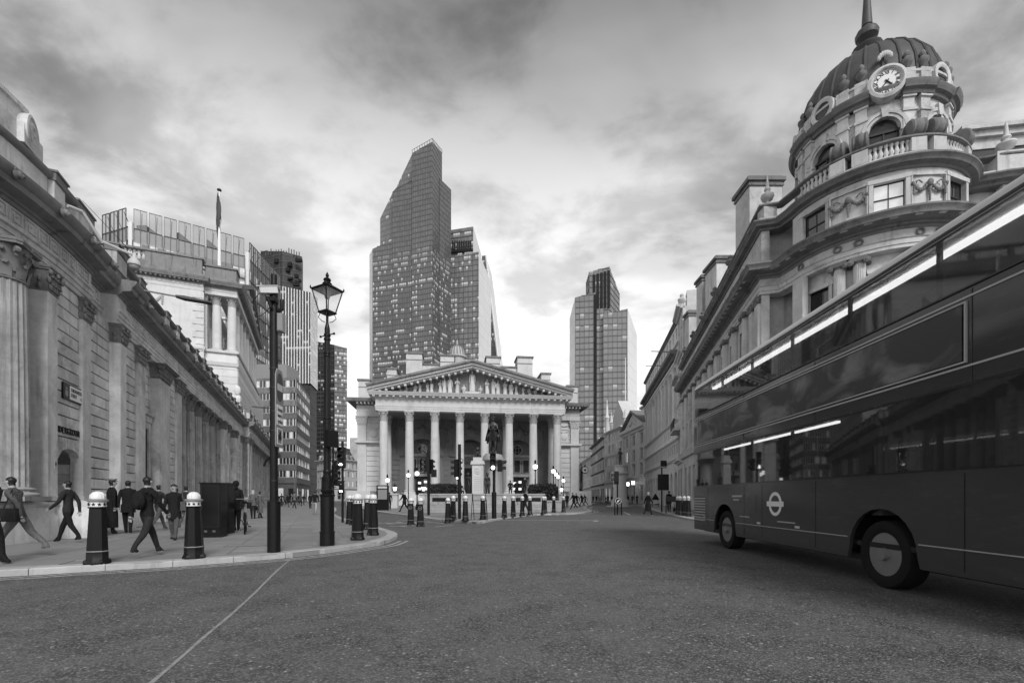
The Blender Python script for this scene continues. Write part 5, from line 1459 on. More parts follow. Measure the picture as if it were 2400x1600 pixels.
    for a in (216, 229, 261, 274, 306): 
        p = B(at_ang(a, 3.87)).box(-.3, .3, 0, .42, 16.33, 16.92).obj('parapet_pier', 'domestone', dm)
        # big scrolls lying on the parapet
        b = B(at_ang(a, 3.7, 17.08)); b.xf = b.xf @ Matrix.Rotation(pi / 2, 4, 'Y')
        b.lathe([(.34, -.3), (.4, -.24), (.36, -.16), (.4, -.08), (.4, .08), (.36, .16), (.4, .24), (.34, .3)], 14, -.36, .1); b.xf = at_ang(a, 3.7, 17.08)
        b.add([(-.3, .1, 0), (.3, .1, 0), (.3, .75, 0), (-.3, .75, 0), (-.3, .3, .7), (.3, .3, .7), (.3, .75, .2), (-.3, .75, .2)], [(0, 1, 5, 4), (4, 5, 6, 7), (1, 2, 6, 5), (0, 4, 7, 3)])
        b.obj('scroll', 'domedark', dm)
    for a0, a1 in ((186, 212), (233, 257), (278, 302)):
        n = int((a1 - a0) / 3.0)
        for k in range(n):
            a = a0 + (a1 - a0) * (k + .5) / n; mobj('baluster', bm, 'domestone', dm, at_ang(a, 3.68).translation + Vector((0, 0, 16.325)))
    p = B().box(.05, .75, -.15, .5, 16.33, 16.92).obj('parapet_pier', 'domestone', dm)
    B().lathe([(.3, 0), (.3, .1), (.14, .2), (.14, .35), (.4, .5), (.5, .72), (.48, .85), (.3, 1.0), (.16, 1.1), (.24, 1.25), (.2, 1.4), (.14, 1.5), (.06, 2.1), (0, 2.4)], 14).obj('urn', 'domestone', dm, (.4, .15, 17.08)).scale = (.68, .68, .72)
    # drum with arched windows and paired pilasters
    wins = [(a, 11.5, 16.6, 18.0, True) for a in (20, 65, 110, 155, 200, 245, 290, 335)]
    ringwall(dm, 3.05, 15.8, 19.3, wins, 'domestone', 0, 360)
    for a in (155, 200, 245, 290, 335):
        M = at_ang(a, 3.05)
        f = B(M).frame(-.58, .58, 16.3, 18.05, .06, .14, .22); f.box(-.03, .03, .14, .2, 16.36, 18); f.box(-.6, .6, .12, .22, 17.95, 18.06)
        wo = f.obj('window', 'iron_dull', dm)
        B(M).vpoly([(-.6, 16.3), (.6, 16.3)] + [(.6 * cos(pi * i / 10), 18.0 + .6 * sin(pi * i / 10)) for i in range(11)], .19, .22).obj('pane', 'window_glass', wo)
        ar = B(M)
        for r0, r1, y in ((.6, .72, -.05), (.74, .88, -.09)):
            for i in range(12):
                t0, t1 = pi * i / 12, pi * (i + 1) / 12
                ar.vpoly([(r0 * cos(t0), 18.0 + r0 * sin(t0)), (r1 * cos(t0), 18.0 + r1 * sin(t0)), (r1 * cos(t1), 18.0 + r1 * sin(t1)), (r0 * cos(t1), 18.0 + r0 * sin(t1))], y, .12)
        ar.vpoly([(-.1, 18.55), (.1, 18.55), (.17, 19.05), (-.17, 19.05)], -.14, .1)
        ar.box(-.95, -.6, -.06, .12, 17.85, 18.0); ar.box(.6, .95, -.06, .12, 17.85, 18.0)
        ar.obj('archivolt', 'domestone', wo)
    for c in (177.5, 222.5, 267.5, 312.5):
        for a in (c - 6.5, c + 6.5):
            M = at_ang(a, 3.1)
            pl = B(M).box(-.22, .22, -.1, .15, 16.0, 19.35).obj('pilaster', 'domestone', dm)
            B(M).box(-.26, .26, -.15, .15, 18.6, 18.72).box(-.28, .28, -.17, .15, 19.2, 19.36).obj('capital', 'domestone', pl)
    ring = arcp(3.05, 0, 360, 64)[:-1]
    for nm, prof, m in (('drum_string', [(-.2, 18.72), (.06, 18.72), (.06, 18.84), (-.2, 18.84)], 'domestone'), ('drum_cornice', [(-.3, 19.3), (.16, 19.3), (.2, 19.42), (.34, 19.48), (.37, 19.56), (.44, 19.66), (.44, 19.72), (-.3, 19.8)], 'domedark'),
                        ('drum_parapet', [(-.3, 19.8), (.12, 19.8), (.12, 20.3), (.2, 20.32), (.2, 20.42), (-.3, 20.44)], 'domestone')):
        B().sweep(prof, ring, True).obj(nm, m, dm)
    for c in (177.5, 222.5, 267.5, 312.5):
        B().sweep([(.05, 19.3), (.26, 19.3), (.3, 19.42), (.44, 19.48), (.47, 19.58), (.54, 19.68), (.54, 19.75), (.05, 19.82)], arcp(3.05, c - 12, c + 12, 5)).obj('cornice_break', 'domedark', dm)
        for a in (c - 6.5, c + 6.5):
            M = at_ang(a, 3.12)
            B(M).box(-.25, .25, -.12, .3, 19.82, 20.5).obj('pedestal', 'domestone', dm)
            u = urn(.24, .95); vs, fs = u.v, u.f; q = B(at_ang(a, 3.05, 20.5)); q.add(vs, fs); q.obj('finial_urn', 'domedark', dm)
    # round dormers and the clock
    for a in (155, 200, 290, 335):
        b = B(at_ang(a, 3.2, 20.25)); b.xf = b.xf @ Matrix.Rotation(pi / 2, 4, 'X')
        b.lathe([(.38, -.4), (.38, .06), (.46, .1), (.58, .08), (.6, -.5)], 20)
        ro = b.obj('round_dormer', 'domestone', dm)
        g = B(at_ang(a, 3.2, 20.25)); g.vpoly([(.4 * cos(2 * pi * i / 18), .4 * sin(2 * pi * i / 18)) for i in range(18)], .02, .05); g.obj('pane', 'window_glass', ro)
    # dome: ribbed lead
    prof = [(3.0, 20.35), (3.0, 20.8), (2.92, 21.4), (2.68, 22.1), (2.32, 22.65), (1.82, 23.12), (1.25, 23.45), (.7, 23.62), (.3, 23.67)]
    B().lathe(prof, 48, DCX, DCY).obj('dome', 'lead', dm)
    for k in range(28):
        a = 2 * pi * k / 28
        B().tube([(DCX + r * cos(a), DCY + r * sin(a), z) for r, z in prof[:-1]], [.075, .075, .07, .07, .06, .055, .045, .035], 6).obj('dome_rib', 'lead', dm)
    B().lathe([(.62, 24.1), (.66, 24.25), (.5, 24.4), (.42, 24.62), (.62, 24.85), (.66, 24.95), (.5, 25.05), (.3, 25.12), (.22, 25.3), (.3, 25.36), (.48, 25.5), (.52, 25.7), (.44, 25.86), (.24, 25.95), (.2, 26.1), (.24, 26.12), (.15, 27.6), (.1, 28.6), (.06, 30), (0, 30.3)], 16, DCX, DCY, -.58).obj('spire', 'lead', dm)
    sh = B(at_ang(245, 3.0, 21.15))
    for k in range(7):
        t = -1 + k / 3; sh.blob((.26 * sin(t), -.12, .32 * cos(t)), (.08, .07, .14), 6, 5)
    sh.obj('shell', 'domestone', dm)
    # roofs, dormers and chimneys along the side
    X = lambda y, o: ((19.4 - 13.5) * (y - 25.4) / 28 + o, y - 25.4)
    sl = B(); sl.add([X(27, 1.2) + (16.3,), X(53.4, 1.2) + (16.3,), X(53.4, 3.6) + (20.0,), X(27, 3.6) + (20.0,)], [(0, 1, 2, 3)]); sl.add([X(27, 1.2) + (16.3,), X(27, 3.6) + (20.0,), X(27, 12) + (20,), X(27, 12) + (16.3,)], [(0, 1, 2, 3)]); sl.obj('mansard_slope', 'slate', dm)
    for y, o, w, dpt, zt in ((33, 1.4, 1.9, 2.0, 22.8), (42.5, 1.2, 1.3, 2.4, 22.2), (47.0, 1.0, 1.2, 1.4, 22.9), (52.2, .6, 1.2, 1.2, 21.5)):
        cx, cy = X(y, o)
        c = B().box(cx - .3, cx + w, cy - dpt / 2, cy + dpt / 2, 15.6, zt).obj('chimney', 'domestone', dm)
        B().box(cx - .5, cx + w + .2, cy - dpt / 2 - .2, cy + dpt / 2 + .2, zt, zt + .25).box(cx - .4, cx + w + .1, cy - dpt / 2 - .1, cy + dpt / 2 + .1, zt - .3, zt - .15).box(cx - .35, cx + w + .05, cy - dpt / 2, cy + dpt / 2, zt + .25, zt + .4).obj('chimney_cap', 'domedark', c)
    b = B(); cx, cy = X(44.8, 1.6); b.box(cx, cx + 1.6, cy - 1, cy + 1, 16, 23.2); b.obj('roof_plant', 'iron_dull', dm)
    # right hand wing behind the bus
    wing_o = bpy.data.objects.new('side_front', None); COL.objects.link(wing_o); wing_o.parent = dm
    a, b_ = Vector(wing[0]), Vector(wing[1]); wing_o.location = (a.x, a.y, 0); wing_o.rotation_euler = (0, 0, atan2(b_.y - a.y, b_.x - a.x))
    facade(wing_o, 14, 13.6, [(2.1, .35, 1.3, .95)], 4, 'domestone'); facade(wing_o, 14, 5.9, [(3.2, .7, 2.2, 1.05), (3.1, .5, 1.9, 1.05)], 4, 'domestone'); facade(wing_o, 14, .1, [(5.7, .7, 3.8, 2.0)], 4, 'domestone', sur=False, wmat='dark_glass')
    B().box(-.3, 1.1, -.1, .9, 16.1, 17.15).obj('parapet_pier', 'domestone', wing_o)
    B().lathe([(.34, 0), (.34, .12), (.16, .22), (.16, .38), (.48, .55), (.6, .8), (.56, .95), (.3, 1.08), (.18, 1.2), (.3, 1.35), (.26, 1.5), (.16, 1.6), (.1, 2.4), (0, 2.7)], 16).obj('urn', 'domestone', wing_o, (.35, .3, 17.15)).scale = (.62, .62, .6)
    B().box(.7, 3.6, 3.2, 5.6, 15.8, 20.0).box(.5, 3.8, 3.0, 5.8, 20.0, 20.3).box(.3, 4.0, 2.8, 6, 20.3, 20.5).box(.6, 3.7, 3.1, 5.7, 19.4, 19.5).obj('chimney', 'domestone', wing_o)
    sl = B(); sl.add([(-1, .6, 16.2), (6, .6, 16.2), (6, 3.2, 19.4), (-1, 3.2, 19.4)], [(0, 1, 2, 3)]); sl.obj('mansard_slope', 'slate', wing_o)
dome_building()
# the clock stands out of the drum parapet
ck = thing('tower_clock', DB, 0, 'round white clock face with roman numerals below the ribbed dome', 'clock')
def clock():
    M = at_ang(245, 3.42, 19.95); R = .55
    b = B(M); b.xf = M @ Matrix.Rotation(pi / 2, 4, 'X'); b.lathe([(R, -.6), (R, .04), (R + .06, .1), (R + .18, .06), (R + .2, -.7)], 30); b.obj('clock_case', 'domestone', ck)
    b = B(M); b.vpoly([(R * cos(2 * pi * i / 36), R * sin(2 * pi * i / 36)) for i in range(36)], .0, .1); b.obj('clock_face', 'white_paint', ck)
    tk = B(M)
    for k in range(60):
        X = M @ Matrix.Rotation(2 * pi * k / 60, 4, 'Y'); tk.xf = X; tk.box(-.006, .006, -.008, .0, R * .90, R * .97)
    for r in (R * .88,):
        tk.xf = M
        for i in range(48):
            t0, t1 = 2 * pi * i / 48, 2 * pi * (i + 1) / 48
            tk.vpoly([(r * cos(t0), r * sin(t0)), ((r + .008) * cos(t0), (r + .008) * sin(t0)), ((r + .008) * cos(t1), (r + .008) * sin(t1)), (r * cos(t1), r * sin(t1))], -.006, .0)
    tk.obj('minute_track', 'iron', ck)
    nums = ['XII', 'I', 'II', 'III', 'IIII', 'V', 'VI', 'VII', 'VIII', 'IX', 'X', 'XI']
    for k, s in enumerate(nums):
        me = text(s, .19, .004, .004)
        xs = [v.co.x for v in me.vertices]; w = max(xs) - min(xs)
        wanted = min(w, .17)
        me.transform(M @ Matrix.Rotation(2 * pi * k / 12, 4, 'Y') @ Matrix.Translation((0, -.008, R * .72)) @ Matrix.Diagonal((wanted / w, 1, 1, 1)))
        mobj('numeral', me, 'iron', ck)
    for nm, ang, L, w in (('hour_hand', 2 * pi * (4.6 / 12), R * .5, .035), ('minute_hand', 2 * pi * (36.5 / 60), R * .82, .024)):
        h = B(M @ Matrix.Rotation(ang, 4, 'Y')); h.vpoly([(-w, -.1), (w, -.1), (w * .8, L * .75), (w * (2.2 if nm[0] == 'h' else 1), L * .8), (0, L), (-w * (2.2 if nm[0] == 'h' else 1), L * .8), (-w * .8, L * .75)], -.035, -.02); h.obj(nm, 'iron', ck)
clock()

# ================================================================== the row along the right hand street
def row_building(name, far, near, label):
    "thing whose local x runs from its far end to its near end, front to -y"
    d = Vector(near) - Vector(far)
    return thing(name, (far[0], far[1], 0), atan2(d.y, d.x), label, 'building'), d.length
# narrow ornate front next to the domed building
t, L = row_building('ornate_front', (20.75, 58.6), (19.45, 53.45), 'narrow richly carved stone front between domed building and long colonnade')
zt = facade(t, L, .1, [(5.4, .3, 4.2, 1.4), (3.4, .8, 2.0, .9), (3.2, .8, 1.9, .9), (3.0, .7, 1.8, .9), (2.8, .6, 1.6, .8), (2.8, .6, 1.6, .8), (2.4, .5, 1.4, .8)], 2, 'domestone', lit=.1, hood=(1,))
for z, o in ((5.3, .6), (8.9, .35), (12.1, .3), (15.0, .9), (17.8, .5), (zt - .2, .7)): string(t, [(0, .0), (L, 0)], z, .45, o, 'domestone')
for z in (9.4, 12.6):
    b = B()
    for k in range(5): b.blob((L - .4, -.25, z + k * .5), (.35 - .03 * k, .3, .4), 7, 5)
    b.obj('carved_figure', 'domestone', t)
B().box(.2, L - .2, -1.0, 0, 9.0, 9.25).obj('balcony_floor', 'domestone', t)
for k in range(9): B().box(.4 + k * .5, .55 + k * .5, -.95, -.85, 9.25, 10.2).obj('baluster', 'iron', t)
B().box(.3, L - .3, -1.0, -.8, 10.2, 10.35).obj('balcony_rail', 'iron', t)
B().box(0, L, .35, 9, .1, zt).obj('core', 'domestone', t)
for k in range(3): urn(.5, 1.5).obj('urn', 'domestone', t, (.7 + 1.9 * k, 0, zt + .3))
B().box(.5, 2.2, .8, 2.5, zt, zt + 3).obj('chimney', 'domestone', t)
# long colonnaded bank
t, L = row_building('colonnade_block', (25.9, 91), (20.8, 58.7), 'long pale stone block with upper row of pilasters and arched ground floor')
n = 10
facade(t, L, 6.2, [(2.6, .7, 1.3, .75), (2.2, .5, 1.2, .75)], 20, 'portland_pale', sur=False, glaze=(1, 1), wmat='dark_glass')
string(t, [(0, 0), (L, 0)], 5.9, .35, .4, 'portland_pale'); string(t, [(0, 0), (L, 0)], 8.5, .25, .3, 'portland_pale'); string(t, [(0, 0), (L, 0)], 10.8, .3, .35, 'portland_pale')
B().box(0, L, .5, 1.0, 11.0, 18.2).obj('upper_wall', 'portland_pale', t)
for i in range(n + 1):
    x = L * (i + .02) / (n + .04)
    p = B().box(x - .55, x + .55, -.05, .5, 11.1, 17.0).obj('pilaster', 'portland_pale', t); pilaster_cap(1.1, .5, 1.1).obj('capital', 'portland_pale', p, (x, -.05, 17.0))
for i in range(n):
    c = L * (i + .5) / n
    w = B().frame(c - .75, c + .75, 11.6, 16.6, .1, .38, .5).box(c - .7, c + .7, .4, .48, 14.0, 14.2).obj('window', 'portland_pale', t); B().box(c - .65, c + .65, .42, .46, 11.7, 16.5).obj('pane', 'window_glass', w)
    # arched ground floor openings
    pts = [(c - L / n / 2, .1), (c - 1.0, .1), (c - 1.0, 3.6)] + [(c - 1.0 * cos(pi * k / 8), 3.6 + 1.0 * sin(pi * k / 8)) for k in range(1, 8)] + [(c + 1.0, 3.6), (c + 1.0, .1), (c + L / n / 2, .1), (c + L / n / 2, 6.2), (c - L / n / 2, 6.2)]
    B().vpoly(pts, 0, .6).obj('arch_bay', 'portland_pale', t)
    B().box(c - 1.0, c + 1.0, .55, .6, .1, 4.6).obj('arch_glazing', 'dark_glass', t)
string(t, [(-.2, 0), (L, 0)], 18.1, .5, .3, 'portland_pale', 'architrave'); string(t, [(-.4, 0), (L, 0)], 19.0, .8, 1.0, 'portland_dark', 'cornice')
B().box(0, L, .1, .9, 18.6, 19.1).obj('frieze', 'portland_pale', t)
B().box(0, L, .3, 8, 19.8, 21.0).obj('parapet_wall', 'portland_pale', t); facade(t, L, 21.0, [(2.4, .5, 1.3, .9)], 14, 'portland_pale', sur=False, glaze=(1, 1)); string(t, [(-.2, 0), (L, 0)], 23.2, .4, .4, 'portland_dark')
B().box(0, L, .62, 10, .1, 19.5).obj('core', 'interior_dark', t)
# pedimented front
t, L = row_building('pediment_front', (25.2, 106), (25.95, 91.1), 'stone front with carved pediment and three tall window bays on the right street')
zt = facade(t, L, .1, [(5.2, .6, 3.2, 1.7), (3.2, .7, 2.2, 1.5), (3.2, .5, 2.3, 1.5), (3.0, .5, 2.1, 1.5)], 3, 'portland_pale', lit=.2, hood=(1,), glaze=(2, 3))
for k in range(11):
    for i in range(4): B().cbox(L * i / 3 - (.9 if i else 0), L * i / 3 + (.9 if i < 3 else 0), -.14, .02, .2 + k * .45, .2 + k * .45 + .4, .03).obj('rustic_block', 'portland_pale', t)
for i in range(4): B().box(L * i / 3 - .7 if i else 0, L * i / 3 + .7 if i < 3 else L, -.25, .02, 5.7, zt).obj('pilaster', 'portland_pale', t)
string(t, [(-.2, 0), (L, 0)], 5.2, .5, .5, 'portland_pale'); string(t, [(-.4, 0), (L + .2, 0)], zt, 1.2, .9, 'portland_pale', 'cornice')
B().vpoly([(.3, zt + 1.2), (L - .3, zt + 1.2), (L / 2, zt + 4.2)], -.2, 2).obj('pediment', 'portland_pale', t)
for a, b_ in (((-.2, zt + 1.2), (L / 2, zt + 4.4)), ((L / 2, zt + 4.4), (L + .2, zt + 1.2))): B().vpoly([a, b_, (b_[0], b_[1] + .5), (a[0], a[1] + .5)], -.8, 2.1).obj('raking_cornice', 'portland_dark', t)
b = B()
for k in range(5): b.blob((L / 2 - 2 + k, -.35, zt + 1.9 + .5 * (2 - abs(k - 2))), (.4, .25, .7), 7, 5)
b.obj('relief_figures', 'portland_pale', t)
B().box(0, L, .38, 9, .1, zt + 1).obj('core', 'interior_dark', t)
B().box(0, L, 4, 12, zt, zt + 6.5).obj('attic_storey', 'portland_pale', t); B().box(-.3, L + .2, 3.7, 12, zt + 6.5, zt + 7).obj('attic_cornice', 'portland_dark', t)
# white building with gable and pinnacles
t, L = row_building('white_gabled_front', (23.7, 120.5), (25.15, 106.1), 'white stone front with small gable and pinnacles down the right street')
zt = facade(t, L, .1, [(4.8, .4, 3.2, 1.4), (3.4, .8, 2.0, .9), (3.3, .8, 1.9, .9), (3.2, .7, 1.8, .9), (2.6, .5, 1.5, .8)], 5, 'portland_pale', lit=.5, glaze=(1, 2))
for z, o in ((4.7, .4), (zt - .3, .7), (11.2, .2)): string(t, [(0, 0), (L, 0)], z, .5, o, 'portland_pale')
B().vpoly([(L * .5, zt), (L, zt), (L, zt + 3), (L * .75, zt + 6.5), (L * .5, zt + 3)], 0, 3).obj('gable', 'portland_pale', t)
for x, h in ((L * .05, 9), (L * .3, 5), (L * .5, 4.5), (L, 4)): B().lathe([(.5, 0), (.5, h * .45), (.65, h * .47), (.35, h * .55), (.25, h * .8), (.1, h * .9), (.16, h * .93), (0, h)], 8, x, .5, zt).obj('pinnacle', 'portland_pale', t)
B().box(0, L, .38, 9, .1, zt).obj('core', 'interior_dark', t)
t, L = row_building('iron_balcony_front', (25.3, 149), (23.75, 120.6), 'lower grey front with long cornices and balconies far down the right street')
zt = facade(t, L, .1, [(4.6, .4, 3.2, 1.8), (3.4, .7, 2.1, 1.1), (3.2, .7, 2.0, 1.1), (3.0, .6, 1.9, 1.1), (2.4, .4, 1.5, 1.0)], 9, 'portland_pale', lit=.3, glaze=(1, 2))
for z, o in ((4.5, .5), (8.0, .4), (11.3, .4), (14.2, .5), (zt - .2, .9)): string(t, [(0, 0), (L, 0)], z, .4, o, 'portland_dark')
B().box(0, L, .38, 9, .1, zt).obj('core', 'interior_dark', t)
for x, h in ((L * .3, 2.5), (L * .7, 3), (L * .95, 4)): B().box(x - .8, x + .8, 1, 3, zt, zt + h).obj('chimney', 'portland_pale', t)
t, L = row_building('far_street_front', (27.5, 205), (25.4, 149.2), 'distant pale front closing the right street below the tower')
zt = facade(t, L, .1, [(4.4, .4, 3.0, 1.6), (3.4, .7, 2.0, 1.0), (3.2, .7, 1.9, 1.0), (3.0, .6, 1.8, 1.0)], 12, 'portland_pale', lit=.3, glaze=(1, 1), sur=False)
string(t, [(0, 0), (L, 0)], zt - .2, .6, .8, 'portland_pale', 'cornice'); string(t, [(0, 0), (L, 0)], 4.3, .4, .4, 'portland_pale')
B().box(0, L, .38, 9, .1, zt).obj('core', 'interior_dark', t)
# left side of that street beyond the exchange
t = thing('street_end_block', (22, 175, 0), 0, 'cluster of pale and brick buildings closing the street beyond the exchange', 'building')
for x0, x1, y, h, m in ((-1.5, 3.2, 0, 14, 'portland'), (3.2, 6.5, 25, 19, 'portland_pale'), (-1, 2.2, 12, 24, 'brick_dark'), (2.2, 5, 34, 22, 'brick_dark')):
    s = bpy.data.objects.new('block_front', None); COL.objects.link(s); s.parent = t; s.location = (x0, y, 0)
    nb = max(2, int((x1 - x0) / 1.5)); k = int(h / 3.4)
    facade(s, x1 - x0, .1, [(3.4, .8, 1.9, .8)] * k, nb, m, lit=.3, sur=False, glaze=(1, 1)); string(s, [(-.2, 0), (x1 - x0 + .2, 0)], k * 3.4, .5, .5, m, 'cornice'); B().box(0, x1 - x0, .4, 9, .1, k * 3.4).obj('core', 'interior_dark', s)
# ================================================================== double-deck bus
def bus_materials():
    q = NT('bus_paint'); p = q.pos()
    d = q.ramp(q.noise(q.scale(p, (1, 1, 4)), 2.2, 6, .7, .4), .5, .8)
    q.fin(q.math('MULTIPLY_ADD', d, .022, .045), q.math('MULTIPLY_ADD', d, .16, .16), .5)
    plain('bus_roof', .6, .35, .5, 0, .12, 2); plain('bus_trim', .42, .35, .5, 0, .1, 5); plain('bus_black', .012, .25, .5, 0, .2, 4)
    plain('alloy', .2, .4, .5, .1, .15, 9); plain('seat_fabric', .09, .8, .2, 0, .3, 9); q2 = NT('poster_dark'); q2.fin(q2.math('MULTIPLY_ADD', q2.ramp(q2.noise(q2.scale(q2.pos(), (1, 1, 1.6)), 1.1, 5, .5, 1.0), .42, .68), .16, .02), .35, .5)
    q = NT('bus_glass'); q.fin(.03, .03, .9)
    tr = q.n('ShaderNodeBsdfTransparent', {0: (.55, .55, .55, 1)}); lw = q.n('ShaderNodeLayerWeight', {0: .35}); mx = q.n('ShaderNodeMixShader', {0: q.math('MULTIPLY_ADD', lw.outputs[0], .5, .22)})
    q.L.new(tr.outputs[0], mx.inputs[1]); q.L.new(q.b.outputs[0], mx.inputs[2]); q.L.new(mx.outputs[0], q.N['Material Output'].inputs[0])
bus_materials()
BUSO = Vector((4.91 + .029 * 13.85, 13.85, 0)); BUSA = atan2(-1, -.029)
bus = thing('double_deck_bus', BUSO, BUSA, 'dark double deck bus with lit upper saloon crossing the junction', 'bus')
def rrect(x0, x1, y0, y1, r, n=5):
    out = []
    for cx, cy, a in ((x1 - r, y0 + r, -90), (x1 - r, y1 - r, 0), (x0 + r, y1 - r, 90), (x0 + r, y0 + r, 180)):
        for i in range(n + 1):
            t = radians(a + 90 * i / n); out.append((cx + r * cos(t), cy + r * sin(t)))
    return out
def build_bus():
    L, W = 11.2, 2.5; zs, zw0, zw1, zu0, zu1, zr = .36, 1.58, 2.50, 3.58, 4.30, 4.55
    plan = rrect(0, L, 0, W, .22)
    wx = (2.25, 7.35)
    # near side lower panel with wheel arches
    pts = [(.2, zs)]
    for c in wx:
        pts += [(c - .66, zs)] + [(c - .62 * cos(pi * i / 12), .50 + .60 * sin(pi * i / 12)) for i in range(13)] + [(c + .66, zs)]
    pts += [(L - .2, zs), (L - .2, zw0), (.2, zw0)]
    B().vpoly(pts, .0, .05).obj('lower_panel', 'bus_paint', bus)
    b = B(); b.box(.2, L - .2, W - .05, W, zs, zw0)
    b.sweep([(0, zs), (0, zw0), (-.05, zw0), (-.05, zs)], [p for p in plan if p[0] < .21][6 - 6:])
    b.obj('far_panel', 'bus_paint', bus)
    rear = [p for p in rrect(0, L, 0, W, .22) if p[0] <= .2201]
    B().sweep([(0, zs), (0, zw0), (-.05, zw0), (-.05, zs)], rear).obj('rear_panel', 'bus_paint', bus)
    front = [p for p in rrect(0, L, 0, W, .22) if p[0] >= L - .2201]; front = front[0:12]
    B().sweep([(0, zs), (0, zw0), (-.05, zw0), (-.05, zs)], front).obj('front_panel', 'bus_paint', bus)
    for c in wx:
        a = B(); a.xf = Matrix.Translation((c, .06, .5)) @ Matrix.Rotation(-pi / 2, 4, 'X'); a.lathe([(.62, 0), (.62, .5), (0, .52)], 16, 0, 0, 0, pi, 2 * pi); a.obj('wheel_arch', 'bus_black', bus)
        w = B(); w.xf = Matrix.Translation((c, .04, .47)) @ Matrix.Rotation(-pi / 2, 4, 'X')
        w.lathe([(.30, .02), (.36, -.0), (.45, .01), (.47, .05), (.47, .27), (.44, .3), (.3, .3)], 32, caps=False); tyre = w.obj('wheel', 'rubber', bus)
        r = B(); r.xf = Matrix.Translation((c, .04, .47)) @ Matrix.Rotation(-pi / 2, 4, 'X'); r.lathe([(.30, .03), (.27, .06), (.25, .14), (.17, .16), (.15, .06), (.09, .03), (.08, -.03), (0, -.03)], 28)
        for k in range(8): a_ = 2 * pi * k / 8 + .2; r.lathe([(.034, .15), (.034, .12), (0, .118)], 8, .21 * cos(a_), .21 * sin(a_))
        for k in range(10): a_ = 2 * pi * k / 10; r.lathe([(.016, .13), (.016, .08), (0, .075)], 6, .205 * cos(a_), .205 * sin(a_))
        r.obj('rim', 'alloy', tyre)
    # floors, ceilings
    B().poly(rrect(.06, L - .06, .06, W - .06, .2), .55, .62).obj('lower_floor', 'bus_black', bus); B().poly(rrect(.06, L - .06, .06, W - .06, .2), 2.56, 2.66).obj('upper_floor', 'bus_black', bus)
    B().box(.3, L - .3, .25, W - .25, .3, .55).obj('chassis', 'bus_black', bus)
    # window bands
    for z0, z1, nm in ((zw0, zw1, 'lower_glazing'), (zu0, zu1, 'upper_glazing')):
        B().sweep([(-.01, z0), (-.01, z1), (-.03, z1), (-.03, z0)], plan, True).obj(nm, 'bus_glass', bus)
    # pillars
    for x in (.32, 2.0, 3.55, 5.1, 6.65, 8.2, 9.75):
        B().box(x, x + .05, .035, .075, zw0, zw1).obj('window_pillar', 'bus_black', bus)
        B().box(x, x + .05, .035, .075, zu0, zu1).obj('window_pillar', 'bus_black', bus)
        B().box(x, x + .05, W - .075, W - .035, zw0, zw1).obj('window_pillar', 'bus_black', bus); B().box(x, x + .05, W - .075, W - .035, zu0, zu1).obj('window_pillar', 'bus_black', bus)
    # solid rear quarter of the lower deck
    # band between decks
    B().sweep([(0, zw1), (.01, zw1 + .03), (.01, zu0 - .03), (0, zu0), (-.05, zu0), (-.05, zw1)], plan, True).obj('deck_band', 'bus_paint', bus)
    # roof
    B().sweep([(0, zu1), (.012, zu1 + .03), (.0, zu1 + .09), (-.05, zu1 + .17), (-.16, zr - .01), (-.4, zr + .03), (-1.2, zr + .05), (-1.2, zr - .0), (-.2, zu1 + .06), (-.04, zu1)], plan, True).obj('roof', 'bus_roof', bus)
    B().box(.9, L - .9, .9, W - .9, zr, zr + .06).obj('roof_panel', 'bus_roof', bus)
    B().poly(rrect(.1, L - .1, .1, W - .1, .2), zu1 + .06, zu1 + .09).obj('ceiling', 'offwhite', bus)
    # thin body lines and drip rails
    for z, h, o, m in ((zu0 + .0, .018, .018, 'bus_black'), (zw1 + .02, .012, .02, 'bus_black'), (zw0 - .01, .015, .012, 'bus_black'), (zu1 + .012, .03, .025, 'bus_black'), (zu0 - .115, .022, .02, 'bus_trim'), (2.70, .022, .02, 'bus_trim')):
        B().box(.3, L - .3, -o, .004, z, z + h).obj('trim_strip', m, bus)
    for x0, x1 in ((.3, 1.6), (2.9, 6.7), (8.0, L - .3)): B().box(x0, x1, -.012, .004, .66, .672).obj('trim_strip', 'bus_trim', bus)
    # advertising board
    ad = B().box(.55, 8.6, -.028, -.008, 2.78, 3.40).obj('poster_board', 'poster_dark', bus)
    fr = B().frame(.5, 8.65, 2.75, 3.43, .018, -.034, -.006).obj('poster_frame', 'bus_trim', ad)
    for x in (1.2, 3.3, 4.1, 5.9, 8.6, 9.7): B().box(x, x + .012, -.004, .002, zs + .06, zw0 - .05).obj('panel_joint', 'bus_black', bus)
    for x in (3.3, 5.9, 8.7): B().box(x, x + .01, -.016, .002, zw1 + .03, zu0 - .03).obj('panel_joint', 'bus_black', bus)
    B().box(3.55, 3.85, -.006, .001, .95, 1.3).obj('fuel_flap', 'bus_paint', bus); B().box(9.0, 9.7, -.006, .001, .75, 1.2).obj('access_hatch', 'bus_paint', bus)
    # roundel decal: ring and bar
    c, z = 4.62, 1.13
    r = B()
    for i in range(28):
        t0, t1 = 2 * pi * i / 28, 2 * pi * (i + 1) / 28
        r.vpoly([(c + .17 * cos(t0), z + .17 * sin(t0)), (c + .235 * cos(t0), z + .235 * sin(t0)), (c + .235 * cos(t1), z + .235 * sin(t1)), (c + .17 * cos(t1), z + .17 * sin(t1))], -.006, .001)
    r.obj('roundel_ring', 'white_paint', bus); B().box(c - .31, c + .31, -.009, -.0065, z - .05, z + .05).obj('roundel_bar', 'white_paint', bus)
    for x0, x1, z0, z1 in ((2.7, 3.2, 1.27, 1.31), (2.75, 3.05, 1.19, 1.22), (3.1, 3.55, .82, .84), (4.7, 5.3, .78, .80)):
        B().box(x0, x1, -.005, .001, z0, z1).obj('decal', 'bus_trim', bus)
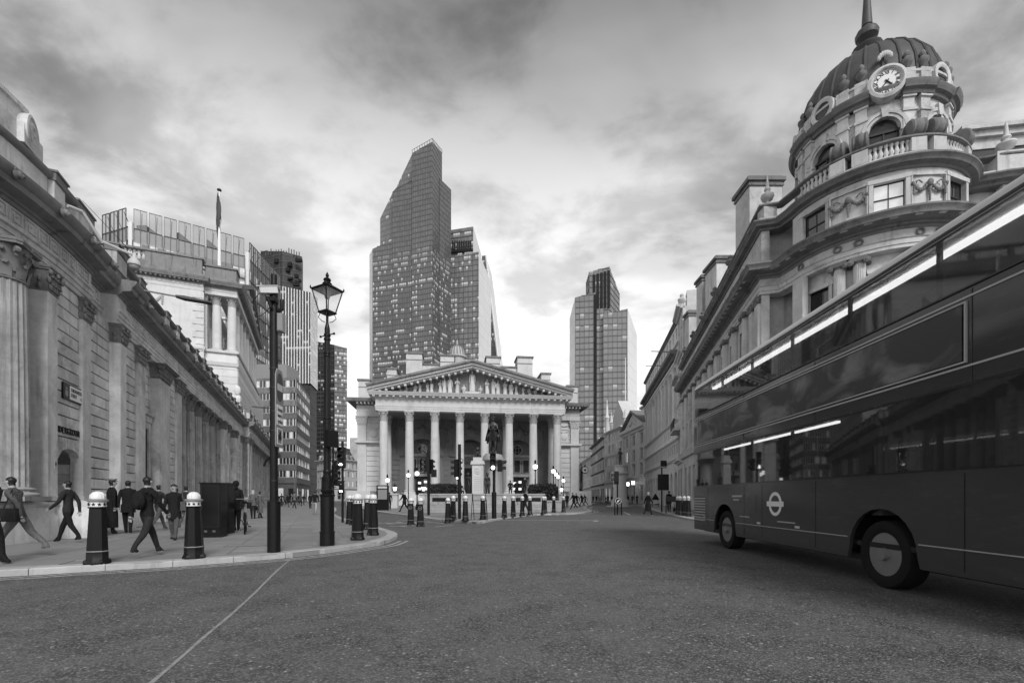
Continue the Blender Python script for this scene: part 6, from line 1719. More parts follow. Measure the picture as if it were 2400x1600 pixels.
    # rear quarter louvres and rear lamps
    for k in range(9): B().box(.24, 1.05, -.014, .004, .62 + k * .075, .65 + k * .075).obj('louvre_slat', 'bus_trim', bus)
    B().box(.22, 1.08, -.004, .003, .58, 1.30).obj('louvre_panel', 'bus_black', bus)
    for y in (.25, W - .35): B().box(-.02, .03, y, y + .12, .8, 1.3).obj('rear_lamp', 'grey_paint', bus)
    for c_ in (.9, 3.9, 5.3): B().box(c_, c_ + .14, -.008, .001, .70, .74).obj('side_marker', 'offwhite', bus)
    # saloon: lamps, seats, poles
    for y in (.35, W - .45): B().box(.6, L - .6, y, y + .10, zu1 - .0, zu1 + .05).obj('saloon_lamp', 'strip_light', bus)
    for y in (.3,): B().box(1.5, 6.0, y, y + .05, zw1 + .0, zw1 + .04).obj('saloon_lamp', 'strip_light', bus)
    seat = B().box(-.03, .05, 0, .46, 0, .62).box(.05, .45, 0, .46, 0, .1).obj('seat', 'seat_fabric', bus, (1.0, .15, 3.05))
    for i in range(11):
        for y in (.15, .63, 1.42, 1.9):
            if i or y != .15: inst(seat, bus, (1.0 + .82 * i, y, 3.05))
            if i > 3: inst(seat, bus, (1.0 + .82 * i, y, 1.0))
    for x in (2.4, 4.4, 6.2, 8.0): B().tube([(x, .95, .62), (x, .95, zw1)], .02, 6).obj('pole', 'bus_trim', bus); B().tube([(x, .95, 2.66), (x, .95, zu1)], .02, 6).obj('pole', 'bus_trim', bus)
    B().tube([(.5, .06, zu0 + .22), (9, .06, zu0 + .22)], .014, 6).obj('window_rail', 'bus_trim', bus)
    for x in (1.4, 2.9, 4.5): B().box(x, x + .5, W - .09, W - .03, zw0 + .2, zw0 + .55).obj('notice', 'white_paint', bus)
build_bus()
# ================================================================== street furniture
def star(b, X, r, d=.008):
    pts = [((r if i % 2 == 0 else r * .42) * sin(pi * i / 5), (r if i % 2 == 0 else r * .42) * cos(pi * i / 5)) for i in range(10)]
    s = b.xf; b.xf = X; b.vpoly(pts, -d, .004); b.xf = s
def make_bollard():
    root = thing('bollard', (0, 0, 0), 0, 'x', 'bollard', 'black and white bollards')
    r8 = 1 / cos(pi / 8)
    o8 = lambda prof: B(Matrix.Rotation(pi / 8, 4, 'Z')).lathe([(r * r8, z) for r, z in prof], 8)
    f = o8([(.175, 0), (.175, .04), (.15, .085), (.148, .21)])
    for k in range(4):
        a = k * pi / 2 + pi / 4; f.blob((.15 * cos(a), .15 * sin(a), .03), (.06, .06, .06), 6, 4)
    f.obj('foot', 'iron', root)
    o8([(.152, .21), (.156, .218), (.152, .228)]).obj('foot_ring', 'grey_paint', root)
    o8([(.145, .228), (.112, .955)]).obj('shaft', 'iron', root)
    B().lathe([(.112, .955), (.132, .965), (.135, .985)], 20).obj('lower_collar', 'iron', root)
    B().lathe([(.122, .985), (.122, 1.07)], 24).obj('star_band', 'white_paint', root)
    st = B()
    for k in range(10): star(st, Matrix.Translation((.124 * cos(2 * pi * k / 10), .124 * sin(2 * pi * k / 10), 1.027)) @ Matrix.Rotation(2 * pi * k / 10 + pi / 2, 4, 'Z'), .03)
    st.obj('stars', 'iron', root)
    B().lathe([(.125, 1.07), (.15, 1.08), (.152, 1.105), (.13, 1.115), (.105, 1.12)], 24).obj('upper_collar', 'grey_paint', root)
    d = B(); d.lathe([(.105, 1.12), (.108, 1.15), (.10, 1.19), (.078, 1.225), (.045, 1.247), (0, 1.255)], 24)
    for k in range(8):
        a = 2 * pi * k / 8; d.tube([(.108 * cos(a), .108 * sin(a), 1.13), (.103 * cos(a), .103 * sin(a), 1.19), (.06 * cos(a), .06 * sin(a), 1.24)], .006, 4)
    d.obj('cap', 'white_paint', root)
    return root
bol0 = make_bollard()
BL = [(228, 1320, 'white capped bollard standing nearest the left edge of the pavement'), (455, 1307, 'white capped bollard in front of the two black cabinets'),
      (838, 1264, 'large front bollard at the kerb tip beside the lamp post'), (874, 1253, 'bollard standing outermost at the kerb tip'), (862, 1240, 'bollard half hidden behind the kerb tip pair'),
      (820, 1227, 'farther thin looking bollard behind the front one at the kerb tip'), (829, 1229.5, 'bollard squeezed between two others behind the front one at the kerb tip'),
      (963, 1229, 'bollard with cycle badge, the one nearer the kerb tip'), (985.5, 1233, 'bollard with cycle badge, the one nearer the camera in the road gap'),
      (1050, 1225, 'bollard left of the tall signal post at the cycle gap'), (1062, 1218, 'greyish bollard just behind another at the cycle gap'), (1091, 1220, 'bollard between the tall signal post and the folding frame'),
      (1132, 1217, 'bollard standing behind the folding frame'), (1182, 1212, 'first bollard right of the lit signal on the plaza kerb'), (1203, 1209.5, 'second bollard right of the lit signal on the plaza kerb'),
      (1224, 1207.5, 'third bollard right of the lit signal on the plaza kerb'), (1242, 1206, 'fourth bollard right of the lit signal on the plaza kerb'), (1273.5, 1203.5, 'bollard left of the right hedge at the plaza kerb'),
      (1277.5, 1202, 'bollard almost hidden behind its neighbour near the right hedge'), (1298, 1200.5, 'bollard in front of the right hedge end'), (1320.5, 1199.5, 'bollard at the plaza corner nearest the right street'),
      (1588.5, 1204.5, 'left one of the bollards beside the bus tail'), (1594, 1206, 'second of the bollards beside the bus tail'), (1603.5, 1207.5, 'third of the bollards beside the bus tail'), (1613.5, 1209, 'bollard closest to the bus tail')]
for i, (px, py, lb) in enumerate(BL):
    o = bol0 if i == 0 else copy_tree(bol0)
    p = gp(px, py, KZ); o.location = (p.x, p.y, KZ if i not in (7, 8, 9) else .0); o.rotation_euler = (random.uniform(-.01, .01), random.uniform(-.01, .01), random.uniform(-.3, .3)); o['label'] = lb
    if i in (7, 8, 9): p = gp(px, py, 0); o.location = (p.x, p.y, 0)
    if i in (7, 8):
        b = B()
        for k in range(20):
            t0, t1 = 2 * pi * k / 20, 2 * pi * (k + 1) / 20
            b.vpoly([(.075 * cos(t0), .8 + .075 * sin(t0)), (.085 * cos(t0), .8 + .085 * sin(t0)), (.085 * cos(t1), .8 + .085 * sin(t1)), (.075 * cos(t1), .8 + .075 * sin(t1))], -.131, -.11)
        for sx in (-.035, .035):
            for k in range(10):
                t0, t1 = 2 * pi * k / 10, 2 * pi * (k + 1) / 10
                b.vpoly([(sx + .018 * cos(t0), .785 + .018 * sin(t0)), (sx + .025 * cos(t0), .785 + .025 * sin(t0)), (sx + .025 * cos(t1), .785 + .025 * sin(t1)), (sx + .018 * cos(t1), .785 + .018 * sin(t1))], -.131, -.115)
        b.tube([(-.035, -.13, .785), (-.01, -.13, .825), (.02, -.13, .825), (.035, -.13, .785)], .004, 4)
        b.obj('cycle_badge', 'grey_paint', o); o.rotation_euler = (0, 0, 0)

# --------------------------------------------------------------- old street lamp
def old_lamp():
    p = gp(767, 1277, KZ); t = thing('street_lamp', (p.x, p.y, KZ), radians(-28), 'tall black heritage lamp post with tapered four sided glass lantern', 'street lamp')
    B().lathe([(.17, 0), (.17, .30), (.178, .31), (.178, .335), (.155, .345), (.155, 1.16), (.165, 1.17), (.178, 1.19), (.178, 1.215), (.15, 1.23)], 28).obj('pedestal', 'iron', t)
    B().lathe([(.15, 1.23), (.12, 1.25), (.145, 1.29), (.15, 1.33), (.12, 1.37), (.13, 1.42), (.115, 1.55), (.085, 1.72), (.095, 1.75), (.095, 1.8), (.08, 1.82)], 24).obj('collar', 'iron', t)
    lf = B()
    for k in range(8): leaf(lf, 2 * pi * k / 8, .118, 1.3, .34, .07, .28)
    lf.obj('leaf_collar', 'iron', t)
    z1 = 5.2
    fluted(.085, z1 - 1.82, 1.82, 12, .74, 4).obj('shaft', 'iron', t)
    for z, r in ((3.05, .092), (2.95, .085), (4.55, .078), (4.62, .085), (4.95, .08)): B().lathe([(r * .9, -.03), (r, -.02), (r, .02), (r * .9, .03)], 16, 0, 0, z).obj('shaft_ring', 'iron', t)
    b = B(); b.tube([(-.22, 0, 5.05), (.22, 0, 5.05)], .014, 8); b.blob((-.23, 0, 5.05), .03, 8, 6); b.blob((.23, 0, 5.05), .03, 8, 6); b.lathe([(.06, -.04), (.08, -.02), (.08, .02), (.06, .04)], 12, 0, 0, 5.05); b.obj('ladder_bar', 'iron', t)
    B().lathe([(.055, 5.18), (.06, 5.22), (.045, 5.28), (.03, 5.36), (.03, 5.6)], 12).obj('lantern_stem', 'iron', t)
    fr = B()
    for k in range(4):
        a = pi / 2 * k + pi / 4; fr.tube([(.05 * cos(a), .05 * sin(a), 5.36), (.12 * cos(a), .12 * sin(a), 5.38), (.2 * cos(a), .2 * sin(a), 5.46), (.16 * cos(a), .16 * sin(a), 5.57)], .009, 6)
    fr.obj('frog_bracket', 'iron', t)
    zb, zt, rb, rt = 5.59, 6.13, .185, .345
    c = B(Matrix.Rotation(pi / 4, 4, 'Z')); c.lathe([(rb, zb - .03), (rb + .03, zb - .02), (rb + .03, zb + .02), (rb - .02, zb + .03)], 4)
    for k in range(4):
        a = pi / 2 * k; c.tube([(rb * cos(a), rb * sin(a), zb), (rt * cos(a), rt * sin(a), zt)], .016, 5)
    c.obj('lantern_frame', 'iron', t)
    for k in range(4):
        a, a2 = pi / 2 * k + pi / 4, pi / 2 * (k + 1) + pi / 4
        B().add([(rb * cos(a), rb * sin(a), zb + .02), (rb * cos(a2), rb * sin(a2), zb + .02), (rt * cos(a2) * .99, rt * sin(a2) * .99, zt), (rt * cos(a) * .99, rt * sin(a) * .99, zt)], [(0, 1, 2, 3)]).obj('lantern_pane', 'lantern_glass', t)
    c = B(Matrix.Rotation(pi / 4, 4, 'Z')); c.lathe([(rt + .01, zt - .02), (rt + .04, zt), (rt + .04, zt + .015), (.12, zt + .14), (.11, zt + .15), (.11, zt + .17)], 4); c.obj('lantern_roof', 'iron', t)
    B().lathe([(.11, zt + .15), (.09, zt + .18), (.06, zt + .21), (.085, zt + .23), (.09, zt + .25), (.07, zt + .28), (.035, zt + .30), (.025, zt + .32), (.042, zt + .345), (.035, zt + .38), (.014, zt + .42), (0, zt + .45)], 16).obj('finial', 'iron', t)
    for k in range(4):
        a = pi / 2 * k + pi / 4; B().lathe([(.012, 0), (.02, .03), (.008, .06), (0, .09)], 8, (rt + .03) * cos(a), (rt + .03) * sin(a), zt + .01).obj('corner_spike', 'iron', t)
    B().lathe([(.05, zt - .2), (.10, zt - .05), (.11, zt)], 12).obj('lamp_unit', 'grey_paint', t)
    B().box(.1, .2, -.16, .16, 2.35, 2.75).obj('control_box', 'iron', t)
q = NT('lantern_glass'); q.fin(.5, .08, .6); tr = q.n('ShaderNodeBsdfTransparent'); mx = q.n('ShaderNodeMixShader', {0: .22}); q.L.new(tr.outputs[0], mx.inputs[1]); q.L.new(q.b.outputs[0], mx.inputs[2]); q.L.new(mx.outputs[0], q.N['Material Output'].inputs[0])
old_lamp()
# --------------------------------------------------------------- camera pole with the edge-on sign
def camera_pole():
    p = gp(642, 1293, KZ); t = thing('camera_pole', (p.x, p.y, KZ), 0, 'thick black pole with sleeve base, security camera and traffic plates', 'pole')
    B().lathe([(.128, 0), (.128, 1.07), (.12, 1.075), (.08, 1.08)], 28).obj('sleeve', 'iron', t)
    B().lathe([(.078, 1.08), (.078, 5.55), (.06, 5.56), (.06, 5.82), (0, 5.83)], 24).obj('shaft', 'iron', t)
    for z in (1.5, 2.55, 2.95, 3.45, 3.85): B().lathe([(.079, -.015), (.086, -.015), (.086, .015), (.079, .015)], 20, 0, 0, z).obj('clamp', 'iron_dull', t)
    X = Matrix.Translation((-.06, -.1, 5.45)) @ Matrix.Rotation(radians(-62), 4, 'Z') @ Matrix.Rotation(radians(10), 4, 'X')
    cam_ = B(X); cam_.cbox(-.075, .075, -.17, .17, -.07, .06, .015); cam_.add([(-.09, -.22, .05), (.09, -.22, .05), (.09, .18, .07), (-.09, .18, .07), (-.09, -.22, .065), (.09, -.22, .065), (.09, .18, .085), (-.09, .18, .085)], [(0, 1, 2, 3), (4, 7, 6, 5), (0, 4, 5, 1), (1, 5, 6, 2), (2, 6, 7, 3), (3, 7, 4, 0)])
    co = cam_.obj('camera_housing', 'offwhite', t); B(X).box(-.06, .06, -.18, -.165, -.055, .045).obj('camera_window', 'dark_glass', co)
    b = B(); b.tube([(0, 0, 5.0), (.0, -.12, 5.1), (-.05, -.15, 5.3)], .035, 8); b.box(-.09, .09, -.16, .02, 5.22, 5.3); b.tube([(.08, 0, 5.05), (.17, 0, 5.1), (.17, 0, 5.3)], .04, 8); b.obj('camera_bracket', 'iron', t)
    B().cbox(.09, .21, -.08, .08, 4.62, 5.0, .02).obj('junction_box', 'grey_paint', t)
    B().tube([(-.2, -.15, 5.4), (-.36, -.12, 5.25), (-.38, -.1, 5.05), (-.28, -.06, 4.92), (-.12, -.04, 5.05), (-.06, 0, 5.2)], .008, 6).obj('cable', 'iron', t)
    B().tube([(-.08, 0, 2.0), (-.15, -.03, 1.92), (-.19, -.04, 1.8)], [.02, .028, .03], 6).obj('cable_end', 'iron', t)
    # plates turned towards the side road, seen almost edge on
    sg = thing('traffic_sign_plate', (p.x, p.y, KZ), radians(97), 'tall grey sign plate on the camera pole with no entry disc and cycle text', 'traffic sign')
    y = -.115
    B().vpoly([(-.19, 2.20), (.19, 2.20), (.21, 2.24), (.21, 3.70), (.12, 3.83), (-.12, 3.83), (-.21, 3.70), (-.21, 2.24)], y, y + .02).obj('plate', 'grey_paint', sg)
    d = B(); d.vpoly([(.18 * cos(2 * pi * i / 28), 3.46 + .30 * sin(2 * pi * i / 28)) for i in range(28)], y - .006, y - .001); d.obj('no_entry_disc', 'seat_fabric', sg)
    B().box(-.14, .14, y - .011, y - .007, 3.38, 3.52).obj('no_entry_bar', 'offwhite', sg)
    B().box(-.165, .165, y - .006, y - .001, 2.66, 3.08).obj('text_panel', 'white_paint', sg)
    for i, s in enumerate(('Except', 'buses &', 'cycles')): wall_text(s, .115, 0, y - .008, 2.99 - i * .125, 'iron', sg, 'sign_text', .002, .001, .27)
    B().frame(-.15, .15, 2.26, 2.60, .025, y - .006, y - .001).obj('camera_panel_frame', 'white_paint', sg)
    b = B(); b.box(-.07, .06, y - .006, y - .001, 2.36, 2.46); b.box(-.02, .09, y - .006, y - .001, 2.47, 2.53); b.box(.07, .11, y - .006, y - .001, 2.37, 2.44); b.obj('camera_symbol', 'iron', sg)
camera_pole()
# --------------------------------------------------------------- traffic signals
def signal_head(b_parent, X, lit=None, bike=False, n=3):
    h = .32 * n
    hd = B(X).cbox(-.16, .16, -.10, .12, -h / 2, h / 2, .02).obj('signal_head', 'iron', b_parent)
    for k in range(n):
        z = h / 2 - .16 - .32 * k
        v = B(X); v.xf = X @ Matrix.Translation((0, -.1, z)) @ Matrix.Rotation(pi / 2, 4, 'X')
        v.lathe([(.125, 0), (.125, .2)], 16, 0, 0, 0, radians(-20), radians(200)); v.lathe([(.12, .2), (.12, 0)], 16, 0, 0, 0, radians(-20), radians(200)); v.obj('visor', 'iron_dull', hd)
        l = B(); l.xf = X @ Matrix.Translation((0, -.1, z)) @ Matrix.Rotation(pi / 2, 4, 'X'); l.lathe([(.1, 0), (.09, .02), (.05, .035), (0, .04)], 16)
        l.obj('lens', 'signal_on' if lit == k and not bike else 'dark_glass', hd)
        if lit == k and bike:
            c = B(X)
            for sx in (-.045, .045):
                for q_ in range(12):
                    t0, t1 = 2 * pi * q_ / 12, 2 * pi * (q_ + 1) / 12
                    c.vpoly([(sx + .026 * cos(t0), z - .02 + .026 * sin(t0)), (sx + .038 * cos(t0), z - .02 + .038 * sin(t0)), (sx + .038 * cos(t1), z - .02 + .038 * sin(t1)), (sx + .026 * cos(t1), z - .02 + .026 * sin(t1))], -.15, -.145)
            c.tube([(-.045, -.148, z - .02), (-.015, -.148, z + .045), (.03, -.148, z + .045), (.045, -.148, z - .02)], .008, 5); c.tube([(-.045, -.148, z - .02), (.0, -.148, z - .02), (.03, -.148, z + .045)], .008, 5)
            c.obj('lit_cycle_symbol', 'signal_on', hd)
    return hd
def R_(x, y, z, a): return Matrix.Translation((x, y, z)) @ Matrix.Rotation(a, 4, 'Z')
def signal(px, py, label, H, r=.057, heads=(), base=None, z0=KZ):
    p = gp(px, py, z0); t = thing('traffic_signal', (p.x, p.y, z0), 0, label, 'traffic signal', 'traffic signals round the junction')
    B().lathe([(r, 0), (r, H), (0, H + .01)], 14).obj('post', 'iron', t)
    if base: B().lathe([(base[0], 0), (base[0], base[1]), (r, base[1] + .02)], 14).obj('post_sleeve', 'iron', t)
    for x, y, z, a, lit, bike, n in heads:
        signal_head(t, R_(x, y, z, a), lit, bike, n)
        B().tube([(0, 0, z + .2), (x * .8, y * .8, z + .2)], .02, 6).obj('bracket', 'iron', t); B().tube([(0, 0, z - .25), (x * .8, y * .8, z - .25)], .02, 6).obj('bracket', 'iron', t)
    return t
t = signal(803, 1223.5, 'signal post with lit cycle symbol beyond the lamp post', 3.75, .055, [(0, -.13, 3.0, .05, 2, True, 3)])
B().cbox(-.4, -.18, -.1, .12, 2.45, 2.85, .02).obj('rear_unit', 'iron', t)
hd = B().cbox(-.1, .1, -.22, -.05, 1.35, 1.75, .02).obj('pedestrian_unit', 'iron', t); B().box(-.06, .06, -.235, -.221, 1.40, 1.48).obj('lens', 'signal_on', hd)
B().tube([(-.17, -.1, 3.3), (-.3, -.1, 3.2), (-.32, -.1, 3.0), (-.2, -.1, 2.9)], .02, 6).obj('cable_loop', 'iron', t)
signal(781, 1212, 'dark signal post seen edge on between lamp post and cycle signal', 4.1, .06, [(0.12, -.05, 2.55, radians(75), None, False, 3), (.24, .0, 2.0, radians(80), None, False, 1)])
t = signal(1004.5, 1206.5, 'dark signal post with cluster of units before the left exchange columns', 4.3, .09, [(-.16, -.05, 3.3, radians(-60), None, False, 3), (.12, .15, 3.2, radians(150), None, False, 3)])
b = B(); b.box(.18, .52, -.1, .1, 2.5, 3.0); b.obj('push_unit', 'iron', t); b = B(); b.tube([(-.1, 0, 4.1), (-.35, 0, 4.3)], .06, 8); b.tube([(.05, 0, 4.2), (.1, 0, 4.6)], .06, 8); b.obj('detectors', 'iron_dull', t)
t = signal(1077, 1215, 'tall black signal post with heads turned left before the exchange centre', 4.05, .085, [(-.17, .05, 2.75, radians(-100), None, False, 3), (-.12, .2, 2.75, radians(160), None, False, 3)])
B().tube([(.08, 0, 3.3), (.2, 0, 3.2), (.16, 0, 3.05), (.05, 0, 3.05)], .02, 6).obj('cable_loop', 'iron', t)
t = signal(1158, 1214.5, 'signal with bright round light in front of the equestrian statue', 2.75, .08, [(-.06, -.18, 3.1, .08, 2, False, 3), (.34, -.02, 2.9, radians(80), None, False, 2)], base=(.13, 1.45))
signal(1447, 1206, 'dark signal post in the middle of the right hand street', 2.6, .055, [(-.05, .1, 2.72, radians(175), None, False, 3), (-.14, -.02, 2.72, radians(-95), None, False, 2)], z0=0)
t = thing('keep_left_hoop', (gp(1447, 1206.5).x, gp(1447, 1206.5).y - .25, 0), 0, 'black hoop with round white arrow sign at the foot of the middle signal', 'traffic sign')
for x in (-.24, .24): B().tube([(x, 0, 0), (x, 0, .95), (x * .85, 0, 1.05)], .045, 8).obj('leg', 'iron', t)
b = B(); b.xf = Matrix.Translation((0, 0, 1.03)) @ Matrix.Rotation(pi / 2, 4, 'X'); b.lathe([(0, -.05), (.27, -.05), (.28, 0), (.27, .05), (0, .05)], 24); b.obj('disc', 'iron', t)
b = B()
for k in range(24):
    t0, t1 = 2 * pi * k / 24, 2 * pi * (k + 1) / 24; b.vpoly([(.2 * cos(t0), 1.03 + .2 * sin(t0)), (.225 * cos(t0), 1.03 + .225 * sin(t0)), (.225 * cos(t1), 1.03 + .225 * sin(t1)), (.2 * cos(t1), 1.03 + .2 * sin(t1))], -.058, -.048)
b.xf = Matrix.Translation((0, 0, 1.03)) @ Matrix.Rotation(radians(45), 4, 'Y'); b.vpoly([(-.03, .13), (.03, .13), (.03, -.02), (.08, -.02), (0, -.13), (-.08, -.02), (-.03, -.02)], -.058, -.048); b.obj('arrow', 'white_paint', t)
# --------------------------------------------------------------- globe lamps round the plaza
def globe_lamp(px, pyg, Y, label, s=1.0, ground=KZ, shadeless=False):
    g = ap(px, pyg, Y); t = thing('globe_lamp', (g.x, g.y, ground), 0, label, 'street lamp', 'lit globe lamps round the plaza'); h = g.z - ground
    B().lathe([(.16, 0), (.16, .3), (.1, .36), (.12, .5), (.06, .6), (.05, h * .7), (.065, h * .71), (.045, h * .73), (.04, h - .42), (.09, h - .34), (.12, h - .26)], 14).obj('post', 'iron', t)
    B().blob((0, 0, h), .2 * s, 18, 12).obj('globe', 'lamp_globe', t)
    b = B(); b.lathe([(.2 * s, -.015), (.215 * s, 0), (.2 * s, .015)], 20, 0, 0, h); b.lathe([(.12, .17), (.14, .22), (.06, .34), (.09, .4), (.1, .46), (.04, .55), (0, .62)], 12, 0, 0, h); b.obj('crown', 'iron', t)
for a in ((908, 1125, 46, 'lit globe lamp left of the exchange, lowest on that side'), (957, 1113, 50, 'lit globe lamp in front of the second exchange column'), (977.5, 1109, 44, 'brightest lit globe lamp before the left arch'), (1073, 1118, 52, 'lit globe lamp half hidden by the tall signal post'), (1254.5, 1093, 40, 'tallest lit globe lamp behind the right hedge'),
          (1297, 1104, 46, 'first of three lit globe lamps in line by the right columns'), (1303, 1111, 52, 'middle of three lit globe lamps in line by the right columns'), (1308, 1117, 57, 'last of three lit globe lamps in line by the right columns'), (1320.5, 1126, 60, 'lit globe lamp alone at the right corner of the exchange')): globe_lamp(*a)
def pier_lantern(px, py, Y, label):
    g = ap(px, py, Y); t = thing('pier_lantern', (g.x, g.y, KZ), 0, label, 'lantern', 'lanterns on stone piers'); h = g.z - KZ
    B().box(-.35, .35, -.35, .35, 0, h - .75).box(-.45, .45, -.45, .45, h - .75, h - .6).obj('pier', 'exstone', t)
    B().lathe([(.08, h - .6), (.05, h - .4), (.12, h - .3)], 8).obj('stem', 'iron', t)
    B().lathe([(.12, h - .3), (.22, h + .1)], 6).obj('glass', 'lamp_globe', t); B().lathe([(.26, h + .1), (.1, h + .3), (.04, h + .4), (.06, h + .46), (0, h + .55)], 6).obj('roof', 'iron', t)
pier_lantern(925.5, 1143, 52, 'lit lantern on a stone pier left of the plaza steps'); pier_lantern(992.5, 1143, 52, 'lit lantern on a stone pier beside the left hedge'); pier_lantern(1316, 1146, 62, 'small lit lantern on a pier by the right exchange wing')
# --------------------------------------------------------------- cabinets, frames, bench, boards
def cabinet(px, py, w, d, h, label, rz):
    p = gp(px, py, KZ); t = thing('utility_cabinet', (p.x, p.y, KZ), rz, label, 'cabinet', 'black street cabinets')
    B().box(-w / 2, w / 2, 0, d, .0, .24).obj('cabinet_base', 'iron', t); B().cbox(-w / 2 + .01, w / 2 - .01, .01, d - .01, .24, h - .03, .01).obj('cabinet_body', 'iron', t); B().box(-w / 2 - .01, w / 2 + .01, -.015, d + .01, h - .03, h).obj('cabinet_lid', 'iron', t)
    B().frame(-w / 2 + .05, w / 2 - .05, .3, h - .08, .012, -.004, .012).obj('door_edge', 'iron_dull', t)
    for x in (-w * .2, w * .2):
        for z in (.16, .19): B().box(x - .04, x + .04, -.008, .001, z, z + .012).obj('vent', 'grey_paint', t)
cabinet(492, 1259, .56, .42, 1.58, 'larger black utility cabinet behind the second bollard', radians(8)); cabinet(524, 1250, .32, .42, 1.62, 'narrow black utility cabinet beside the larger one', radians(8))
t = thing('folding_sign_stand', (gp(1124, 1219, KZ).x, gp(1124, 1219, KZ).y, KZ), 0, 'thin dark folding sign frame standing on the plaza kerb', 'sign frame')
for x0, x1 in ((-.42, -.36), (.42, .30)):
    B().tube([(x0, -.12, 0), (x1, .08, 1.35)], .018, 6).obj('leg', 'iron', t); B().tube([(x0 * .75, .55, 0), (x1, .1, 1.35)], .018, 6).obj('leg', 'iron', t)
for z in (.35, 1.0): B().tube([(-.40, -.07 + .1 * z, z), (.38, -.07 + .1 * z, z)], .016, 6).obj('crossbar', 'iron', t)
t = thing('park_bench', (gp(1006, 1197, KZ).x, gp(1006, 1197, KZ).y, KZ), radians(4), 'slatted wooden bench before the left hedge', 'bench')
plain('bench_wood', .12, .7, .3, 0, .3, 12)
for x in (-.85, .85): B().box(x - .04, x + .04, -.05, .5, 0, .45).box(x - .04, x + .04, .45, .52, .45, .95).box(x - .04, x + .04, -.05, .5, .62, .68).obj('end_frame', 'bench_wood', t)
for k in range(4): B().box(-.85, .85, k * .12, k * .12 + .09, .43, .46).obj('seat_slat', 'bench_wood', t)
for k in range(18): B().box(-.8 + k * .092, -.76 + k * .092, .47, .5, .5, .9).obj('back_slat', 'bench_wood', t)
B().box(-.85, .85, .46, .51, .88, .95).obj('top_rail', 'bench_wood', t)
# black road sign boards on the right pavement
p = gp(1551, 1199, KZ); t = thing('direction_board', (p.x, p.y, KZ), 0, 'post with large black sign board and small one above on the right pavement', 'traffic sign')
B().lathe([(.06, 0), (.06, 3.9)], 10).obj('post', 'iron', t)
B().box(-.35, .55, -.09, -.05, 1.75, 3.05).obj('large_board', 'bus_black', t); B().box(-.12, .38, -.09, -.05, 3.55, 4.15).obj('small_board', 'bus_black', t); B().box(-.12, .38, -.095, -.09, 3.6, 3.66).obj('board_line', 'offwhite', t)
p = gp(1536, 1188, KZ); t = thing('warning_board', (p.x, p.y, KZ), 0, 'small dark triangular roadworks board beside the large sign post', 'traffic sign')
B().vpoly([(-.5, .9), (.5, .9), (0, 1.7)], -.05, 0).obj('board', 'iron', t)
for x in (-.4, .4): B().tube([(x, 0, 0), (x * .7, 0, 1.0)], .03, 6).obj('leg', 'iron', t)
B().box(-.5, .5, -.03, 0, .3, .4).obj('crossbar', 'iron', t)
p = gp(1580, 1203, KZ); t = thing('folding_barrier', (p.x, p.y, KZ), radians(-10), 'dark works barrier beside the bollards near the bus tail', 'barrier')
for x in (-.55, .35): B().tube([(x, -.2, 0), (x, 0, 1.25)], .02, 6).obj('leg', 'iron', t); B().tube([(x, .3, 0), (x, 0, 1.25)], .02, 6).obj('leg', 'iron', t)
B().box(-.6, .5, -.06, -.03, .85, 1.25).obj('panel', 'iron_dull', t)
p = gp(870, 1196, KZ); t = thing('map_totem', (gp(897, 1195, KZ).x, gp(897, 1195, KZ).y, KZ), 0, 'dark slab map sign standing left of the exchange steps', 'map sign')
B().box(-.55, .55, -.1, .1, 0, 2.3).obj('slab', 'iron', t); B().box(-.42, .42, -.115, -.1, 1.0, 1.9).obj('map_panel', 'grey_paint', t); B().box(-.42, .42, -.115, -.1, 2.0, 2.2).obj('title_panel', 'offwhite', t)

# --------------------------------------------------------------- plaza: plinth walls, hedges, memorial, statues
stone('plaza_stone', .36, .3, .2, 1.2, .06)
def leaf_mat():
    q = NT('hedge_leaf'); p = q.pos(); nz = q.noise(p, 9, 3, .6)
    q.fin(q.math('MULTIPLY_ADD', nz, .05, .012), .5, .4)
leaf_mat()
def hedge(px0, px1, Y, ztop, label, py0):
    a, b_ = ap(px0, 1166, Y), ap(px1, 1166, Y); t = thing('clipped_hedge', ((a.x + b_.x) / 2, Y, KZ), radians(3), label, 'hedge'); w = (b_.x - a.x) / 2; d = 1.6; zb = .75
    n = 5200; b = B(); rnd = random.Random(int(px0))
    for _ in range(n):
        u, v, z = rnd.uniform(-1, 1), rnd.uniform(-1, 1), rnd.random() ** .6
        # dense shell of small leaves on a rounded block
        k = rnd.random()
        if k < .45: v = -1 + rnd.uniform(0, .18)
        elif k < .8: z = 1 - rnd.uniform(0, .14)
        elif k < .95: u = rnd.choice((-1, 1)) * (1 - rnd.uniform(0, .06))
        rr = max(0, abs(u) - .8) / .2; top = ztop - KZ - .35 * rr * rr - .08 * max(0, -v - .5) + .09 * sin(u * 9 + v * 3) + rnd.uniform(-.05, .1)
        c = Vector((u * w, v * d * .5 + d * .5, zb + (top - zb) * z)); s = rnd.uniform(.045, .095)
        A = Vector((rnd.gauss(0, 1), rnd.gauss(0, 1), rnd.gauss(0, 1))).normalized() * s; Bv = A.cross(Vector((rnd.gauss(0, 1), rnd.gauss(0, 1), rnd.gauss(0, 1)))).normalized() * s * .6
        b.add([c - A, c + Bv, c + A, c - Bv], [(0, 1, 2, 3)])
    b.obj('foliage', 'hedge_leaf', t)
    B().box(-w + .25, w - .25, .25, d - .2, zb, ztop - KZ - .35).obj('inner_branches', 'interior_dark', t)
    B().box(-w - .25, w + .25, -.25, d + .3, 0, .8).box(-w - .32, w + .32, -.32, d + .36, .8, .92).obj('planter_wall', 'plaza_stone', t)
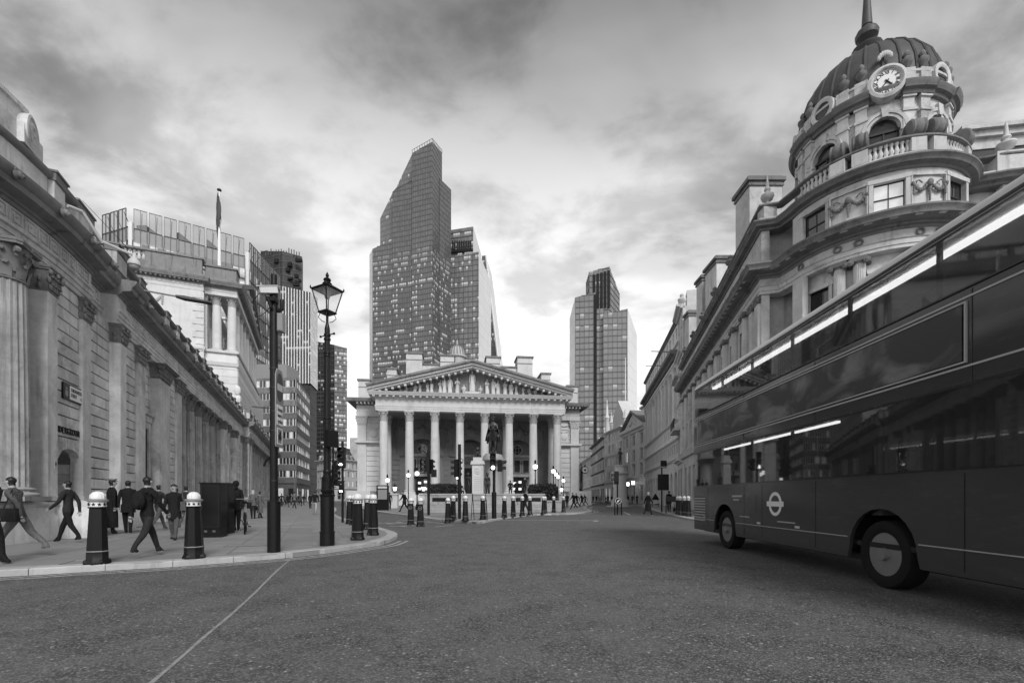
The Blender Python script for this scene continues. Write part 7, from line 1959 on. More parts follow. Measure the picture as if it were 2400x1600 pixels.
hedge(1003, 1074, 40, 2.35, 'dark clipped hedge on a stone planter left of the memorial', 1171); hedge(1241, 1309, 39, 2.3, 'dark clipped hedge with rounded end right of the statue', 1174)
t = thing('plaza_wall', (ap(1150, 1166, 37).x, 37, KZ), radians(3), 'low stone wall and steps across the plaza below the memorial', 'wall')
for k in range(3): B().box(-5.2, 4.2, -.9 + k * .35, 3.6, k * .2, (k + 1) * .2 - .01).obj('step', 'plaza_stone', t)
for k in range(9): B().cbox(-5.2 + k * 1.05, -5.2 + (k + 1) * 1.05 - .02, .3, .6, .6, 1.35, .015).obj('wall_stone', 'plaza_stone', t)
B().box(-5.3, 4.35, .24, .66, 1.35, 1.47).obj('coping', 'plaza_stone', t)
for x in (-3.6, 3.0): B().box(x - 1.0, x + 1.0, .27, .31, .85, 1.15).obj('grille', 'iron', t)

# skinned figures -------------------------------------------------
def skin(verts, edges, radii, sub=2):
    "one continuous surface grown round a skeleton; radii per vertex (x,y)"
    me = bpy.data.meshes.new('sk'); me.from_pydata([tuple(v) for v in verts], edges, [])
    o = bpy.data.objects.new('sk', me); COL.objects.link(o)
    m = o.modifiers.new('s', 'SKIN'); m.use_smooth_shade = True; m.branch_smoothing = .3
    sv = me.skin_vertices[0].data
    for i, r in enumerate(radii):
        sv[i].radius = r if isinstance(r, tuple) else (r, r); sv[i].use_root = (i == 0)
    ss = o.modifiers.new('b', 'SUBSURF'); ss.levels = sub; ss.render_levels = sub
    bpy.context.view_layer.update()
    r = bpy.data.meshes.new_from_object(o.evaluated_get(bpy.context.evaluated_depsgraph_get()))
    bpy.data.objects.remove(o); bpy.data.meshes.remove(me)
    return r
def to_b(me):
    b = B(); b.add([v.co.copy() for v in me.vertices], [tuple(p.vertices) for p in me.polygons]); return b
# ================================================================== people
plain('skin', .36, .6, .3, 0, .15, 20); plain('hair_dark', .015, .5, .4, 0, .4, 30); plain('hair_fair', .40, .6, .3, 0, .3, 30)
plain('cloth_black', .014, .85, .2, 0, .35, 12, folds=16); plain('cloth_dark', .03, .85, .2, 0, .35, 12, folds=16); plain('cloth_mid', .09, .85, .2, 0, .3, 12, folds=16); plain('cloth_grey', .16, .85, .2, 0, .3, 12, folds=16); plain('cloth_pale', .38, .85, .2, 0, .2, 12, folds=16); plain('shoe_white', .7, .6, .3); plain('cloth_pattern', .12, .85, .2, 0, .95, 26, folds=16)
def figure(stride=.0, arm=.25, bend=(.25, .25), lean=.0, sit=False, wide=1.0, arms=None, head=(0, 0), coat=0.0):
    """skeleton of a person 1 m tall facing -y; returns the builder with material indices:
    0 skin 1 hair 2 top 3 trousers 4 shoes"""
    V, E, Rr = [], [], []
    def add(p, r, parent=None):
        V.append(Vector(p)); Rr.append(r)
        if parent is not None: E.append((parent, len(V) - 1))
        return len(V) - 1
    ly = lambda z: -lean * max(0, z - .5)
    hz = .30 if sit else .52
    dz = hz - .52
    pel = add((0, 0, .52 + dz), (.078 * wide, .062))
    sp = add((0, ly(.62), .62 + dz), (.072 * wide, .058), pel)
    ch = add((0, ly(.73), .73 + dz), (.085 * wide, .064), sp)
    uc = add((0, ly(.80), .80 + dz), (.070 * wide, .052), ch)
    nk = add((0, ly(.855) - .004, .852 + dz), (.031, .033), uc)
    hx, hy = head
    h1 = add((hx * .3, ly(.89) - .012, .890 + dz), (.042, .048), nk)
    h2 = add((hx * .6, ly(.93) - .016, .938 + dz), (.047, .058), h1)
    h3 = add((hx, ly(.97) - .010, .975 + dz), (.036, .044), h2)
    hands = []
    for s in (-1, 1):
        sh = add((s * .098 * wide, ly(.80), .805 + dz), (.040, .038), uc)
        if arms and arms.get(s): el, wr = arms[s]
        else:
            sw = arm * s
            el = (s * .128 * wide, ly(.66) - .17 * sin(sw) + .01, .81 - .165 * cos(sw)); b2 = sw + bend[0 if s < 0 else 1]
            wr = (s * .132 * wide, el[1] - .14 * sin(b2), el[2] - .14 * cos(b2))
        e_ = add((el[0], el[1], el[2] + dz), (.030, .030), sh); w_ = add((wr[0], wr[1], wr[2] + dz), (.019, .021), e_)
        d = (Vector(wr) - Vector(el)).normalized(); hp = Vector(wr) + d * .045; add((hp.x, hp.y, hp.z + dz), (.014, .024), w_)
        hands.append((Vector((hp.x, hp.y, hp.z + dz)), d, s))
        hip = add((s * .048, 0, .495 + dz), (.055, .056), pel)
        if sit:
            kn = add((s * .06, -.235, .285), (.043, .043), hip); an = add((s * .06, -.245, .06), (.027, .03), kn); add((s * .065, -.31, .025), (.024, .018), an)
        else:
            a = stride * s; ka = a + (.0 if a > 0 else -.0); lift = max(0, -a)
            kn = add((s * .05, -.235 * sin(a + .08 * abs(a) / (abs(a) + .01)), .50 - .225 * cos(a)), (.040, .043), hip)
            fa = a * .75 - lift * .9
            K = V[kn]; an = add((s * .046, K.y - .235 * sin(fa), max(.045, K.z - .232 * cos(fa))), (.025, .028), kn)
            A = V[an]; add((s * .052, A.y - .075, max(.018, A.z - .035 + .2 * 0)), (.025, .017), an); add((s * .046, A.y + .012, max(.018, A.z - .035)), (.020, .020), an)
    me = skin(V, E, Rr, 2)
    b = B(); vs = [v.co.copy() for v in me.vertices]
    b.add(vs, [tuple(p.vertices) for p in me.polygons]); b.m = []
    hc = V[h2]
    for p in me.polygons:
        c = p.center
        x, y, z = c.x, c.y, c.z - dz
        if z > .86:
            m = 1 if (z > .95 or (c.y > hc.y + .004 and z > .885)) else 0
        else:
            m = 2 if z > .50 else 3
            if not sit and z < .48 and abs(x) > .095 * wide and abs(x) > .09: m = 0 if min((c - h[0]).length for h in hands) < .035 else 2
            if min((c - h[0]).length for h in hands) < .030: m = 0
            if c.z < .048: m = 4
            if sit and c.z < .36: m = 3 if c.z > .06 else 4
            if sit and min((c - h[0]).length for h in hands) < .03: m = 0
        b.m.append(m)
    # face, ears, fingers grow out of the same mesh
    b.mi = 0
    b.blob((hc.x, hc.y - .056, hc.z - .012), (.008, .013, .014), 6, 5)
    for s in (-1, 1): b.blob((hc.x + s * .047, hc.y + .004, hc.z - .008), (.007, .012, .018), 6, 5)
    b.mi = 1
    b.blob((hc.x, hc.y + .014, hc.z + .010), (.047, .050, .047), 12, 8)
    for s in (-1, 1): b.blob((hc.x + s * .018, hc.y - .052, hc.z + .005), (.006, .005, .004), 6, 4)
    b.blob((hc.x, hc.y - .047, hc.z - .034), (.014, .006, .003), 6, 4)
    b.mi = 0
    for hp, d, s in hands:
        side = Vector((0, -1, 0)) - d * Vector((0, -1, 0)).dot(d); side.normalize(); inn = Vector((-s, 0, 0))
        for k, L in enumerate((.036, .042, .040, .032)):
            o = hp + side * (.015 - .010 * k) + d * .008
            b.tube([o, o + d * L * .55 + inn * .004, o + d * L * .9 + inn * .016], [.0062, .0058, .0045], 5)
        o = hp + side * .018 - d * .022; b.tube([o, o + side * .014 + d * .018 + inn * .006, o + side * .014 + d * .036 + inn * .01], [.007, .0065, .005], 5)
    return b
FIG = {}
def fig(key, **k):
    if key not in FIG: FIG[key] = figure(**k)
    return FIG[key]
def person(px, py, h, face, label, key, mats, z=KZ, pos=None, group=None, extra=None, scale=None):
    "face = heading in degrees, 0 looks at the camera, 180 walks away"
    p = pos or gp(px, py, z); src = FIG[key]
    b = B(); b.v, b.f, b.m = list(src.v), list(src.f), list(src.m)
    me = b.mesh('person'); me.transform(Matrix.Scale(h, 4))
    o = mobj('person', me, mats, None, (p.x, p.y, p.z if pos else z), radians(face)); tag(o, label, 'person', group)
    if extra: extra(o, h)
    return o
def coat(o, h, z0=.26, mat='cloth_black', flare=.115, top=.82, dy=.0):
    b = B(); pr = []
    secs = [(z0, flare, flare * .8), (z0 + (top - z0) * .35, flare * .92, flare * .76), (.56, .088, .072), (.68, .092, .076), (.76, .098, .075), (top, .074, .056), (top + .03, .04, .042)]
    n = 18; vs = []
    for z, rx, ry in secs:
        for i in range(n):
            a = 2 * pi * i / n; w = 1 + .05 * sin(5 * a + z * 9) * (1 if z < .5 else .3); vs.append((rx * cos(a) * w * h, (ry * sin(a) * w + dy * (1 - z)) * h, z * h))
    b.add(vs, [(j * n + i, j * n + (i + 1) % n, (j + 1) * n + (i + 1) % n, (j + 1) * n + i) for j in range(len(secs) - 1) for i in range(n)])
    b.obj('coat', mat, o)
def hood(o, h, mat='cloth_black'):
    b = B(); b.blob((0, .0 * h, .945 * h), (.058 * h, .068 * h, .066 * h), 12, 8); b.blob((0, .045 * h, .86 * h), (.06 * h, .05 * h, .04 * h), 10, 6); b.obj('hood', mat, o)
def backpack(o, h, mat='cloth_black'):
    b = B(); b.blob((0, .105 * h, .70 * h), (.085 * h, .06 * h, .12 * h), 12, 8); b.blob((0, .15 * h, .66 * h), (.06 * h, .03 * h, .07 * h), 10, 6)
    for s in (-1, 1): b.tube([(s * .06 * h, .07 * h, .79 * h), (s * .07 * h, .0, .845 * h), (s * .07 * h, -.07 * h, .78 * h), (s * .08 * h, -.03 * h, .66 * h)], .012 * h, 6)
    b.obj('backpack', mat, o)
def cap(o, h):
    b = B(); b.lathe([(.052, -.004), (.054, .018), (.068, .03), (.066, .04), (0, .046)], 18, 0, -.014, .975); b.v = [(x * h, y * h, z * h) for x, y, z in b.v]; b.obj('cap', 'cloth_pale', o)
    b = B(); b.lathe([(.053, 0), (.0535, .016)], 18, 0, -.014, .972); b.add([(-.04, -.06, .974), (.04, -.06, .974), (.03, -.095, .962), (-.03, -.095, .962)], [(0, 1, 2, 3)]); b.v = [(x * h, y * h, z * h) for x, y, z in b.v]; b.obj('cap_peak', 'cloth_black', o)
def long_hair(o, h, mat='hair_fair'):
    b = B(); b.blob((0, .012 * h, .935 * h), (.054 * h, .056 * h, .058 * h), 12, 8); b.blob((0, .035 * h, .88 * h), (.055 * h, .035 * h, .06 * h), 10, 7); b.obj('hair', mat, o)
def bag(o, h, x=.15, z=.5, mat='cloth_mid', y=0.0):
    b = B(); b.cbox((x - .05) * h, (x + .05) * h, (y - .09) * h, (y + .09) * h, (z - .1) * h, (z + .06) * h, .01 * h); b.tube([(x * h, (y - .05) * h, (z + .06) * h), (x * .7 * h, y * h, .84 * h), (x * h, (y + .05) * h, (z + .06) * h)], .008 * h, 5); b.obj('bag', mat, o)
def umbrella(o, h):
    b = B(); b.tube([(.13 * h, -.1 * h, .5 * h), (.14 * h, -.45 * h, .62 * h)], [.02 * h, .008 * h], 6); b.obj('folded_umbrella', 'cloth_black', o)
fig('walk', stride=.42, arm=-.4); fig('walk2', stride=-.36, arm=.35, bend=(.3, .5)); fig('step', stride=.2, arm=-.2); fig('stand', stride=.04, arm=.04, bend=(.1, .1)); fig('lean', stride=.5, arm=-.5, lean=.18)
fig('hold', stride=.05, arm=.1, arms={-1: ((-.14, -.02, .66), (-.07, -.13, .70)), 1: ((.14, -.02, .66), (.07, -.13, .70))}); fig('sit', sit=True, arms={-1: ((-.13, -.03, .66), (-.06, -.17, .58)), 1: ((.13, -.03, .66), (.06, -.17, .58))})
BLK = ['skin', 'hair_dark', 'cloth_black', 'cloth_black', 'cloth_black']; DRK = ['skin', 'hair_dark', 'cloth_dark', 'cloth_mid', 'cloth_black']
# bank side footway
person(345, 1304, 1.56, 168, 'walker in dark jacket with backpack and white shoes on the bank pavement', 'walk', ['skin', 'hair_dark', 'cloth_black', 'cloth_dark', 'shoe_white'], extra=lambda o, h: backpack(o, h))
person(45, 1306, 1.55, -75, 'stooping walker in grey clothes with bag near the left picture edge', 'lean', ['skin', 'hair_dark', 'cloth_mid', 'cloth_grey', 'cloth_black'], extra=lambda o, h: bag(o, h, .16, .55, 'cloth_dark'))
person(-28, 1322, 1.62, 95, 'person in black carrying a dark round bag at the extreme left', 'step', BLK, extra=lambda o, h: backpack(o, h))
person(160, 1272, 1.58, -80, 'walker in dark trousers passing the station doorway', 'walk2', ['skin', 'hair_dark', 'cloth_dark', 'cloth_black', 'cloth_black'])
person(262, 1251, 1.72, 150, 'person in pale peaked cap and long black coat behind the first bollard', 'stand', BLK, extra=lambda o, h: (cap(o, h), coat(o, h, .12)))
person(300, 1250, 1.70, 210, 'companion in black coat beside the capped person', 'step', BLK, extra=lambda o, h: coat(o, h, .40))
person(408, 1265, 1.52, 20, 'woman with loose hair and dark coat facing the camera on the bank pavement', 'step', ['skin', 'hair_dark', 'cloth_black', 'cloth_mid', 'cloth_black'], extra=lambda o, h: (coat(o, h, .38), long_hair(o, h, 'hair_dark'), bag(o, h, .16, .62)))
person(372, 1243, 1.6, 170, 'dark figure partly hidden behind the backpack walker', 'walk', DRK); person(436, 1240, 1.58, 185, 'dark figure walking away behind the second bollard', 'walk2', DRK, extra=lambda o, h: bag(o, h, -.15, .5))
person(553, 1244, 1.72, 186, 'man in black hooded jacket seen from behind by the cabinets', 'stand', BLK, extra=lambda o, h: (hood(o, h), coat(o, h, .42)))
person(593, 1215, 1.58, 200, 'fair haired woman in patterned jacket behind the parked bicycle', 'stand', ['skin', 'hair_fair', 'cloth_pattern', 'cloth_black', 'cloth_black'], extra=lambda o, h: (long_hair(o, h), coat(o, h, .45, 'cloth_pattern')))
person(609, 1214, 1.5, 160, 'person in mottled coat beside the fair haired woman', 'step', ['skin', 'hair_dark', 'cloth_pattern', 'cloth_dark', 'cloth_black'], extra=lambda o, h: (coat(o, h, .2, 'cloth_pattern'), bag(o, h, .16, .4)))
# far end of the bank side street
far = [(652, 1185, 'dark figure at the column foot far down the left street'), (660, 1186, 'pair member walking by the far columns'), (667, 1184, 'small dark figure left of the far crowd'), (676, 1188, 'person in black coat in the far crowd middle left'), (690, 1192, 'dark walker foremost in the far crowd'), (683, 1183, 'small figure behind the foremost far walker'),
       (700, 1184, 'pale topped figure right of the foremost far walker'), (706, 1185, 'dark figure near the right of the far crowd'), (712, 1184, 'last dark figure of the far crowd by the banded office'), (672, 1181, 'tiny distant figure outside the banded office'), (696, 1180, 'tiny distant figure by the office door')]
for i, (px, py, lb) in enumerate(far):
    k = ('walk', 'stand', 'walk2', 'step')[i % 4]
    person(px, py, random.uniform(1.6, 1.8), random.choice((0, 180, 20, 190, 170)), lb, k, [['skin', 'hair_dark', m, n_, 'cloth_black'] for m, n_ in (('cloth_black', 'cloth_dark'), ('cloth_dark', 'cloth_black'), ('cloth_mid', 'cloth_black'), ('cloth_black', 'cloth_mid'), ('cloth_grey', 'cloth_dark'))][i % 5], group='pedestrians far down the left street', extra=(lambda o, h: coat(o, h, .35)) if i % 3 == 0 else None)
person(738, 1205, 1.62, 200, 'stooping dark figure with pale trousers left of the lamp post', 'lean', ['skin', 'hair_dark', 'cloth_black', 'cloth_pale', 'shoe_white']); person(727, 1191, 1.62, 180, 'dark pair of legs figure behind the stooping one', 'stand', BLK)
# plaza
person(948, 1201, 1.66, -60, 'dark leaning walker left of the cycle bollards', 'lean', BLK, extra=lambda o, h: coat(o, h, .4)); person(903, 1193, 1.6, 30, 'figure beside the map slab', 'stand', ['skin', 'hair_dark', 'cloth_mid', 'cloth_black', 'cloth_black']); person(913, 1194, 1.68, 200, 'dark figure talking beside the map slab', 'stand', BLK); person(890, 1192, 1.66, 90, 'dark figure left of the map slab', 'step', DRK)
for px, Y, z, key, f, lb in ((1196, 39.2, 1.55, 'sit', 180, 'small seated figure on the plaza wall beside the statue pedestal'), (1211, 39.0, 1.55, 'sit', 180, 'broad dark seated figure on the plaza wall with back turned'), (1230, 38.5, 1.5, 'stand', 0, 'standing dark figure on the plaza wall by the right hedge'), (1080, 40.5, 1.4, 'sit', 160, 'seated figure on the plaza wall left of the memorial')):
    person(0, 0, 1.5 if key == 'sit' else 1.45, f, lb, key, BLK, pos=Vector(((px - 1200) / FPX * Y, Y, z)))
person(1231, 1203, 1.7, 120, 'dark walker between the plaza bollards right of the lit signal', 'walk', BLK); person(1146, 1198, 1.1, 0, 'crouching light figure seen behind the folding frame', 'sit', ['skin', 'hair_dark', 'cloth_pale', 'cloth_dark', 'shoe_white'])
for i, (px, py, lb) in enumerate(((1345, 1194, 'foremost leaning dark figure crossing at the plaza corner'), (1353, 1191, 'second leaning dark figure crossing at the plaza corner'), (1364, 1187, 'third dark figure crossing beyond the plaza corner'), (1372, 1185, 'fourth dark figure crossing beyond the plaza corner'), (1329, 1190, 'upright dark figure waiting at the plaza corner'))):
    person(px, py, 1.66, -70 if i < 4 else 0, lb, 'lean' if i < 4 else 'stand', BLK, extra=(lambda o, h: coat(o, h, .42)) if i % 2 == 0 else None)
# right street
person(1519, 1208.5, 1.66, 100, 'person in long black coat and white shoes crossing before the bus', 'walk', ['skin', 'hair_fair', 'cloth_black', 'cloth_black', 'shoe_white'], z=0, extra=lambda o, h: coat(o, h, .2, 'cloth_black', .15))
person(1493, 1181, 1.7, 0, 'dark figure facing the camera on the far right pavement', 'hold', BLK); person(1472, 1181, 1.7, 20, 'dark figure beside the standing one near the statue', 'stand', BLK); person(1482, 1180, 1.7, 180, 'second dark figure near the statue base', 'stand', DRK)
person(1568, 1199, 1.72, 150, 'person in dark coat with suitcase near the works barrier', 'stand', BLK, extra=lambda o, h: (coat(o, h, .4), bag(o, h, -.25, .12, 'cloth_black')))
for i, (px, py) in enumerate(((1398, 1180), (1408, 1179), (1420, 1181), (1425, 1180), (1434, 1179), (1404, 1177), (1390, 1178))):
    person(px, py, random.uniform(1.6, 1.8), random.choice((0, 180, 90)), ['tiny dark figure leftmost along the right street shops', 'second tiny figure along the right street shops', 'tiny figure with dark coat before the white front', 'tiny figure beside the dark coated one', 'tiny figure nearest the middle signal', 'tiny figure deep in the right street', 'tiny figure farthest left in the right street'][i], ('walk', 'stand', 'step')[i % 3], BLK if i % 2 else DRK, group='pedestrians down the right street')
# pediment figures of the exchange, cut from the same stone
rows = [(0, 1.15, 'stand')] + [(s * x, k, p) for s in (-1, 1) for x, k, p in ((1.5, .8, 'sit'), (2.4, .98, 'hold'), (3.3, 1.0, 'stand'), (4.2, .92, 'step'), (5.1, .86, 'hold'), (6.1, .80, 'stand'), (7.0, .70, 'walk'), (7.9, .62, 'hold'), (8.9, .72, 'sit'), (9.9, .60, 'sit'), (10.9, .46, 'sit'))]
for x, k, key in rows:
    if x: x += random.uniform(-.22, .22); k *= random.uniform(.9, 1.06)
    src = FIG[key]; b = B(); b.v, b.f = list(src.v), list(src.f); b.m = [0] * len(b.f)
    me = b.mesh('relief_figure'); me.transform(Matrix.Scale(2.9 * k, 4)); mobj('relief_figure', me, 'exstone', ex, (x, .35, 17.12 if x else 17.75), radians(random.uniform(-35, 35)))
    cb_ = B(); h_ = 2.9 * k
    if key != 'sit':
        n = 12; vs = []
        for z, r in ((.02, .13), (.3, .12), (.55, .095), (.78, .1)):
            for i in range(n): a = 2 * pi * i / n; w = 1 + .14 * sin(4 * a + z * 6 + x); vs.append((r * cos(a) * w * h_, r * .8 * sin(a) * w * h_, z * h_))
        cb_.add(vs, [(j * n + i, j * n + (i + 1) % n, (j + 1) * n + (i + 1) % n, (j + 1) * n + i) for j in range(3) for i in range(n)])
        cb_.obj('relief_drapery', 'exstone', ex, (x, .35, 17.12 if x else 17.75))
B().box(-1.3, 1.3, -.1, .8, 17.1, 17.74).obj('relief_plinth', 'exstone', ex)

# --------------------------------------------------------------- equestrian statue
def equestrian():
    Y = 47.0; c = ap(1155, 1166, Y); t = thing('equestrian_statue', (c.x, Y, KZ), 0, 'bronze cloaked rider on horse atop a tall stone pedestal before the exchange', 'statue')
    b = B(); b.lathe([(1.9, 0), (1.9, .9), (1.75, 1.0), (1.45, 1.25), (1.32, 1.5), (1.3, 4.35), (1.42, 4.5), (1.75, 4.72), (1.95, 4.8), (1.95, 4.95), (1.5, 5.05), (1.4, 5.35), (1.25, 5.5)], 28, 0, 1.0, 0, 0, 2 * pi, .72, 1.45); b.obj('pedestal', 'plaza_stone', t)
    V, E, Rr = [], [], []
    def add(p, r, pa=None):
        V.append(Vector(p)); Rr.append(r)
        if pa is not None: E.append((pa, len(V) - 1))
        return len(V) - 1
    # horse looking at the camera (-y)
    bar = add((0, .9, 1.45), (.36, .36)); che = add((0, .25, 1.45), (.33, .38), bar); crp = add((0, 1.6, 1.5), (.33, .34), bar)
    n1 = add((0, -.1, 1.85), (.2, .26), che); n2 = add((.03, -.38, 2.2), (.14, .19), n1); hd = add((.05, -.58, 2.32), (.12, .13), n2); ml = add((.06, -.82, 2.02), (.075, .085), hd); add((.06, -.9, 1.9), (.065, .06), ml)
    for s in (-1, 1):
        f = add((s * .2, .12, 1.15), (.14, .17), che); k = add((s * .2, .05, .68), (.085, .095), f); fe = add((s * .2, .08, .18), (.055, .06), k); add((s * .2, .02, .03), (.085, .09), fe)
        h = add((s * .2, 1.7, 1.2), (.18, .22), crp); st = add((s * .2, 1.5, .85), (.11, .14), h); hk = add((s * .2, 1.85, .55), (.07, .085), st); fe = add((s * .2, 1.75, .15), (.055, .06), hk); add((s * .2, 1.7, .03), (.08, .085), fe)
    tl = add((0, 1.98, 1.45), (.08, .08), crp); add((0, 2.1, .8), (.09, .09), tl)
    me = skin(V, E, Rr, 2); h = to_b(me); zb = 5.5
    h.v = [(x, y, z + zb) for x, y, z in h.v]
    for s in (-1, 1): h.tube([(.05 + s * .08, -.5, 2.42 + zb), (.05 + s * .1, -.5, 2.6 + zb)], [.045, .012], 5)
    h.obj('horse', 'bronze', t)
    # rider: upright with a cloak and plumed hat, legs down the flanks
    V.clear(); E.clear(); Rr.clear()
    pe = add((0, .85, 1.95), (.22, .18)); ch = add((0, .82, 2.35), (.24, .18), pe); uc = add((0, .8, 2.62), (.2, .15), ch); nk = add((0, .78, 2.82), (.09, .09), uc); h2 = add((0, .75, 3.0), (.13, .15), nk); add((0, .75, 3.14), (.11, .12), h2)
    for s in (-1, 1):
        sh = add((s * .28, .8, 2.6), (.12, .11), uc); el = add((s * .38, .7, 2.2), (.09, .09), sh); add((s * .15, .35, 2.1), (.06, .06), el)
        hp = add((s * .22, .8, 1.85), (.17, .17), pe); kn = add((s * .44, .45, 1.55), (.13, .13), hp); an = add((s * .46, .6, 1.05), (.08, .085), kn); add((s * .5, .4, .95), (.07, .055), an)
    r = to_b(skin(V, E, Rr, 2)); r.v = [(x, y, z + zb) for x, y, z in r.v]
    r.blob((0, .68, 3.0 + zb), (.025, .1, .03), 6, 5)
    r.obj('rider', 'bronze', t)
    ck = B(); n = 14; vs = []
    for z, w, d in ((2.7, .26, .2), (2.5, .36, .28), (2.0, .5, .42), (1.5, .62, .55), (1.2, .66, .6)):
        for i in range(n + 1): a = pi * (-.08 + 1.16 * i / n); ww = 1 + .06 * sin(6 * a); vs.append((w * cos(a) * ww, .82 + d * sin(a) * ww, z + zb))
    ck.add(vs, [(j * (n + 1) + i, j * (n + 1) + i + 1, (j + 1) * (n + 1) + i + 1, (j + 1) * (n + 1) + i) for j in range(4) for i in range(n)]); ck.obj('cloak', 'bronze', t)
    ht = B(); ht.lathe([(.14, 3.13), (.16, 3.16), (.13, 3.2), (.11, 3.27), (0, 3.3)], 14, 0, .75, zb); ht.blob((.0, .75, 3.33 + zb), (.07, .2, .1), 8, 6); ht.obj('plumed_hat', 'bronze', t)
    for o in t.children:
        if o.name.split('.')[0] != 'pedestal': o.scale = (1.2, 1.2, 1.2); o.location.z = -1.1
    B().box(-.7, .7, -.3, 2.6, 5.42, 5.53).obj('statue_base', 'bronze', t)
equestrian()
def memorial():
    Y = 40.5; c = ap(1120, 1166, Y); t = thing('war_memorial', (c.x, Y, KZ), 0, 'pale stone memorial pillar with lion on top and two bronze soldiers', 'memorial')
    z0 = 1.3
    b = B(); b.box(-.95, .95, -.5, .7, 0, z0 - .3); b.box(-.8, .8, -.42, .6, z0 - .3, z0); b.obj('base', 'exstone', t)
    B().box(-.47, .47, -.3, .5, z0, 4.0).obj('pillar', 'exstone', t); b = B(); b.box(-.6, .6, -.42, .62, 4.0, 4.15); b.box(-.55, .55, -.38, .58, 4.15, 4.3); b.box(-.4, .4, -.25, .45, 4.3, 4.62); b.obj('cap', 'exstone', t)
    for k in range(8): me = B().box(-.3, .3, -.306, -.29, 1.75 + k * .16, 1.8 + k * .16).obj('inscription_line', 'portland', t)
    b = B()
    for k in range(14): a = 2 * pi * k / 14; b.blob((.2 * cos(a), -.31, 3.45 + .24 * sin(a)), (.07, .04, .07), 6, 4)
    b.blob((0, -.31, 3.45), (.12, .05, .16), 8, 6); b.obj('carved_arms', 'exstone', t)
    l = B(); l.blob((0, .1, 5.0), (.2, .3, .34), 10, 7); l.blob((0, -.1, 5.32), (.19, .18, .2), 10, 7); l.blob((0, -.27, 5.28), (.09, .09, .09), 8, 5)
    for s in (-1, 1): l.tube([(s * .12, -.15, 5.0), (s * .13, -.25, 4.65)], .07, 6); l.blob((s * .2, .2, 4.75), (.1, .2, .14), 7, 5)
    l.obj('lion', 'bronze', t)
    for s in (-1, 1):
        src = FIG['stand']; q = B(); q.v, q.f = list(src.v), list(src.f); q.m = [0] * len(q.f); me = q.mesh('soldier'); me.transform(Matrix.Scale(1.95, 4)); so = mobj('soldier', me, 'bronze', t, (s * .82, -.1, z0), radians(30 * s))
        B().lathe([(.16, 1.86), (.15, 1.9), (.11, 1.93), (.1, 1.99), (0, 2.03)], 12, 0, -.03, 0).obj('helmet', 'bronze', so); B().tube([(s * .12, -.2, .1), (s * .1, -.2, 1.5)], [.03, .015], 6).obj('rifle', 'bronze', so)
memorial()
def street_statue():
    Y = 66; c = ap(1453, 1166, Y); t = thing('standing_statue', (c.x, Y, 0), 0, 'dark standing figure statue on a round stone pedestal in the right street', 'statue')
    B().lathe([(1.9, 0), (1.9, .14), (1.2, .15), (1.2, .9), (1.05, 1.0), (.95, 1.2), (.9, 4.4), (1.05, 4.5), (1.25, 4.65), (1.25, 4.85), (.8, 4.9), (.75, 5.6), (.9, 5.65), (.9, 5.8)], 24).obj('pedestal', 'exstone', t)
    src = FIG['hold']; q = B(); q.v, q.f = list(src.v), list(src.f); q.m = [0] * len(q.f); me = q.mesh('figure'); me.transform(Matrix.Scale(2.35, 4)); so = mobj('figure', me, 'bronze', t, (0, 0, 5.8), radians(25))
    B().lathe([(.26, 2.26), (.25, 2.29), (.15, 2.3), (.14, 2.42), (0, 2.46)], 14, 0, -.04, 0).obj('hat', 'bronze', so); coat(so, 2.35, .42, 'bronze', .11)
street_statue()
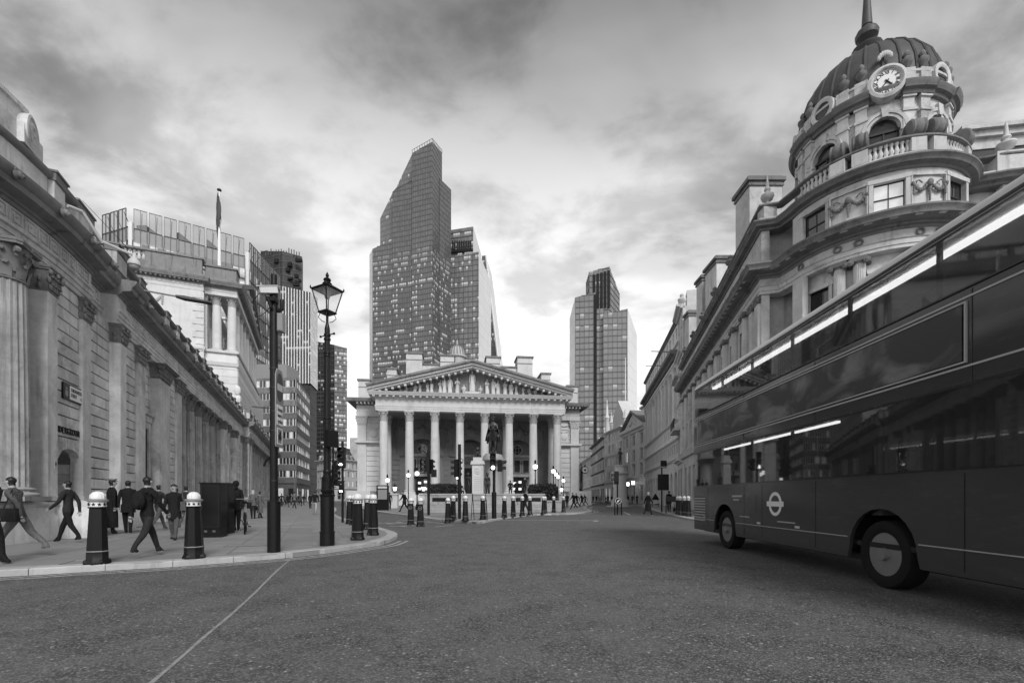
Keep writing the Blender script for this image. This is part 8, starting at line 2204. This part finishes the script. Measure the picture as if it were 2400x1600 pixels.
# --------------------------------------------------------------- bicycle, street clock, angled poles
def bicycle():
    p = gp(575, 1249, KZ); t = thing('hire_bicycle', (p.x, p.y, KZ), radians(118), 'dark hire bicycle parked on the bank pavement, seen from behind', 'bicycle')
    for x in (-.53, .53):
        w = B(); w.xf = Matrix.Translation((x, 0, .33)) @ Matrix.Rotation(pi / 2, 4, 'X')
        for k in range(28):
            pass
        ring = [(cos(2 * pi * k / 28) * .31, sin(2 * pi * k / 28) * .31, 0) for k in range(29)]; w.tube(ring, .024, 7, False); ty = w.obj('wheel', 'rubber', t)
        r = B(); r.xf = w.xf; r.tube([(q[0] * .92, q[1] * .92, 0) for q in ring], .014, 5, False)
        for k in range(5): a = 2 * pi * k / 5; r.tube([(.02 * cos(a), .02 * sin(a), 0), (.28 * cos(a), .28 * sin(a), 0)], [.028, .016], 5)
        r.lathe([(0, -.05), (.04, -.05), (.04, .05), (0, .05)], 10); r.obj('rim', 'iron_dull', ty)
        m = B(); m.tube([(x + .36 * cos(a), 0, .33 + .36 * sin(a)) for a in [radians(10 + 15 * k) for k in range(11)]], .035, 5); m.obj('mudguard', 'iron', t)
    f = B(); f.tube([(.42, 0, .95), (.46, 0, .75), (.53, 0, .33)], .025, 7); f.tube([(.44, 0, .78), (.15, 0, .38), (-.08, 0, .32)], .04, 7); f.tube([(-.08, 0, .32), (-.2, 0, .85)], .028, 7); f.tube([(-.08, 0, .32), (-.53, 0, .33)], .02, 6); f.tube([(-.17, 0, .7), (-.53, 0, .33)], .018, 6); f.obj('frame', 'grey_paint', t)
    B().tube([(-.2, 0, .85), (-.23, 0, .98)], .018, 6).obj('seat_post', 'alloy', t)
    s = B(); s.blob((-.25, 0, 1.0), (.14, .09, .045), 10, 6); s.blob((-.12, 0, .99), (.1, .04, .03), 8, 5); s.obj('saddle', 'rubber', t)
    h = B(); h.tube([(.42, 0, .95), (.40, 0, 1.08)], .02, 6); h.tube([(.28, -.3, 1.1), (.40, -.18, 1.1), (.42, 0, 1.09), (.40, .18, 1.1), (.28, .3, 1.1)], .014, 6); h.obj('handlebar', 'alloy', t)
    for y in (-.3, .3): B().tube([(.34, y * .93, 1.1), (.22, y * 1.02, 1.1)], .02, 7).obj('grip', 'rubber', t)
    b = B(); b.box(.52, .78, -.16, .16, .78, .82); b.box(.76, .78, -.16, .16, .82, 1.0); b.box(.52, .78, -.17, -.15, .82, 1.0); b.box(.52, .78, .15, .17, .82, 1.0); b.obj('front_carrier', 'iron', t)
    B().box(-.62, -.48, -.03, .03, .62, .72).obj('rear_lamp', 'grey_paint', t); B().tube([(-.08, .06, .32), (-.12, .2, .02)], .012, 5).obj('kickstand', 'alloy', t)
    c = B(); c.tube([(-.08, -.06, .32), (.06, -.09, .22)], .012, 5); c.tube([(-.08, .06, .32), (-.2, .09, .42)], .012, 5); c.box(.03, .11, -.16, -.08, .2, .23); c.box(-.24, -.16, .08, .16, .41, .44); c.obj('pedals', 'iron', t)
bicycle()
def street_clock():
    c = ap(1371, 1101, 118); t = thing('street_clock', (c.x, 118, 0), 0, 'round bracket clock hanging over the right street', 'clock'); z = c.z
    b = B(); b.xf = Matrix.Translation((0, 0, z)) @ Matrix.Rotation(pi / 2, 4, 'X'); b.lathe([(0, -.2), (.85, -.2), (.9, 0), (.85, .2), (.72, .22), (.7, .18), (0, .18)], 24); b.obj('case', 'iron', t)
    b = B(); b.xf = Matrix.Translation((0, -.19, z)) @ Matrix.Rotation(pi / 2, 4, 'X'); b.lathe([(.68, 0), (.68, .02), (.34, .02), (.34, 0)], 24); b.obj('dial', 'offwhite', t)
    for k in range(12): b = B(Matrix.Translation((0, -.22, z)) @ Matrix.Rotation(2 * pi * k / 12, 4, 'Y')); b.box(-.04, .04, -.01, .0, .42, .64); b.obj('hour_mark', 'iron', t)
    B().tube([(-.9, 0, z), (-2.6, 0, z)], .07, 6).obj('bracket', 'iron', t); B().tube([(-2.6, 0, 0), (-2.6, 0, z + .6)], .12, 8).obj('post', 'iron', t)
    b = B(); b.lathe([(.3, 0), (.2, .2), (.05, .5), (0, .8)], 10, 0, 0, z + .9); b.obj('crown', 'iron', t)
street_clock()
for (x0, y0, x1, y1, Y, lb) in ((1528, 823, 1577, 826, 62, 'upper thin flagpole projecting from the colonnade block'), (1515, 857, 1558, 857, 72, 'lower thin flagpole projecting from the colonnade block')):
    a, b_ = ap(x0, y0, Y), ap(x1, y1, Y); t = thing('wall_flagpole', (b_.x, Y, b_.z), 0, lb, 'flagpole', 'bare flagpoles on the right street')
    B().tube([(a.x - b_.x, 0, a.z - b_.z), (1.2, 0, .05)], [.05, .09], 6).obj('pole', 'grey_paint', t); B().blob((a.x - b_.x, 0, a.z - b_.z), .09, 6, 5).obj('finial', 'grey_paint', t)
p = ap(1466, 840, 300); t = thing('roof_flagpole', (p.x, 118, 0), 0, 'white flagpole standing before the grey gridded tower', 'flagpole'); z0, z1 = ap(1466, 985, 118).z, ap(1466, 840, 118).z; t.location.x = ap(1466, 840, 118).x
B().tube([(0, 0, z0 - 3), (0, 0, z1)], [.14, .08], 8).obj('pole', 'white_paint', t); B().blob((0, 0, z1), .16, 8, 5).obj('finial', 'white_paint', t)
# wall lanterns and brackets on the right street fronts
for px, py, Y, lb in ((1471, 1134, 96, 'lit box lantern on the pedimented front, the left one'), (1484, 1131, 93, 'lit box lantern on the pedimented front, the right one')):
    c = ap(px, py, Y); t = thing('wall_lantern', (c.x, c.y, c.z), 0, lb, 'lantern', 'lit lanterns on the pedimented front')
    B().box(-.25, .25, -.25, .25, -.35, .35).obj('glass_box', 'lamp_globe', t); B().box(-.3, .3, -.3, .3, .35, .5).box(-.3, .3, -.3, .3, -.45, -.35).obj('frame', 'iron', t); B().tube([(0, 0, .4), (1.6, 0, .5)], .05, 5).obj('bracket', 'iron', t)
